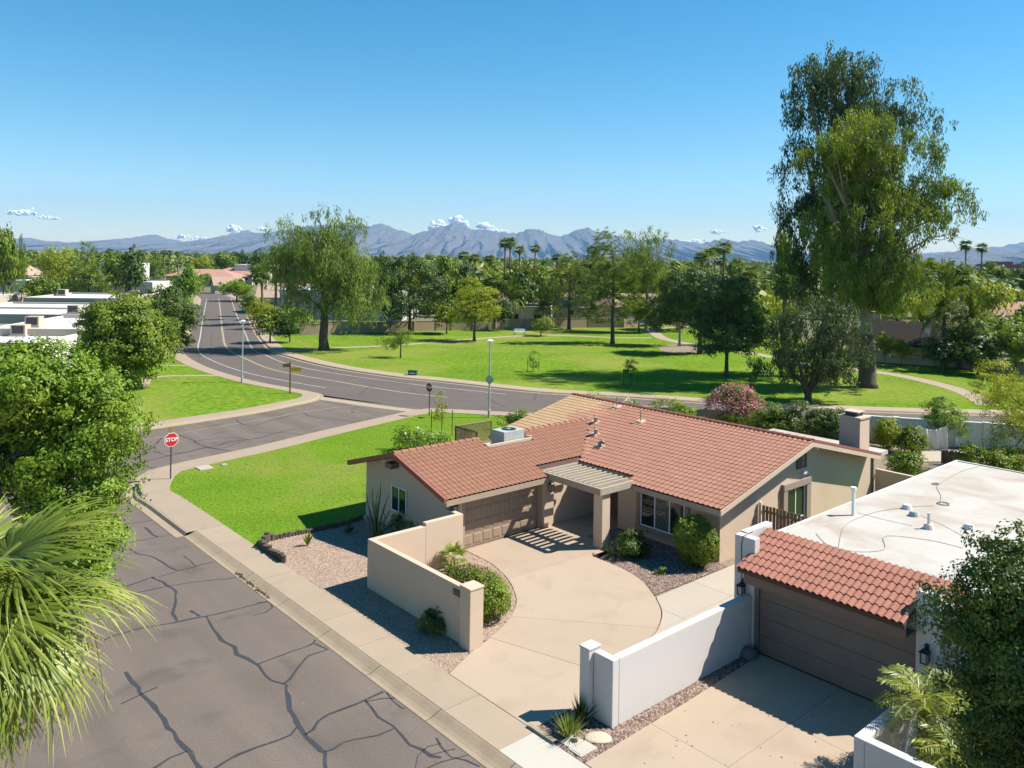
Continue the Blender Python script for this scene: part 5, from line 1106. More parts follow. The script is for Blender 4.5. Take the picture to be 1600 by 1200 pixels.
# ------------------------------------------------------------------ garden plants of the corner house
g5 = np.random.default_rng(5)
b = st(-21.6,17.55,0.13)
bush('round_hedge','large clipped green hedge with brown top inside the street wall',b,[(0,0,0.8,1.08,0.92,0.78),(-0.5,0.25,0.85,0.82,0.75,0.75),(0.45,-0.2,0.7,0.76,0.7,0.68)],'leaf_mid',1000,16,0.16,0.075,0.05,61,style='clip',stems=True)
h_ = COL.objects['round_hedge']
c,d,_ = clumps_in([(-0.2,0.05,1.0,0.95,0.72,0.66)],1400,g5,0.97); k = d[:,2] > 0.35; c,d = c[k],d[k]
V,F = leaf_quads(c+d*0.03,g5.normal(size=c.shape),unit(d+g5.normal(0,0.5,c.shape)),0.075,0.05); nmesh('browned_tips',V,F,M['leaf_dry'],h_,rnd=g5.random(len(F))*0.6)['kind'] = 'stuff'
b = st(-19.55,27.25,0.15)
bush('round_hedge','tall clipped green bush at the front right house corner',b,[(0,0,1.05,0.72,0.72,1.0),(0.25,-0.2,0.95,0.6,0.6,0.85),(-0.35,0.1,1.15,0.5,0.55,0.75)],'leaf_mid',1100,16,0.15,0.075,0.05,62,style='clip')
b = at(980,868,.14)
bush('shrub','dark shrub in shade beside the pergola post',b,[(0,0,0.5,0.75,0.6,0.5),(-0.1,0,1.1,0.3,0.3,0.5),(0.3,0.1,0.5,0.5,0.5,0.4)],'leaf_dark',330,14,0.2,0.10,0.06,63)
b = at(1033,897,.14)
bush('shrub','tiny green plant on gravel near the light walkway',b,[(0,0,0.12,0.16,0.16,0.12)],'leaf_mid',24,12,0.08,0.06,0.04,64,stems=False)
b = at(676,988,.14)
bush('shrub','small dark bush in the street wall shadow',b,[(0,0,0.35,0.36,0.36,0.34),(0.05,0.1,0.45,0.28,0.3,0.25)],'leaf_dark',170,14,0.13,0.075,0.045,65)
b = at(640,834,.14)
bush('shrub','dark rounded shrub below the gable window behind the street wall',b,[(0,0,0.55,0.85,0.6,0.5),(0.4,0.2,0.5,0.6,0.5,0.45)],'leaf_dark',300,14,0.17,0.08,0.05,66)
for i,(u,v,lab,kind) in enumerate(((707,892,'small fan palm by the garage door corner','fan'),)):
    g = np.random.default_rng(70+i); b = at(u,v,.14); t = thing('fan_palm',lab,'palm tree',b)
    mb = MB(); mb.tube([(0,0,-0.05),(0,0,0.25),(0.02,0,0.5)],[0.10,0.09,0.08],8); mb.build('trunk',M['bark_palm'],t)
    for k in range(16):
        v_,f_,r_ = fan_leaf(g,0.42,13,R(170),0.25,2); v_[:,0] += 0.32; v_ = np.vstack([v_,[(0,-0.012,0),(0,0.012,0),(0.33,0.01,0),(0.33,-0.01,0)]]); f_ = np.vstack([f_,[[len(v_)-4,len(v_)-3,len(v_)-2,len(v_)-1]]])
        v_ = v_@rot_mat(k*2.4,R(80)-k/16*R(105)).T+np.array([0.02,0,0.5]); nmesh('frond',v_,f_,M['leaf_palm'],t,rnd=list(r_)+[0.7])
def rosette(name,label,loc,n,L,w,mat,seed,el0=80,el1=20,cat='plant'):
    g = np.random.default_rng(seed); t = thing(name,label,cat,loc); C=[];D=[];N=[]
    for k in range(n):
        az = g.random()*6.28; el = R(el0-(el0-el1)*g.random()); d = (math.cos(az)*math.cos(el),math.sin(az)*math.cos(el),math.sin(el)); D.append(d); C.append((d[0]*0.05,d[1]*0.05,0)); N.append((-math.sin(az)+0.2,math.cos(az),0.3))
    V,F = leaf_quads(np.array(C),np.array(D),unit(np.cross(np.array(N),np.array(D))),L*(0.6+0.6*g.random(n)),w); nmesh('leaves',V,F,M[mat],t,rnd=g.random(n)); return t
rosette('yucca','spiky yellow-green plant below the small fan palm',at(712,905,.14),70,0.75,0.05,'leaf_palm',71)
rosette('grass_tuft','tan and green tuft in front of the white wall pillar',at(889,1152,.14),160,0.62,0.03,'leaf_palm',72,88,25)
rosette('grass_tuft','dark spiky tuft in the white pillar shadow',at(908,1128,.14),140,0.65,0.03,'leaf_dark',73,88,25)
rosette('cactus','short spiky green plant at the log edging',at(481,852,.14),40,0.55,0.07,'leaf_mid',74,88,60)
rosette('agave','small grey agave near the yucca inside the street wall',at(690,882,.14),26,0.45,0.07,'leaf_olive',75,70,25)
rosette('agave','dark agave in shade of the garage gable',at(545,832,.14),30,0.5,0.08,'leaf_olive',76,70,20)
# ocotillo: a spray of wands
oc = thing('ocotillo','tall wandlike ocotillo in front of the garage gable window','cactus',at(587,848,.14)); g = np.random.default_rng(77)
for i in range(20):
    az = g.random()*6.28; sp = 0.25+0.8*g.random(); h = (2.6 if i<7 else 1.5)*(0.75+0.4*g.random()); sp *= (0.6 if i<7 else 1.25)
    mb = MB(); mb.tube([(0,0,0),(math.cos(az)*sp*0.35,math.sin(az)*sp*0.35,h*0.4),(math.cos(az)*sp*0.75+g.normal(0,0.05),math.sin(az)*sp*0.75,h*0.75),(math.cos(az)*sp+g.normal(0,0.08),math.sin(az)*sp,h)],[0.035,0.032,0.028,0.012],6); mb.build('wand',M['ocotillo'],oc)
# shrubs behind the house
def row_bush(u,v,vt,w,label,mat,seed,name='shrub',flower=None,fl=0,n=260,zc=0.13,group=None,L=0.13):
    b = at(u,v,zc); Y = b[1]; h = atY(u,vt,Y)[2]-zc; r = w*Y/FOC; g = np.random.default_rng(seed)
    lob = [(0,0,h*0.5,r*0.8,r*0.7,h*0.5)]+[(g.normal(0,0.45)*r,g.normal(0,0.3)*r,h*(0.35+0.35*g.random()),r*0.5,r*0.5,h*0.33) for _ in range(5)]
    return bush(name,label,b,lob,mat,n,18,0.34,L,L*0.6,seed,flower=flower,fl_n=fl,group=group,fl_size=0.16)
row_bush(1145,672,602,50,'pink flowering oleander behind the house ridge','leaf_mid',81,'oleander','flower_pink',1500,520)
row_bush(1055,672,622,26,'green oleander left of the pink flowering one','leaf_bright',82,'oleander',None,0,300)
row_bush(985,664,622,14,'white flowering shrub peeking over the tiled ridge','leaf_mid',83,'oleander','flower_white',90,150)
row_bush(930,656,617,18,'low green shrub behind the left part of the ridge','leaf_mid',84,'shrub',None,0,150)
row_bush(660,706,675,42,'white flowering green shrub behind the garage ridge','leaf_bright',85,'shrub','flower_white',70,330)
row_bush(805,672,642,17,'dark green shrub between rooftop unit and road','leaf_mid',86,'shrub','flower_white',20,160)
for i,(u,w,vt) in enumerate(((1190,26,632),(1222,22,640),(1250,24,632),(1278,20,640),(1304,22,640))):
    row_bush(u,690+i,vt,w,['light green hedge plant right of the pink oleander','second hedge plant right of the pink oleander','tallest middle plant of the hedge left of the chimney','darker hedge plant, second left of the chimney','hedge plant touching the chimney on its left'][i],'leaf_dark' if i else 'leaf_mid',90+i,'hedge_plant',None,0,300,group='hedge behind the house')
row_bush(1388,700,650,18,'yellow-tipped shrub just right of the chimney','leaf_yellow',97,'shrub')
row_bush(1424,709,664,15,'cone-shaped green shrub left of the draped net','leaf_mid',98,'shrub')
row_bush(1467,692,623,38,'big light green shrub behind the draped net','leaf_bright',99,'shrub',None,0,480)
row_bush(1414,748,712,15,'small round dark bush in front of the grey side wall','leaf_mid',100,'shrub')
row_bush(1548,745,697,40,'wide clipped hedge behind the white flat roof','leaf_mid',101,'hedge',None,0,420)
row_bush(1590,700,660,20,'spiky green shrub at the far right pale wall','leaf_mid',102,'shrub')
# ================================================================== FOREGROUND PALMS
g = np.random.default_rng(31)
pb = Vector((-6.38, 9.5, 0.1)); CZ = 8.2
np_ = thing('fan_palm', 'large fan palm with broad bright fronds in the lower left corner', 'palm tree', pb)
mb = MB(); n = 12
mb.tube([(0.15*math.sin(k*0.5),0,CZ*k/n-(0.1 if k==0 else 0.1)) for k in range(n+1)],[0.30*(1.4 if k==0 else 1.0-0.25*k/n)+(0.02 if k%2 else 0) for k in range(n+1)],12); mb.build('trunk', M['bark_palm'], np_)
def near_frond(az, el, pet, R_, mat, name, droop, roll=0.0, nseg=58, spread=235, zoff=0.0):
    v,f,r = fan_leaf(g,R_,nseg,R(spread),droop,5); v = v@rot_mat(0,-0.30).T; v[:,0] += pet
    k = len(v); pv = []; pf = []
    for i in range(7):
        x = pet*1.25*i/6; w = 0.045*(1-0.55*i/6); z = 0.05*math.sin(i/6*3.1)-(0.02 if i==6 else 0); pv += [(x,-w,z),(x,0,z+0.03),(x,w,z)]
    for i in range(6): pf += [(k+3*i,k+3*i+1,k+3*i+4,k+3*i+3),(k+3*i+1,k+3*i+2,k+3*i+5,k+3*i+4)]
    v = np.vstack([v,pv]); f = np.vstack([f,pf]); r = list(r)+[0.95]*len(pf)
    v = v@rot_mat(az,el,roll).T+np.array([0.0,0,CZ-0.1+zoff])
    return nmesh(name, v, f, M[mat], np_, rnd=r)
for az,el,pt,rd in ((R(35),R(52),0.75,1.25),(R(-5),R(40),0.8,1.30),(R(70),R(35),0.9,1.3),(R(14),R(14),0.85,1.35),(R(-32),R(16),0.85,1.3),(R(40),R(2),0.9,1.3),(R(-12),R(-16),0.85,1.25),(R(22),R(-28),0.8,1.2),(R(-45),R(-20),0.8,1.25),(R(-20),R(-44),0.75,1.15),(R(8),R(-58),0.7,1.1),(R(48),R(-40),0.75,1.15),(R(-60),R(-45),0.7,1.1),(R(-75),R(10),0.9,1.3),(R(100),R(20),0.9,1.3),(R(150),R(15),0.9,1.3),(R(200),R(25),0.9,1.3),(R(250),R(5),0.9,1.3),(R(120),R(60),0.7,1.2),(R(290),R(55),0.7,1.2),(R(180),R(-30),0.8,1.2),(R(265),R(-35),0.8,1.2),(R(95),R(-35),0.8,1.2)):
    near_frond(az+g.normal(0,0.05), el+g.normal(0,0.04), pt, rd*1.02, 'leaf_palm', 'frond', 0.33, g.normal(0,0.25))
for az,el in ((R(5),R(-74)),(R(-35),R(-70)),(R(35),R(-72)),(R(-60),R(-78)),(R(80),R(-70)),(R(180),R(-75)),(R(260),R(-72))):
    near_frond(az, el, 0.7, 1.0, 'leaf_dry', 'dry_frond', 0.15, g.normal(0,0.4), 24, 120, -0.4)
st_ = MB()
for k in (1,):
    a = R(5); st_.tube([(0,0,CZ),(math.cos(a)*0.9,math.sin(a)*0.9,CZ+0.35-0.2*k),(math.cos(a)*1.5,math.sin(a)*1.5,CZ-0.1-0.3*k),(math.cos(a)*1.65,math.sin(a)*1.65,CZ-1.0-0.3*k)],[0.014,0.010,0.007,0.004],5)
st_.build('flower_stalk', M['leaf_dry'], np_)
def small_date(name,label,loc,H,L,nf,seed,mat='leaf_palm'):
    g2 = np.random.default_rng(seed); t = thing(name,label,'palm tree',loc)
    mb = MB(); mb.tube([(0,0,-0.1),(0.03,0,H*0.5),(0,0,H)],[0.14,0.11,0.12],10); mb.build('trunk',M['bark_palm'],t)
    for k in range(nf):
        v,f,r = pinnate_leaf(g2,L,26,0.016,L*0.3,0.55+0.25*g2.random()); v = v@rot_mat(k*2.4,R(48)-k/nf*R(70)).T+np.array([0,0,H]); nmesh('frond',v,f,M[mat],t,rnd=r)
    return t
small_date('date_palm','small feathery palm leaning over the low white wall',st(-7.95,20.4,0.1),1.75,1.25,30,32)
small_date('date_palm','second small feathery palm under the dark corner tree',st(-6.9,19.6,0.1),1.25,1.15,24,33)
small_date('date_palm','small feathery palm between the low white wall and gate',st(-7.3,21.6,0.1),1.6,1.1,20,34)

# ================================================================== SIGNS, LAMPS, SMALL THINGS
def text_mesh(txt, size, mat, parent, loc, rot, name='lettering'):
    cu = bpy.data.curves.new('txt','FONT'); cu.body = txt; cu.size = size; cu.align_x = 'CENTER'; cu.align_y = 'CENTER'; cu.extrude = 0.001; cu.offset = size*0.02
    tmp = bpy.data.objects.new('txt',cu); COL.objects.link(tmp); bpy.context.view_layer.update()
    me = bpy.data.meshes.new_from_object(tmp.evaluated_get(bpy.context.evaluated_depsgraph_get())); bpy.data.objects.remove(tmp)
    me.materials.clear(); me.materials.append(mat); o = bpy.data.objects.new(name,me); COL.objects.link(o); o.parent = parent; o.location = loc; o.rotation_euler = rot; return o
def octagon(r, y, th):                        # plate facing -y
    p = [(r*math.cos(R(22.5+45*k)), r*math.sin(R(22.5+45*k))) for k in range(8)]
    return [(x,y,z) for x,z in p]+[(x,y+th,z) for x,z in p], [tuple(range(8))[::-1],tuple(range(8,16))]+[(i,(i+1)%8,8+(i+1)%8,8+i) for i in range(8)]
def stop_sign(label, loc, rz, h, r, mat, topper):
    t = thing('stop_sign', label, 'sign', loc, rz)
    mb = MB(); mb.box(-0.03,0.03,0.02,0.08,-0.1,h+r*0.9); mb.build('post', M['metal_dark'], t)
    pl_ = thing_part('plate', t, (0,0,h))
    mb = MB(); v,f = octagon(r,0.0,0.008); mb.add(v,f); mb.build('white_border', M['white_paint'], pl_)
    mb = MB(); v,f = octagon(r*0.93,-0.004,0.003); mb.add(v,f); mb.build('red_face', M[mat], pl_)
    text_mesh('STOP', r*0.70, M['white_paint'], pl_, (0,-0.008,0), (R(90),0,0))
    if topper:
        mb = MB(); mb.box(-0.02,0.02,0.02,0.06,h+r*0.9,h+r*1.7); mb.box(-0.13,0.13,0.0,0.06,h+r*1.2,h+r*1.75); mb.build('street_blade', M['brown_sign'], t)
    return t
b = at(267,749,.13); stop_sign('red stop sign at the near street corner of the lawn', b, math.atan2(-b[0],b[1])*0.25+R(38), 2.15, 0.40, 'red_sign', True)
b = at(670,650,.13); stop_sign('dull maroon stop sign at the far road junction', b, R(-38), 2.2, 0.38, 'shaded_sign_tier_red', False)
def lamp_post(label, u, v, vt):
    b = at(u,v,.13); h = atY(u,vt,b[1])[2]; t = thing('street_lamp', label, 'street lamp', b, 0, 'street lamps')
    mb = MB(); mb.tube([(0,0,-0.1),(0,0,0.6),(0,0,0.62),(0,0,h-0.35)],[0.10,0.10,0.075,0.055],10); mb.build('pole', M['metal_grey'], t)
    mb = MB(); mb.tube([(0,0,h-0.36),(0,0,h-0.30),(0,0,h-0.12),(0,0,h-0.10),(0,0,h)],[0.09,0.14,0.20,0.27,0.12],14); mb.build('lamp_head', M['white_paint'], t); return t
l1 = lamp_post('slim street lamp at the junction behind the corner lawn',764,652,533)
mb = MB(); mb.add([(0,-0.09,2.9-0.42),(0.36,-0.09,2.9),(0,-0.09,2.9+0.42),(-0.36,-0.09,2.9),(0,-0.08,2.9-0.42),(0.36,-0.08,2.9),(0,-0.08,2.9+0.42),(-0.36,-0.08,2.9)],[(0,1,2,3),(7,6,5,4),(0,4,5,1),(1,5,6,2),(2,6,7,3),(3,7,4,0)]); mb.build('sign_plate', M['metal_grey'], l1)
lamp_post('slim street lamp on the grass island beside the curving road',378,598,502)
lamp_post('distant street lamp on the right pavement of the far road',402,505,470)
b = at(453,615,.13); t = thing('street_sign','brown post with yellow street name blades on the grass island','sign',b,R(8)); h = atY(453,567,b[1])[2]
mb = MB(); mb.box(-0.06,0.06,-0.06,0.06,-0.1,h); mb.build('post', M['brown_sign'], t)
mb = MB(); mb.box(0.07,0.95,-0.02,0.02,h-0.86,h-0.52); mb.build('name_blade', M['yellow_sign'], t)
mb = MB(); mb.box(-0.66,-0.07,-0.02,0.02,h-0.50,h-0.18); mb.build('name_blade', M['brown_sign'], t)
b = at(426,526,.13); t = thing('square_sign','pale blue square sign on the right pavement of the far road','sign',b,R(15)); h = atY(426,500,b[1])[2]
mb = MB(); mb.tube([(0,0.05,0),(0,0.05,h)],0.04,6); mb.build('post', M['metal_grey'], t)
mb = MB(); mb.box(-0.33,0.33,-0.01,0.01,h-0.75,h); mb.build('plate', pmat('sign_blue',(0.42,0.60,0.62),(0.40,0.57,0.59),0.5), t)
for x0 in (-0.17,0.10):
    mb = MB(); mb.box(x0-0.07,x0+0.07,-0.014,-0.011,h-0.62,h-0.32); mb.box(x0-0.04,x0+0.04,-0.014,-0.011,h-0.28,h-0.18); mb.build('symbol', M['green_box'], t)
b = at(423,527,.13); t = thing('utility_box','small white utility box at the foot of the blue sign','utility box',b,R(15)); mb = MB(); mb.box(-0.3,0.15,-0.2,0.2,0,0.55); mb.build('cabinet', M['white_paint'], t, bevel=0.02); mb = MB(); mb.box(-0.32,0.17,-0.22,0.22,0.552,0.6); mb.build('lid', M['metal_grey'], t)
b = at(645,586,.14); t = thing('utility_box','dark green marked box at the edge of the park lawn','utility box',b,R(-8))
mb = MB(); mb.box(-0.45,0.45,-0.25,0.25,0,0.42); mb.build('cabinet', M['green_box'], t, bevel=0.03)
mb = MB(); mb.box(-0.48,0.48,-0.28,0.28,0.422,0.5); mb.build('lid', M['green_box'], t)
for k in range(4):
    mb = MB(); mb.box(-0.3+k*0.16,-0.2+k*0.16,-0.256,-0.252,0.14,0.28); mb.build('mark', M['white_paint'], t)
def bench(label,u,v,rz):
    b = at(u,v,.14); t = thing('park_bench',label,'bench',b,rz)
    for k in range(3):
        mb = MB(); mb.box(-0.9,0.9,-0.22+k*0.15,-0.09+k*0.15,0.42,0.47); mb.build('seat_slat',M['white_paint'],t)
        mb = MB(); mb.box(-0.9,0.9,0.24+k*0.02,0.28+k*0.02,0.52+k*0.14,0.64+k*0.14); mb.build('back_slat',M['white_paint'],t)
    for sg in (-0.8,0.8):
        mb = MB(); mb.box(sg-0.04,sg+0.04,-0.2,-0.12,0,0.42); mb.box(sg-0.04,sg+0.04,0.28,0.36,0,0.92); mb.box(sg-0.04,sg+0.04,-0.119,0.279,0.36,0.418); mb.build('leg',M['metal_grey'],t)
bench('white park bench beyond the open lawn',812,523,R(5))
b = at(712,512,.14); t = thing('park_bench','low white concrete bench against the tan park wall','bench',b,0); mb = MB(); mb.box(-0.8,0.8,-0.25,0.25,0.4,0.52); mb.build('seat',M['white_paint'],t,bevel=0.02)
for sg in (-0.6,0.6): mb = MB(); mb.box(sg-0.12,sg+0.12,-0.2,0.2,0,0.398); mb.build('leg',M['white_paint'],t)
# drain slot in the kerb at the corner, covers, boulders, log edging
for nm,lab,u,v,w,d,mt in (('meter_cover','pale concrete cover set in the lawn near the stop sign',319,731,0.9,0.8,'walk'),('meter_cover','grey rectangular meter lid on gravel by the pavement',911,1171,0.42,0.6,'newcrete'),('meter_cover','meter box with round dark lid on gravel by the pavement',894,1160,0.40,0.5,'newcrete'),('meter_cover','tiny pale valve cover on the corner lawn',350,726,0.3,0.3,'walk')):
    b = at(u,v,.14); t = thing(nm,lab,'cover',b,ST_ROT); mb = MB(); mb.box(-w/2,w/2,-d/2,d/2,-0.08,0.035); mb.build('frame',M[mt],t,bevel=0.01)
    mb = MB()
    if 'round' in lab: mb.tube([(0.02,0.05,0.03),(0.02,0.05,0.045)],0.10,14); mb.build('lid',M['metal_dark'],t)
    else: mb.box(-w/2+0.05,w/2-0.05,-d/2+0.05,d/2-0.05,0.036,0.044); mb.build('lid',M[mt],t)
def boulder(label,loc,sx,sy,sz,seed,mat='boulder'):
    bm = bmesh.new(); bmesh.ops.create_icosphere(bm,subdivisions=3,radius=1.0); g2 = np.random.default_rng(seed); w = g2.normal(size=(5,3)); ph = g2.random(5)*6
    for v in bm.verts:
        n_ = sum(0.07*math.sin(2.2*float(np.dot(w[i],v.co))+ph[i]) for i in range(5)); v.co = Vector((v.co.x*sx,v.co.y*sy,v.co.z*sz))*(1+n_)
    me = bpy.data.meshes.new('boulder'); bm.to_mesh(me); bm.free(); me.materials.append(M[mat]); me.polygons.foreach_set('use_smooth',[True]*len(me.polygons))
    o = bpy.data.objects.new('boulder',me); COL.objects.link(o); o.location = loc; return tag(o,label,'boulder')
boulder('flat pale flagstone on gravel beside the white wall end',at(934,1152,.16),0.34,0.24,0.06,1)
boulder('dark boulder in the shaded corner by the garage door',st(-14.0,22.35,0.22),0.28,0.26,0.2,2,'gravel_dark')
cb = MB(); ln = smooth_line([to_st(at(u,v,.15)) for u,v in ((826,1135),(832,1138),(845,1147),(868,1162))],0.1); ribbon(cb,[st(*p)[:2] for p in ln],[(-0.07,0.1),(-0.07,0.22),(0.07,0.22),(0.07,0.1)]); o = cb.build('kerb',M['concrete']); o['kind']='structure'
le = thing('log_edging','dark upright log edging between the lawn and tan gravel','edging',log_line[3]+(0.12,))
lg = resample(log_line,46)
for i,p in enumerate(lg):
    big = i > 36; hgt = random.uniform(0.14,0.24)*(1.7 if big else 1.0); mb = MB()
    mb.tube([(p[0]-log_line[3][0],p[1]-log_line[3][1],-0.1),(p[0]-log_line[3][0]+random.gauss(0,0.02),p[1]-log_line[3][1],hgt)],[0.085*(1.35 if big else 1)]*2,7); mb.build('log',M['bark'],le)
for k,q in enumerate(np.linspace(0.25,2.1,11)):
    a = np.array(log_line[-1]); d_ = np.array(st(1,0)[:2]); p = a+d_*q; hgt = random.uniform(0.22,0.34); mb = MB(); mb.tube([(p[0]-log_line[3][0],p[1]-log_line[3][1],-0.1),(p[0]-log_line[3][0],p[1]-log_line[3][1],hgt)],0.11,7); mb.build('log',M['bark'],le)
mb = MB(); mb.add([st(-41.2,13.06,0.02),st(-39.6,13.06,0.02),st(-39.6,13.12,0.115),st(-41.2,13.12,0.115)],[(0,1,2,3)]); 
dr = thing('storm_drain','dark storm drain slot in the kerb at the street corner','drain',at(216,768,0.0),0)
ln = [at(213.5,760,.02),at(214,766,.02),at(217,773,.02),at(221,779,.02)]; o0 = Vector(dr.location)
mb = MB(); ribbon(mb,[(p[0],p[1]) for p in ln],[(-0.10,0.152),(0.0,0.158),(0.10,0.152)]); mb.v = [(v[0]-o0.x,v[1]-o0.y,v[2]) for v in mb.v]; mb.build('slot',M['black'],dr)
mb = MB(); ribbon(mb,[(p[0],p[1]) for p in ln],[(0.10,0.153),(0.2,0.163),(0.2,0.1)]); mb.v = [(v[0]-o0.x,v[1]-o0.y,v[2]) for v in mb.v]; mb.build('lip',M['gutter'],dr)
# leaf litter in the gutter
P = scatter([st(-30.6,12.8)[:2],st(-27.6,12.8)[:2],st(-27.6,13.05)[:2],st(-30.6,13.05)[:2]],420,rng); V,F = leaf_quads(np.c_[P,np.full(len(P),0.03)],rng.normal(size=(len(P),3))*[1,1,0.15],unit(rng.normal(size=(len(P),3))*[0.4,0.4,0.1]+[0,0,1]),0.10,0.05)
tag(nmesh('leaf_litter',V,F,M['leaf_dead'],rnd=rng.random(len(F))),'brown leaf litter lying in the gutter','leaf litter',None,'stuff')

# ================================================================== WALLS AROUND THE PARK AND THE NEIGHBOUR'S YARD
def block_wall(label, pts, h, mat, cap, name='boundary_wall', th=0.2, pil=True, z=0.1):
    pts = [at(u,v,z)[:2] for u,v in pts]; o0 = pts[len(pts)//2]; t = thing(name,label,'wall',(o0[0],o0[1],0))
    for i in range(len(pts)-1):
        a,b2 = np.array(pts[i])-o0,np.array(pts[i+1])-o0; L = np.linalg.norm(b2-a); d = (b2-a)/L; nrm = np.array([-d[1],d[0]])
        def quad(x0,x1,t0,t1,z0,z1):
            c = [a+d*x0+nrm*t0,a+d*x1+nrm*t0,a+d*x1+nrm*t1,a+d*x0+nrm*t1]; return [(p[0],p[1],z0) for p in c]+[(p[0],p[1],z1) for p in c]
        mb = MB(); mb.hexa(quad(0.15,L-0.15,-th/2,th/2,-0.1,h)); mb.build('wall_panel',M[mat],t)
        mb = MB(); mb.hexa(quad(0.15,L-0.15,-th/2-0.04,th/2+0.04,h+0.002,h+0.08)); mb.build('coping',M[cap],t)
        if pil:
            mb = MB(); mb.hexa(quad(-0.2,0.2,-th/2-0.1,th/2+0.1,-0.1,h+0.12)); mb.build('pilaster',M[mat],t)
    return t
block_wall('tan block wall along the back of the park',[(472,524),(510,523),(560,521),(605,519),(648,518),(682,517),(706,516.5),(740,516),(775,515.5),(820,514),(865,513),(920,512),(975,512),(1000,511)],1.75,'blockwall','blockwall')
block_wall('grey block wall at the right end of the park, left section',[(1330,556),(1382,561),(1419,565),(1455,569)],1.75,'greywall','greywall')
block_wall('grey block wall running out of the picture on the right',[(1468,571),(1513,577),(1557,583),(1600,590),(1660,600)],1.75,'greywall','greywall')
block_wall('pale teal yard wall along the near side of the far road',[(1330,687),(1400,692.5),(1470,697),(1540,702),(1620,708),(1700,714)],1.80,'skytint_wall','skytint_wall')
block_wall('tan block wall along the street behind the corner house',[(880,657),(960,662),(1040,668),(1120,673),(1200,679),(1270,683),(1330,687)],1.5,'blockwall','blockwall')
ow = thing('garden_wall','grey side yard wall between house corner and neighbour roof','wall',st(-17,42.3,0),ST_ROT); mb = MB(-17,42.3,0); mb.box(-19.1,-13.0,42.2,42.4,0,1.75); mb.build('wall_panel',M['stucco'],ow)
sheet('side_lawn',[st(-19.0,34)[:2],st(-14.5,34)[:2],st(-14.5,42.1)[:2],st(-19.0,42.1)[:2]],0.14,M['grass'])
sheet('neighbour_patio',[at(1435,706,.12)[:2],at(1530,706,.12)[:2],at(1545,722,.12)[:2],at(1440,722,.12)[:2]],0.15,M['walk'])
sheet('neighbour_lawn',[at(1490,696,.12)[:2],at(1580,698,.12)[:2],at(1600,712,.12)[:2],at(1500,704,.12)[:2]],0.155,M['grass'])
b = at(1456,702,.13); Y = b[1]; t = thing('draped_net','white net draped over a frame in the neighbour yard','net',b)
x0 = atY(1432,700,Y)[0]-b[0]; x1 = atY(1480,700,Y)[0]-b[0]; zt = atY(1456,664,Y)[2]-b[2]
nx,nz = 24,12; V=[];F=[]
for i in range(nx+1):
    for j in range(nz+1):
        a = i/nx; c = j/nz; V.append((x0+(x1-x0)*a, 0.10*math.sin(a*17)*(0.4+0.6*(1-c))+0.05*math.sin(a*41+c*6), zt*c-0.30*math.sin(a*3.14)*c**3))
for i in range(nx):
    for j in range(nz): F.append((i*(nz+1)+j,(i+1)*(nz+1)+j,(i+1)*(nz+1)+j+1,i*(nz+1)+j+1))
nmesh('net_cloth',V,F,M['cloth'],t,smooth=True)
for x in (x0,x1): mb = MB(); mb.tube([(x,0,-0.1),(x,0,zt+0.1)],0.04,6); mb.build('pole',M['metal_grey'],t)
b = at(1522,699,.15); t = thing('draped_rail','low white cloth draped along a rail by the pale wall','fabric',b); Y = b[1]; x0 = atY(1493,698,Y)[0]-b[0]; x1 = atY(1549,698,Y)[0]-b[0]
V=[];F=[]; nx=40
for i in range(nx+1):
    a=i/nx; zz = 0.62-0.16*abs(math.sin(a*math.pi*3)); y_=0.06*math.sin(a*50); V += [(x0+(x1-x0)*a,y_,0.05),(x0+(x1-x0)*a,-y_,zz*0.6),(x0+(x1-x0)*a,y_*0.5,zz+0.1)]
for i in range(nx): F += [(3*i,3*i+3,3*i+4,3*i+1),(3*i+1,3*i+4,3*i+5,3*i+2)]
nmesh('cloth',V,F,M['cloth'],t,smooth=True)
mb = MB(); mb.tube([(x0,0,0.74),(x1,0,0.74)],0.025,6)
for k in range(4): x = x0+(x1-x0)*k/3; mb.tube([(x,0,0),(x,0,0.74)],0.025,6)
mb.build('rail',M['white_paint'],t)
fb = thing('picket_fence','short dark wooden fence behind the white flat roof','fence',at(1492,728,.13)); a0 = np.array(at(1472,724,.13)); a1 = np.array(at(1512,731,.13))
for k in range(16):
    p = a0+(a1-a0)*k/15-np.array(fb.location); mb = MB(); mb.box(p[0]-0.06,p[0]+0.06,p[1]-0.02,p[1]+0.02,0,0.85+random.uniform(-0.05,0.08)); mb.build('picket',M['fence_wood'],fb)
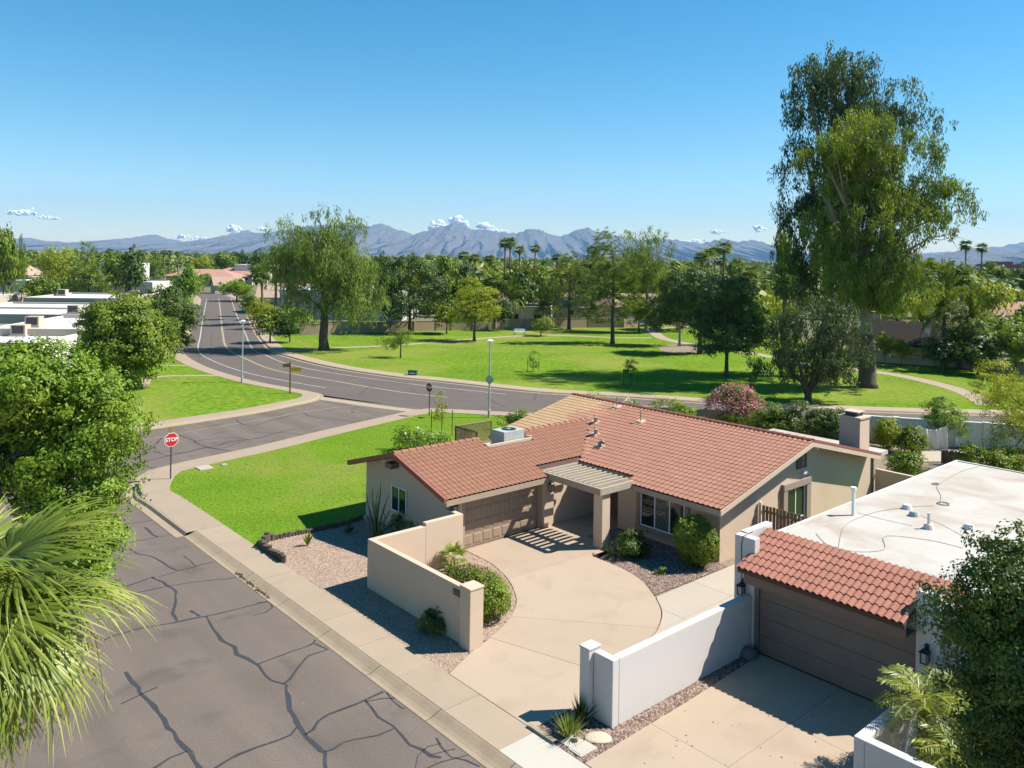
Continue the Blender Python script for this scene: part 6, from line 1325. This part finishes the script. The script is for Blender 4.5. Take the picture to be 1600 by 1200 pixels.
# ================================================================== HOUSES AROUND
def gable_house(name,label,cx,cy,rz,w,d,hw,hr,wm,rm,hip=0.0,over=0.5,wins=3,chimney=None,lower=None):
    t = thing(name,label,'house',(cx,cy,0),rz)
    mb = MB(); mb.box(-w/2,w/2,-d/2,d/2,-0.1,hw); 
    if hip == 0: 
        for sx in (-1,1): x = sx*(w/2-0.1); mb.add([(x-0.1,-d/2,hw+.001),(x+0.1,-d/2,hw+.001),(x+0.1,d/2,hw+.001),(x-0.1,d/2,hw+.001),(x-0.1,0,hr-0.1),(x+0.1,0,hr-0.1)],[(0,4,3),(1,2,5),(0,1,5,4),(2,3,4,5),(3,2,1,0)])
    mb.build('wall',M[wm],t)
    W,D = w/2+over,d/2+over; h = hip; sl = (hr-hw)/(d/2); ze = hw-over*sl
    mb = MB(); top = [(-W,-D,ze),(W,-D,ze),(W,D,ze),(-W,D,ze),(-W+h,0,hr),(W-h,0,hr)]; th = 0.16
    mb.add(top+[(p[0],p[1],p[2]-th) for p in top],[(0,1,5,4),(2,3,4,5),(3,0,4),(1,2,5),(6,10,11,7),(8,11,10,9),(6,9,10),(7,11,8),(0,6,7,1),(1,7,8,2),(2,8,9,3),(3,9,6,0)] if h>0 else [(0,1,5,4),(2,3,4,5),(6,10,11,7),(8,11,10,9),(0,6,7,1),(2,8,9,3),(0,4,10,6),(4,3,9,10),(1,7,11,5),(5,11,8,2)]); rf = mb.build('roof',M[rm],t)
    for k in range(wins):
        x = -w/2+w*(k+0.5)/wins; wd = thing_part('window',t,(x,-d/2,hw*0.55)); mb = MB(); mb.box(-0.65,0.65,-0.05,-0.004,-0.55,0.55); mb.build('frame',M['white_paint'],wd); mb = MB(); mb.box(-0.56,0.56,-0.07,-0.052,-0.46,0.46); mb.build('pane',M['glass'],wd)
    if chimney: mb = MB(); mb.box(chimney[0]-0.6,chimney[0]+0.6,chimney[1]-0.5,chimney[1]+0.5,hw,hr+chimney[2]); mb.box(chimney[0]-0.7,chimney[0]+0.7,chimney[1]-0.6,chimney[1]+0.6,hr+chimney[2]+.001,hr+chimney[2]+0.12); mb.build('chimney',M['stucco'],t)
    return t
def flat_house(label,cx,cy,rz,w,d,h,wm='house_far',units=((0,0),),name='flat_roof_house',group=None,doors=2):
    t = thing(name,label,'house',(cx,cy,0),rz,group); p = 0.20
    mb = MB(); mb.box(-w/2,w/2,-d/2,-d/2+0.25,-0.1,h+p); mb.box(-w/2,w/2,d/2-0.25,d/2,-0.1,h+p); mb.box(-w/2,-w/2+0.25,-d/2+0.25,d/2-0.25,-0.1,h+p); mb.box(w/2-0.25,w/2,-d/2+0.25,d/2-0.25,-0.1,h+p); mb.build('wall',M[wm],t)
    mb = MB(); mb.box(-w/2+0.25,w/2-0.25,-d/2+0.25,d/2-0.25,h-0.2,h); mb.build('flat_roof',M['white_roof_far'],t)
    mb = MB()
    for a in ((-w/2-.03,w/2+.03,-d/2-.03,-d/2+.28),(-w/2-.03,w/2+.03,d/2-.28,d/2+.03),(-w/2-.03,-w/2+.28,-d/2+.281,d/2-.281),(w/2-.28,w/2+.03,-d/2+.281,d/2-.281)): mb.box(a[0],a[1],a[2],a[3],h+p+.002,h+p+.06)
    mb.build('parapet_cap',M['house_white'],t)
    for i,(x,y) in enumerate(units):
        u_ = thing_part('rooftop_unit',t,(x,y,h)); mb = MB(); mb.box(-0.7,0.7,-0.6,0.6,0.15,1.15); mb.box(-0.8,0.8,-0.7,0.7,0,0.149); mb.build('cabinet',M['house_far'],u_); mb = MB(); mb.box(-0.55,0.55,-0.62,-0.602,0.3,1.05); mb.build('grille',M['metal_dark'],u_)
    for k in range(doors):
        x = -w/2+w*(k+0.5)/max(doors,1); mb = MB(); mb.box(x-0.8,x+0.8,-d/2-0.03,-d/2-0.002,0.9,2.1); mb.build('window',M['glass'],t)
    return t
def ux(u,Y): return atY(u,HOR,Y)[0]
flat_house('nearest white flat roof behind the left street tree',ux(-5,80)-3,82,R(6),20,19,3.7,'house_white',((4.5,-1.0),(-4,-5),(8,6)),doors=0)
flat_house('slightly higher white flat roof beside the nearest one',ux(112,90),90,R(6),9,17,4.2,'house_far',((1.5,2.0),(-2,-4)),doors=0)
flat_house('long white flat roof with low tan parapet, second row left',ux(60,106),107,R(5),30,13,4.1,'house_far',((5,-2),(14,2)))
flat_house('white flat roof with red flowers before it, third row left',ux(125,124),123,R(5),26,15,3.7,'house_far',((6,0),(12,-2)))
flat_house('white flat roof left of the far road, fourth row',ux(165,145),141,R(5),15,17,4.3,'house_far',((7,0),(-6,2)))
flat_house('flat white roof house with dark blue shaded side',ux(97,215),214,R(4),12,10,5.0,'house_far',((0,0),))
flat_house('small grey flat roofed house at the left edge',ux(-25,150),150,R(0),12,11,3.8,'house_far',())
flat_house('far white flat roof before the red roofed building',ux(150,208),208,R(3),34,14,4.4,'house_white',((-8,0),(9,2)))
flat_house('white two-box house between the left trees and red roof',ux(196,250),250,R(3),10,12,8.4,'house_white',())
flat_house('pale blue house with flat white roof behind the park wall',ux(548,160),162,R(-6),24,14,5.2,'house_blue',((3,2),),doors=4)
gable_house('red_roof_house','long red hip roofed building beyond the white roofs',ux(298,285),300,R(2),24,14,3.8,6.0,'house_far','roof_red',7,0.8,5)
gable_house('red_roof_house','red hip roofed building behind the roadside tree',ux(345,300),318,R(-4),17,12,4.2,6.4,'house_far','roof_red',6,0.8,4)
flat_house('tall white flat building at the far end of the road',ux(386,310),322,R(0),13,14,7.4,'house_white',(),doors=1)
gable_house('tan_roof_house','small tan gabled house at the end of the far road',ux(340,238),246,R(30),8,7,2.8,5.0,'house_far','roof_tan',0,0.5,1)
gable_house('tan_roof_house','tan roofed house behind the palms right of the road',ux(440,165),172,R(12),12,12,3.6,6.0,'house_white','roof_tan',0,0.6,2)
gable_house('tan_roof_house','brown roofed house behind the far park wall',ux(845,160),166,R(-5),20,12,3.0,5.8,'house_far','roof_tan',0,0.6,3)
flat_house('pale flat roofed porch before the brown roofed house',ux(826,148),150,R(-5),9,7,3.3,'house_far',(),doors=2)
gable_house('tan_roof_house','house with tan roof half hidden by the park pines',ux(1010,165),165,R(8),18,11,3.2,5.4,'house_far','roof_tan',3,0.6,3)
sh = gable_house('shingle_roof_house','dark shingle roofed house with tall chimney behind the grey wall',ux(1425,105),104,R(-26),15,12,2.9,5.0,'house_far','shingle',3.5,1.0,3,chimney=(-4.6,1.2,0.9))
for dx in (0.0,0.5):
    mb = MB(); mb.tube([(1.5+dx*2,-4.2,3.7),(1.5+dx*2,-4.35,4.2)],0.03,6); mb.tube([(1.5+dx*2,-4.35,4.2),(1.4+dx*2,-4.5,4.25)],[0.05,0.38-dx*0.3],12); mb.build('satellite_dish',M['white_paint'],sh)
gable_house('red_roof_house','faded red roofed house left of the tall eucalyptus',ux(1172,200),200,R(-10),16,11,3.4,5.8,'house_far','roof_red',4,0.7,3)
gable_house('tan_roof_house','pale tan roofed house just left of the fan palm',ux(1205,190),186,R(-14),10,9,3.0,4.9,'house_far','roof_tan',3,0.6,2)
gable_house('red_roof_house','red roofed white house at the right picture edge',ux(1602,150),150,R(-18),16,11,3.6,5.7,'house_white','roof_red',4,0.7,3)
gable_house('tan_roof_house','tan roofed house among trees at the upper left edge',ux(28,215),215,R(4),9,8,6.0,8.6,'house_far','roof_tan',3,0.6,1)
st_d = thing('stadium','distant dark red and tan building on the right horizon','building',(ux(1570,900),905,0))
for i,(x0,x1,z0,z1,mt) in enumerate(((-28,48,0,9,'house_far'),(-24,20,9.01,13,'shaded_sign_tier_red'),(-14,8,13.01,16,'shaded_sign_tier_red'),(20.1,48,9.01,14,'roof_tan'),(26,40,14.01,16.5,'shaded_sign_tier_red'))):
    mb = MB(); mb.box(x0,x1,-8+i*0.3,8-i*0.3,z0,z1); mb.build('tier',M[mt],st_d)
# parked car far left
b = at(50,470,0.05); b = (ux(50,200),200,0.05)
car = thing('parked_car','blue car parked between the white houses on the left','car',b,R(8))
bm = bmesh.new(); prof = [(-2.2,0.35),(2.2,0.35),(2.25,0.75),(1.4,0.95),(0.75,1.42),(-1.1,1.45),(-1.85,1.0),(-2.25,0.9)]
va = [bm.verts.new((x,-0.85,z)) for x,z in prof]; vb = [bm.verts.new((x,0.85,z)) for x,z in prof]; bm.faces.new(va[::-1]); bm.faces.new(vb)
for i in range(8): bm.faces.new((va[i],va[(i+1)%8],vb[(i+1)%8],vb[i]))
bmesh.ops.bevel(bm,geom=bm.edges[:],offset=0.07,segments=2,affect='EDGES'); me = bpy.data.meshes.new('body'); bm.to_mesh(me); bm.free(); me.materials.append(M['blue_car']); o = bpy.data.objects.new('body',me); COL.objects.link(o); o.parent = car
for x in (-1.4,1.4):
    for y in (-0.86,0.86): mb = MB(); mb.tube([(x,y-0.1,0.32),(x,y+0.1,0.32)],0.32,14); mb.build('wheel',M['black'],car)
mb = MB(); mb.add([(-1.0,-0.862,1.0),(0.95,-0.862,0.98),(0.62,-0.83,1.36),(-0.95,-0.83,1.38)],[(0,1,2,3)]); mb.build('side_window',M['glass'],car)
sheet('parking_court',[(ux(20,190),180),(ux(80,190),180),(ux(80,206),206),(ux(10,206),206)],-0.02,M['asphalt'])

# ================================================================== BACKGROUND TREES
def proto(style,mat,seed,ncl=190,per=15,cr=1.3,L=0.75,W=0.42,rx=3.6,h=10.0,cz=6.2,rz=3.7,bark='bark',up=0.35):
    g = np.random.default_rng(seed); lob = auto_lobes(0,0,cz,rx,rx,rz,9,g)
    if style == 'needle': lob = [(0,0,2.6+i*1.35,rx*(1-0.13*i)*0.8,rx*(1-0.13*i)*0.8,0.9) for i in range(5)]+[(0.3,0.1,9.2,0.9,0.9,0.8)]
    t = tree('background_tree','tree',(0,0,-500),lob,mat,ncl,per,cr,L,W,seed,trunk=5.0,style=style,bark=bark,base_r=0.28,nl=4,up=up); return t
PR = {'dark':proto('broad','leaf_dark',201),'mid':proto('broad','leaf_mid',202),'mid2':proto('broad','leaf_mid',203,rx=4.2,cz=5.6,rz=3.6),'yellow':proto('broad','leaf_yellow',204,L=0.6,W=0.3),'pine':proto('needle','leaf_pine',205,230,22,1.2,0.8,0.09),'euc':proto('hang','leaf_euc',206,220,16,1.5,0.9,0.2,bark='bark_pale'),'round':proto('broad','leaf_bright',207,rx=4.0,cz=5.4,rz=3.8),'deep':proto('broad','leaf_deep',208)}
used = set()
def bgtree(kind,u,Y,vt,wpx,label,name='background_tree',group='trees around the park and houses'):
    src = PR[kind]; o = src if kind not in used else copy_tree(src); used.add(kind)
    x = ux(u,Y); h = atY(u,vt,Y)[2]; w = wpx*Y/FOC; sz = h/10.0; sx = w/(7.8 if kind != 'pine' else 6.4)
    o.name = name; put(o,(x,Y,0.0),random.uniform(0,6.28),(sx,sx,sz),label,group); return o
BG = [('mid',6,150,360,36,'tall tree cut by the left edge of the picture'),('euc',33,205,372,13,'slim brownish tree against the left mountains'),('yellow',80,190,383,54,'broad yellow-green tree left of the dark conical one'),('pine',140,170,378,58,'dark conical tree above the left white roofs'),
('dark',213,190,387,42,'dark tree right of the conical one'),('mid',182,200,398,40,'mid green tree between two dark trees on the left'),('mid2',66,150,428,40,'tree with bare lower trunk beside the blue car'),('deep',110,200,425,50,'low dark hedge tree behind the left white roofs'),('round',180,205,425,46,'light green tree behind the fourth white roof'),
('round',293,175,408,36,'yellow-green tree at the left kerb of the far road'),('mid',318,262,428,22,'small tree behind the left roadside tree'),('round',371,205,432,44,'light green tree at the far end of the road'),('dark',410,240,392,30,'dark tree behind the roadside palms'),('pine',240,300,392,26,'distant pine above the red roof'),('yellow',310,330,398,26,'distant yellow tree above the red roof'),('mid',350,340,394,34,'distant trees above the road end, left one'),('dark',380,350,392,30,'distant trees above the road end, right one'),
('round',452,128,470,50,'bushy light green tree between palms and weeping tree'),('mid',424,112,482,42,'roadside bushy tree behind the blue sign'),('dark',455,112,492,34,'dark roadside bush left of the tan wall'),('mid',398,140,462,40,'bushy tree beside the roadside palms'),('yellow',412,132,470,32,'yellowish bush under the roadside palm'),
('dark',605,150,398,40,'dark tree behind the weeping eucalyptus'),('pine',648,160,392,34,'dark pine peak above the round shade tree'),('mid',690,150,402,42,'green tree right of the round shade tree'),('dark',720,165,408,36,'dark tree behind the lone yellow tree'),('round',752,150,428,46,'light green tree right behind the lone yellow tree'),('yellow',778,158,418,40,'yellowish tree below the tall palm group'),
('dark',822,150,416,56,'dark green tree left of the broad pine'),('mid',850,152,424,44,'mid green tree behind the broad pine, left'),('dark',915,160,402,40,'dark tree behind the broad pine, right'),('mid',940,170,398,34,'tree between the two park pines'),('mid2',1060,140,418,60,'green tree behind the soil bed trees'),('mid',1090,170,410,40,'green tree under the right palm group'),
('dark',1120,160,424,50,'dark tree under the right palm group'),('mid',1150,210,404,30,'bright tree right of the palm group'),('pine',1180,230,408,34,'dark conifer left of the tall eucalyptus'),('mid2',1178,115,462,60,'grey-green tree left of the eucalyptus trunks'),('mid',1229,118,362,36,'tall narrow green tree touching the eucalyptus on its left'),('yellow',1215,130,460,40,'yellowish shrub tree at the fan palm foot'),
('yellow',1405,125,440,62,'yellowish thin-leaved tree behind the chimney house'),('mid',1440,128,455,40,'green tree between chimney house and date palm'),('yellow',1545,128,428,72,'broad round yellow-green tree on the right'),('dark',1490,170,412,40,'dark tree under the two tall palms'),('mid',1515,200,414,40,'green tree left of the red horizon building'),('mid',1560,220,412,44,'green tree in front of the red horizon building'),('dark',1595,190,416,40,'dark tree at the right picture edge'),
('dark',1500,96,508,70,'dark bushy tree under the right date palm'),('mid2',1560,100,490,74,'dense green tree behind the right grey wall'),('dark',1530,90,522,64,'dark shrub mass over the right grey wall'),('mid',1590,88,512,56,'green shrub mass over the wall at the right edge'),('deep',1475,92,528,46,'dark shrub over the gap of the grey wall'),('round',1600,112,470,50,'light green tree at the right edge above the shrubs'),('mid',1385,98,520,22,'small green tree before the chimney house'),('mid',1412,97,530,20,'low shrub before the chimney house porch'),
('dark',560,140,470,50,'dark tree beside the pale blue house'),('mid',700,128,470,44,'green tree behind the tan wall right of the shade tree'),('dark',785,135,462,30,'dark tree beside the small date palm'),('round',468,126,488,42,'light green bush behind the weeping tree trunk'),('mid',1000,135,462,44,'green tree at the right end of the tan wall')]
for k,u,Y,vt,w,lab in BG: bgtree(k,u,Y,vt,w,lab)
row_bush(98,470,456,14,'red flowering bush before the white flat roofs','leaf_mid',110,'bougainvillea','flower_red',260,90,0.05,None,0.4)
# palms
gp = np.random.default_rng(88)
FP = palm_proto('fan',16.0,gp,30,1.15,0.9,True); FP2 = palm_proto('fan',9.0,gp,34,1.35,1.1,True,0.35); DP = palm_proto('date',3.6,gp,46,4.2,0,False)
usedp = set()
def palm(src,key,u,Y,vt,label,H,sc=None,sink=0.0,group='palms around the park'):
    o = src if key not in usedp else copy_tree(src); usedp.add(key)
    top = atY(u,vt,Y)[2]; k = sc if sc else 1.0; z = top-(H+1.6*k)
    put(o,(ux(u,Y),Y,0.0),random.uniform(0,6.28),(k,k,top/(H+1.6)),label,group); return o
for u,Y,vt,lab in ((789,190,371,'left one of the tall twin palms against the mountain'),(797,186,370,'right one of the tall twin palms against the mountain'),(812,215,383,'slim palm right of the tall twin palms'),(836,230,381,'lone slim palm against the mountains left of the pines'),(925,215,383,'lone slim palm just left of the tall park pine'),
 (1097,150,392,'leftmost palm of the right group'),(1107,152,388,'second palm of the right group'),(1117,158,384,'third palm of the right group'),(1131,140,376,'tallest palm of the right group'),(1127,175,400,'short palm at the foot of the right group'),(1509,205,374,'left one of two tall palms on the right skyline'),(1534,218,379,'right one of two tall palms on the right skyline'),
 (432,150,384,'tall palm behind the weeping tree'),(440,158,396,'second tall palm behind the weeping tree'),(243,330,391,'distant palm row, leftmost'),(256,330,390,'distant palm row, second'),(265,325,391,'distant palm row, third'),(278,335,392,'distant palm row, rightmost'),(172,300,388,'single distant palm above the left roofs'),(725,200,392,'palm head above the trees left of the twin palms'),(742,190,396,'palm head nearest left of the twin palms'),(765,200,398,'palm head below the twin palms'),(690,210,398,'palm head above the shade tree'),(870,220,396,'palm head above the broad pine'),(1055,230,406,'distant palm right of the pale eucalyptus'),(1455,300,402,'small distant palm right of the eucalyptus'),(1488,320,406,'small distant palm on the right skyline')):
    palm(FP,'f',u,Y,vt,lab,16.0)
for u,Y,vt,lab in ((412,138,416,'full fan palm at the right kerb of the far road'),(1225,112,432,'fan palm with clean trunk left of the eucalyptus trunks'),(1503,120,420,'fan palm with pinkish trunk before the yellow tree'),(1452,118,408,'fan palm with brown dead skirt right of the eucalyptus'),(770,150,430,'fan palm behind the lone yellow tree'),(450,150,420,'fan palm hidden by the weeping tree foliage'),(1172,150,424,'fan palm above the dark slender tree'),(800,160,440,'short fan palm left of the brown roof')):
    palm(FP2,'g',u,Y,vt,lab,9.0)
for u,Y,vc,sc,lab in ((1477,97,492,0.74,'large arching date palm before the dark roof'),(1522,93,512,0.66,'second arching date palm right of the larger one'),(850,138,482,0.55,'small date palm before the brown roofed house'),(803,145,470,0.6,'date palm left of the pale porch roof')):
    o = DP if 'd' not in usedp else copy_tree(DP); usedp.add('d'); z = atY(u,vc,Y)[2]; put(o,(ux(u,Y),Y,0),random.uniform(0,6.28),(sc,sc,max(0.5,z/3.6)*1.0 if z < 5 else z/3.6),lab,'palms around the park')
# ------------------------------------------------------------------ far wood that reads as one mass
g = np.random.default_rng(99); N = 3000
Yd = 175+(g.random(N)**1.8)*2600; Xd = (g.random(N)-0.5)*1.75*Yd
road = (np.abs(Xd-(-0.365*Yd)) < 14+0.02*Yd)&(Yd<255); houses = (Xd < -0.30*Yd)&(Yd < 345)
keep = ~(road|houses); Xd,Yd = Xd[keep],Yd[keep]; n = len(Xd)
H = 5.0+6.0*g.random(n)**1.5+np.where(g.random(n)<0.08,3,0); Rr = 2.6+2.6*g.random(n); per = 46
d = unit(g.normal(size=(n,per,3))); d[...,2] = np.abs(d[...,2])*1.1-0.25; rad = 0.55+0.45*g.random((n,per,1))
P = np.stack([Xd,Yd,H*0.55],-1)[:,None]+d*rad*np.stack([Rr,Rr,H*0.47],-1)[:,None]
Nn = unit(d+g.normal(0,0.4,d.shape)+[0,0,0.3]); D = np.cross(Nn,unit(g.normal(size=d.shape))); sz = (0.9+0.9*g.random((n,per)))*(1+Yd[:,None]/1800)
V,F = leaf_quads(P.reshape(-1,3),D.reshape(-1,3),Nn.reshape(-1,3),sz.ravel()*1.5,sz.ravel()); rr = np.clip(np.repeat(g.random(n),per)*0.7+0.3*g.random(n*per),0,1)
tag(nmesh('far_wood',V,F,M['leaf_far'],rnd=rr),'distant green tree mass spreading to the mountain foot','woodland',None,'stuff')

# ================================================================== MOUNTAINS, CLOUDS, HAZE
def ridge_mesh(name,label,pts,Y0,depth,mat,seed,rows=44,cols=640,spur=0.42):
    g = np.random.default_rng(seed); us = np.array([p[0] for p in pts],float); vs2 = np.array([p[1] for p in pts],float)
    uu = np.linspace(us[0],us[-1],cols); vv = np.interp(uu,us,vs2)+np.convolve(g.normal(0,1.5,cols),np.ones(3)/3,'same')
    V = np.zeros((rows,cols,3)); f1 = g.random(24)*6.28
    for i in range(cols):
        x,y = unroll(uu[i],vv[i]); hgt = max(CAM_H-y*Y0/FOC,4.0); X = x/FOC*Y0
        for j in range(rows):
            k = j/(rows-1)*1.25; fall = 1-k if k<1 else -(k-1)*0.0
            ph = uu[i]
            spurs = 0.5*math.sin(ph*0.115+f1[0]+2.1*k)+0.32*math.sin(ph*0.27+f1[1]-3.0*k)+0.2*math.sin(ph*0.55+f1[2]+5*k)+0.16*math.sin(ph*1.13+f1[3]-7*k)+0.12*math.sin(ph*1.9+f1[4]+11*k)+0.10*math.sin(ph*2.9+f1[5]-17*k)
            prof = max(0.0,1-k)**(1.15+0.35*spurs); 
            z = hgt*prof*(1+spur*spurs*k*(1-min(k,1))*2.0)
            V[j,i] = (X*(1-0.0*k)+spurs*depth*0.03*k, Y0-k*depth+spurs*depth*0.10*k, max(z*(1+g.normal(0,0.025)*(0<j)),0)-0.2*(k>=1))
    # back slope so that the range is a solid body
    B = V[0].copy(); B[:,1] += depth*0.5; B[:,2] = -5; V = np.concatenate([B[None],V]); rows += 1
    idx = np.arange(rows*cols).reshape(rows,cols); F = np.stack([idx[:-1,:-1],idx[:-1,1:],idx[1:,1:],idx[1:,:-1]],-1).reshape(-1,4)
    o = nmesh(name,V.reshape(-1,3),F,mat); o['kind'] = 'structure'; return o
M['rock'] = pmat('rock',(0.15,0.125,0.108),(0.085,0.08,0.066),0.95,0.004,1.0,0.03,0.3,0.6,0.02,40.0)
M1 = [(-220,392),(-120,384),(-60,386),(0,380),(20,375),(48,371),(62,378),(78,380),(92,377),(110,380),(150,378),(166,376),(200,374),(216,372),(232,369),(246,366.5),(258,372),(280,377),(300,383),(325,380),(345,374),(375,364),(388,360),(398,365),(430,362),(445,359),(480,354),(500,352),(560,353),(582,352),(597,350),(620,357),(645,368),(662,362),(690,355),(712,347.5),(735,357),(760,359),(790,363),(806,364),(825,358.5),(838,358),(860,366),(880,368),(900,360),(920,355),(932,362),(944,360),(960,368),(1000,375),(1030,373),(1050,375),(1080,380),(1110,378),(1130,373),(1150,378),(1175,377),(1200,387),(1240,396),(1300,407),(1360,414)]
ridge_mesh('mountains','',M1,12500,3600,M['rock'],5)
ridge_mesh('hills','',[(1405,412),(1430,403),(1460,399),(1478,397),(1500,390),(1525,387),(1545,390),(1556,401),(1575,399),(1600,391),(1640,388),(1700,397),(1760,404),(1850,420)],8200,1500,M['rock'],6,18,150)
ridge_mesh('mountains','',[(1380,412),(1440,396),(1475,394),(1500,395),(1545,387),(1570,383),(1600,378),(1640,375),(1700,381),(1800,390),(1900,400)],13600,2500,M['rock'],8,16,160)

m_, t_, N_, L_ = mat_new('cloud'); o_ = N_('ShaderNodeOutputMaterial'); b_ = N_('ShaderNodeBsdfPrincipled'); b_.inputs['Base Color'].default_value = (0.98,0.98,0.98,1); b_.inputs['Roughness'].default_value = 1.0; b_.inputs['Specular IOR Level'].default_value = 0.0; b_.inputs['Subsurface Weight'].default_value = 1.0; b_.inputs['Subsurface Scale'].default_value = 220.0; b_.inputs['Subsurface Radius'].default_value = (1,1,1); L_(b_.outputs[0],o_.inputs[0]); M['cloud'] = m_
def cloud(label,spots,Y,seed):
    g = np.random.default_rng(seed); c = atY(spots[0][0],spots[0][1],Y); bm = bmesh.new(); k = Y/FOC
    for u,v,ru,rv in spots:
        for _ in range(34):
            p = atY(u+g.normal(0,0.45)*ru,v+g.normal(0,0.35)*rv+0.2*rv,Y+g.normal(0,200)); r = k*min(ru,rv)*(0.14+0.46*g.random()**1.6)
            r_ = bmesh.ops.create_icosphere(bm,subdivisions=2,radius=r,matrix=Matrix.Translation((p[0]-c[0],p[1]-c[1],p[2]-c[2])) @ Matrix.Diagonal((1.3,1.2,0.8,1)))
            w = g.normal(size=(4,3))/r*1.6; ph = g.random(4)*6
            cc = Vector((p[0]-c[0],p[1]-c[1],p[2]-c[2]))
            for vt in r_['verts']:
                n_ = sum(0.13*math.sin(float(np.dot(w[i],vt.co))+ph[i]) for i in range(4)); vt.co = cc+(vt.co-cc)*(1+n_)
    me = bpy.data.meshes.new('cloud'); bm.to_mesh(me); bm.free(); me.materials.append(M['cloud']); me.polygons.foreach_set('use_smooth',[True]*len(me.polygons))
    o = bpy.data.objects.new('cloud',me); COL.objects.link(o); o.location = c; return tag(o,label,'cloud')
CY = 24000
cloud('puffy white cloud behind the highest mountain peak',[(712,344,14,9),(690,351,16,7),(676,354,9,5),(725,352,10,6)],CY,1)
cloud('white cloud behind the shoulder right of the highest peak',[(758,352,12,7),(775,359,14,4),(790,361,6,2.5)],CY,2)
cloud('small white cloud high at the upper left',[(34,330,18,6),(20,331,10,4),(46,333,9,4)],CY,3)
cloud('tiny cloud right of the upper left one',[(74,339,10,4),(84,341,7,3)],CY,4)
cloud('small cloud above the left mountain saddle',[(365,356.5,9,6),(367,357,9,6),(363,357,9,6)],CY,5)
cloud('low cloud patch right of the left mountain saddle',[(408,357,10,4),(416,358,6,3)],CY,6)
cloud('low cloud patch over the left hills',[(285,369,14,5),(310,374,14,4)],CY,7)
cloud('small cloud above the right hills left of the eucalyptus',[(1186,356,9,6),(1180,358,6,3)],CY,8)
cloud('faint flat cloud above the right hills',[(1116,361,10,4),(1121,361.5,8,3.5),(1127,362,8,3)],CY,9)
cloud('low cloud behind the pine tops on the right ridge',[(1090,376,14,3),(1075,377,10,2)],CY,10)
cloud('tiny cloud right of the big eucalyptus',[(1533,355,8,2.5)],CY,11)
# the air between
hz = MB(); hz.box(-14000,14000,-300,14600,-1.2,960); 
m,t,N_,L_ = mat_new('haze'); o_ = N_('ShaderNodeOutputMaterial'); pv = N_('ShaderNodeVolumePrincipled'); pv.inputs['Color'].default_value = (0.32,0.60,0.98,1); pv.inputs['Density'].default_value = 0.00005; pv.inputs['Anisotropy'].default_value = 0.0
L_(pv.outputs[0],o_.inputs['Volume'])
hz = hz.build('haze',m); tag(hz,'pale blue air haze over the valley','haze',None,'stuff')
